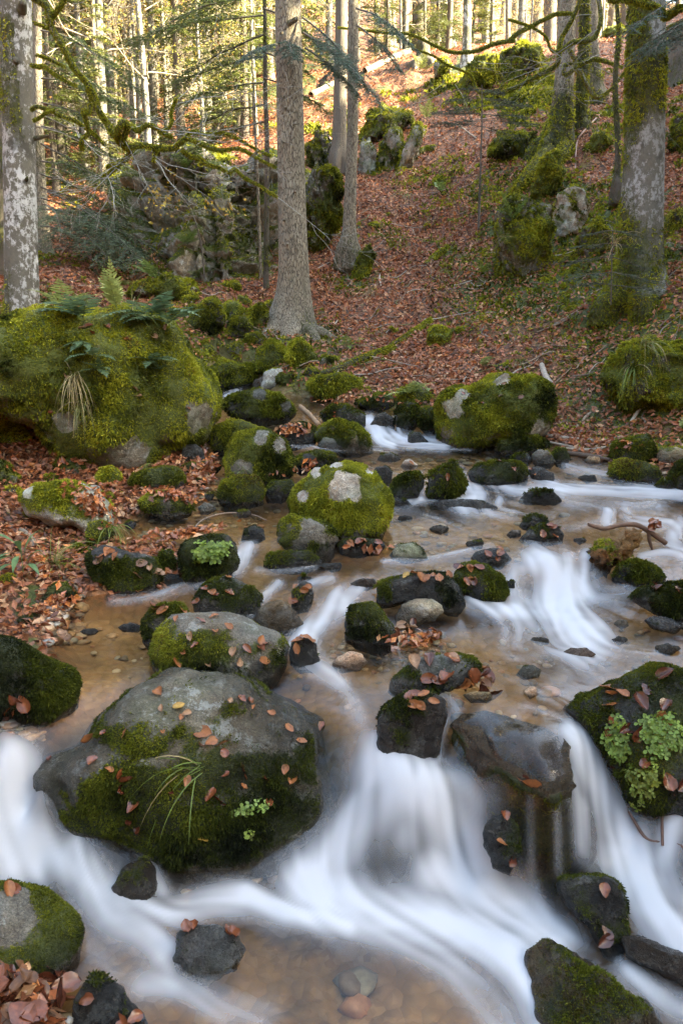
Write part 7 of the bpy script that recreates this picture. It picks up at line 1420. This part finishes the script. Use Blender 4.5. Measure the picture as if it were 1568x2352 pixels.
def lance(label, px, py, seed):
    h = cast(px, py); loc = h[0]; g = np.random.default_rng(seed); o = tree_root('broad_leaf_plant', label, 'plant', loc)
    for k in range(9):
        mb = MB(); d = norm(np.array([g.uniform(-1, 1.1), g.uniform(-.8, .1), g.uniform(.1, .9)])[None])[0]; p0 = loc + np.array([0, 0, .03 + .015 * k]); n = 6; L = g.uniform(.11, .17); pts = [p0, p0 + d * .05]
        for i in range(n): d = norm((d + np.array([0, 0, -.22]))[None])[0]; pts.append(pts[-1] + d * L / n)
        P = np.array(pts); S = norm(np.cross(np.gradient(P, axis=0), [0, 0, 1.0])); w = np.array([.001, .002, .010, .016, .017, .013, .007, .0005])[:, None]
        U = np.array([0, 0, .3]); V = np.concatenate([P - S * w + U * w, P, P + S * w + U * w]); i = np.arange(7); mb.add(V, [np.stack([i, i + 8, i + 9, i + 1], -1), np.stack([i + 8, i + 16, i + 17, i + 9], -1)], None, col=np.array((.10, .17, .06)) * g.uniform(.8, 1.3)); link('leaf', mb.build('leaf', [M_GREEN], loc), o)
    mb = MB(); V, fs = tube_geo(np.array([loc, loc + [0.0, 0, .18]]), [.004, .002], 6); mb.add(V, fs, None, col=(.12, .14, .05)); link('stem', mb.build('stem', [M_GREEN], loc), o)
lance('plant with long pointed green leaves on the left bank', 55, 1325, 7)
# yellow leaved twigs in front of the cliff
o = tree_root('beech_sapling', 'bare sapling twig with bright yellow leaves in front of the cliff', 'sapling', at_y(470, 640, 10.6)); org = np.array(o.location); mb = MB(); g = np.random.default_rng(130); tips = []
limb(mb, at_y(np.array([470, 462, 445, 420]), np.array([640, 560, 500, 462]), 10.6), [.012, .009, .006, .004], 20, 6, .1, 3, .1, 0); mbt = MB()
for k in range(9): twigs(mbt, at_y(430 + 6 * k % 40, 470 + 9 * (k % 4), 10.6), [g.choice([-1, 1]), -.3, g.uniform(-.1, .3)], .4, .004, 1, g, 0, (.2, .16, .1), 3, .7, tips)
link('trunk', mb.build('trunk', [M_DARKBARK], org), o); link('twig', mbt.build('twig', [M_TWIG], org), o)
mbl = MB(); T = np.array([t[0] for t in tips]); leaf_cloud(mbl, T[g.integers(0, len(T), 130)] + g.normal(size=(130, 3)) * .05, g, .05, np.array([(.62, .42, .05), (.55, .33, .04), (.6, .48, .1)])); link('foliage', mbl.build('foliage', [M_GREEN], org), o)
# ------------------------------------------------------------------ sticks and logs
def stick(label, pts, tone=(.16, .11, .075), name='stick', cat='stick', moss=0, ground=True, Y=None, mat=None, kids=0, seed=0, sides=8, lump=0.0, group=None, lift=1.0):
    p = np.array(pts, float)
    if Y is None: W = ground_hit(p[:, 0], p[:, 1])
    else: W = at_y(p[:, 0], p[:, 1], Y)
    R = p[:, 2] * to_px(W)[2] / FP
    if Y is None: W[:, 2] += R * .7 * lift
    org = W[0].copy(); mb = MB(); g = np.random.default_rng(seed + int(p[0, 0]))
    if moss:
        paths = [limb(mb, W, R, 8 * len(p), 12, .18, seed, moss, 0, 0, .5, lump)]; o = link(name, mb.build(name, [mat or M_DARKBARK], org), loc=org); tag(o, label, cat, group); fur_on(paths, o, org, 1400, .02, seed)
    else:
        q = smooth_path(np.concatenate([W, R[:, None]], 1), 8 * len(p)); V, fs = tube_geo(q[:, :3], q[:, 3], sides); k = np.minimum(np.arange(len(V)) // sides, len(q) - 1); d = norm(V - q[k, :3]); V = V + d * (R.mean() * .3 * fbm(V, .5 / R.mean(), 2, seed))[:, None]
        mb.add(V, fs, None, col=tone)
        for j in range(kids): i = int(g.uniform(.3, 1) * (len(q) - 1)); twigs(mb, q[i, :3], g.normal(size=3) + np.array([0, 0, .5]), .25, R.mean() * .4, 1, g, -.1, tone, 2)
        o = link(name, mb.build(name, [mat or M_TWIG], org), loc=org); tag(o, label, cat, group)
    return o
PALE, BRN = (.36, .30, .23), (.15, .085, .045)
for k, a in enumerate((('pale curved stick leaning on the slope at the right edge', [(1447, 972, 3.5), (1480, 925, 4), (1520, 880, 4), (1568, 850, 3.5), (1600, 830, 3)], PALE), ('long thin reddish stick beside the old thick tree', [(1320, 390, 2), (1324, 330, 2.2), (1345, 297, 2.2), (1397, 246, 2), (1425, 220, 1.5)], (.30, .2, .16)),
      ('long grey branch lying along the right shore', [(1145, 1003, 3), (1200, 1000, 4), (1260, 1004, 4.5), (1320, 1013, 5), (1375, 1014, 4), (1430, 1003, 2.5)], (.24, .2, .16)), ('second grey branch crossing below the long one at the right shore', [(1250, 1015, 2), (1300, 1026, 3.2), (1340, 1036, 4), (1385, 1030, 3), (1420, 1012, 2)], (.27, .23, .18)), ('short pale branch at the right shore tangle', [(1280, 1030, 2), (1320, 1034, 3), (1365, 1040, 2)], PALE), ('dark rotten log at the waterline under the shore tangle', [(1285, 1042, 5), (1340, 1050, 6), (1400, 1060, 5)], (.07, .045, .03)),
      ('short brown log jammed above the dusty moss rock', [(690, 938, 5.5), (712, 958, 6), (732, 980, 5.5)], (.26, .16, .09)), ('thin arched twig over the shallow left arm', [(440, 1225, 1.6), (465, 1196, 2), (520, 1180, 2), (580, 1184, 1.6), (612, 1196, 1.2)], (.2, .14, .1)), ('grey root stub on the left bank', [(25, 1210, 5), (65, 1232, 7), (84, 1262, 7)], (.2, .16, .12)), ('dark stick between gravel and leaf heaped rock on the left bank', [(128, 1318, 3), (165, 1342, 4), (195, 1375, 3)], (.12, .09, .06)),
      ('short pale broken stub behind the large shaggy boulder', [(1262, 890, 8), (1250, 865, 7), (1243, 842, 6)], (.33, .27, .22)), ('thin dark twig in the white water at the lower right edge', [(1600, 1975, 4), (1560, 1945, 5), (1515, 1938, 4.5), (1480, 1925, 4), (1443, 1865, 3)], (.10, .055, .04)), ('upright dark twig at the lower right edge', [(1520, 1945, 3.5), (1520, 1880, 3), (1532, 1810, 2.6), (1560, 1765, 2)], (.10, .055, .04)),
      ('bent pale stick on the slope left of the moss mound', [(875, 660, 1.6), (872, 635, 2), (885, 618, 1.4)], PALE), ('pale stick standing up the slope near the outcrop', [(1060, 640, 1.5), (1075, 600, 1.6), (1085, 580, 1.2)], PALE), ('hooked stick in the leaves in mid slope', [(1040, 712, 2), (1052, 698, 2.2), (1068, 690, 1.6)], (.24, .17, .13)), ('thin stick under the outcrop', [(1250, 760, 1.4), (1300, 730, 1.8), (1350, 700, 1.4)], (.2, .15, .11)), ('long stick running up to the lichen beech', [(1232, 765, 2), (1290, 742, 2.6), (1330, 715, 2.4), (1350, 690, 1.6)], (.17, .12, .08)),
      ('pale thin stick in the upper leaf slope', [(1050, 285, 1.2), (1075, 305, 1.4), (1095, 320, 1.2)], PALE), ('stick in leaves below the big fir', [(800, 785, 1.4), (770, 755, 1.8), (775, 735, 1.2)], (.3, .26, .2)), ('thin white stick at the left of the leaf slope', [(940, 365, 1.2), (948, 385, 1.4), (940, 400, 1.1)], PALE), ('stick at the right edge in the leaves', [(1520, 470, 1.5), (1545, 455, 2), (1580, 435, 1.6)], (.28, .2, .15)), ('dark stick on leaves right of the lichen beech', [(1530, 690, 1.6), (1560, 665, 2), (1590, 650, 1.6)], (.14, .1, .07)), ('stick among the leaves above the shaggy boulder', [(1345, 935, 1.4), (1350, 900, 1.8), (1352, 870, 1.2)], (.22, .15, .1)), ('broken stick right of the shaggy boulder', [(1320, 985, 3), (1345, 960, 4), (1355, 950, 3)], (.25, .18, .12)))): stick(*a, seed=k)
stick('dark mossy log lying on the lower leaf slope above the inlet', [(735, 862, 5), (790, 846, 7), (850, 822, 7), (905, 800, 4)], moss=.55, name='log', cat='log', lump=.5)
stick('mossy fallen branch climbing the lower leaf slope', [(880, 805, 3), (930, 778, 5), (965, 755, 5), (990, 735, 3)], moss=.7, name='log', cat='log', lump=.5)
stick('mossy dark log in the leaves below the crag', [(945, 368, 5), (975, 350, 7), (1000, 345, 6)], moss=.55, name='log', cat='log', lump=.4)
stick('mossy log end near the middle of the right slope', [(975, 610, 4), (1000, 592, 6), (1020, 578, 5)], moss=.55, name='log', cat='log', lump=.4)
stick('dark log with moss on the slope left of the lichen beech', [(1285, 610, 6), (1310, 595, 7), (1330, 585, 5)], moss=.45, name='log', cat='log', lump=.4)
stick('long pale fallen trunk running up to the ridge stump', [(838, 168, 7), (880, 150, 7.5), (940, 122, 7)], (.20, .16, .11), name='log', cat='log', sides=14)
stick('pale fallen trunk on the ridge right of the stump', [(985, 108, 6), (1010, 94, 6.5), (1042, 76, 5.5)], (.22, .18, .13), name='log', cat='log', sides=14)
stick('pale broken log lying behind the big straight fir', [(714, 222, 6), (740, 210, 6.5), (768, 196, 6)], (.22, .19, .14), name='log', cat='log', sides=14)
big_tree('tree_stump', 'rotten brown stump with mossy roots on the ridge', 'stump', [(968, 88, 9), (970, 100, 15), (971, 120, 16), (972, 134, 22), (972, 148, 34)], float(ground_hit([972], [146], TZ)[0, 1]), M_DARKBARK, .4, 0, 30, 40, (5, .5, .5), .2, 61)
# the broken log on the right with its side branch
hb = ground_hit([1400], [1300])[0]; Yl = float(hb[1]) + .05
o = LOGBODY
mb2 = MB()
for pts in ([(1350, 1204, 4), (1368, 1210, 5), (1389, 1214, 5), (1425, 1206, 5), (1462, 1206, 6), (1500, 1228, 6), (1528, 1248, 6)], [(1488, 1215, 5), (1490, 1240, 4), (1497, 1262, 3)]):
    W2, R2 = px_path(pts, Yl - .02); V, fs = tube_geo(smooth_path(W2, 30), np.interp(np.linspace(0, 1, 30), np.linspace(0, 1, len(R2)), R2), 8); mb2.add(V, fs, None, col=(.13, .075, .05))
link('branch', mb2.build('branch', [M_TWIG], np.array(o.location)), o)
for x, y in ((1500, 1200), (1510, 1205), (1495, 1210), (1505, 1215)): put_leaf(x, y, .07, 'red brown', 'caught on the broken log branch', pos=at_y(x, y, Yl - .03), N=np.array([0, -.7, .7]), tilt=.5)
for _o in SC.objects:
    if _o.get('label') and len(_o['label'].replace('-', ' ').split()) > 16: print('LONG', _o['label'])
print('LEAVES', NLEAF[0], 'max same', sorted(USED.values())[-5:])
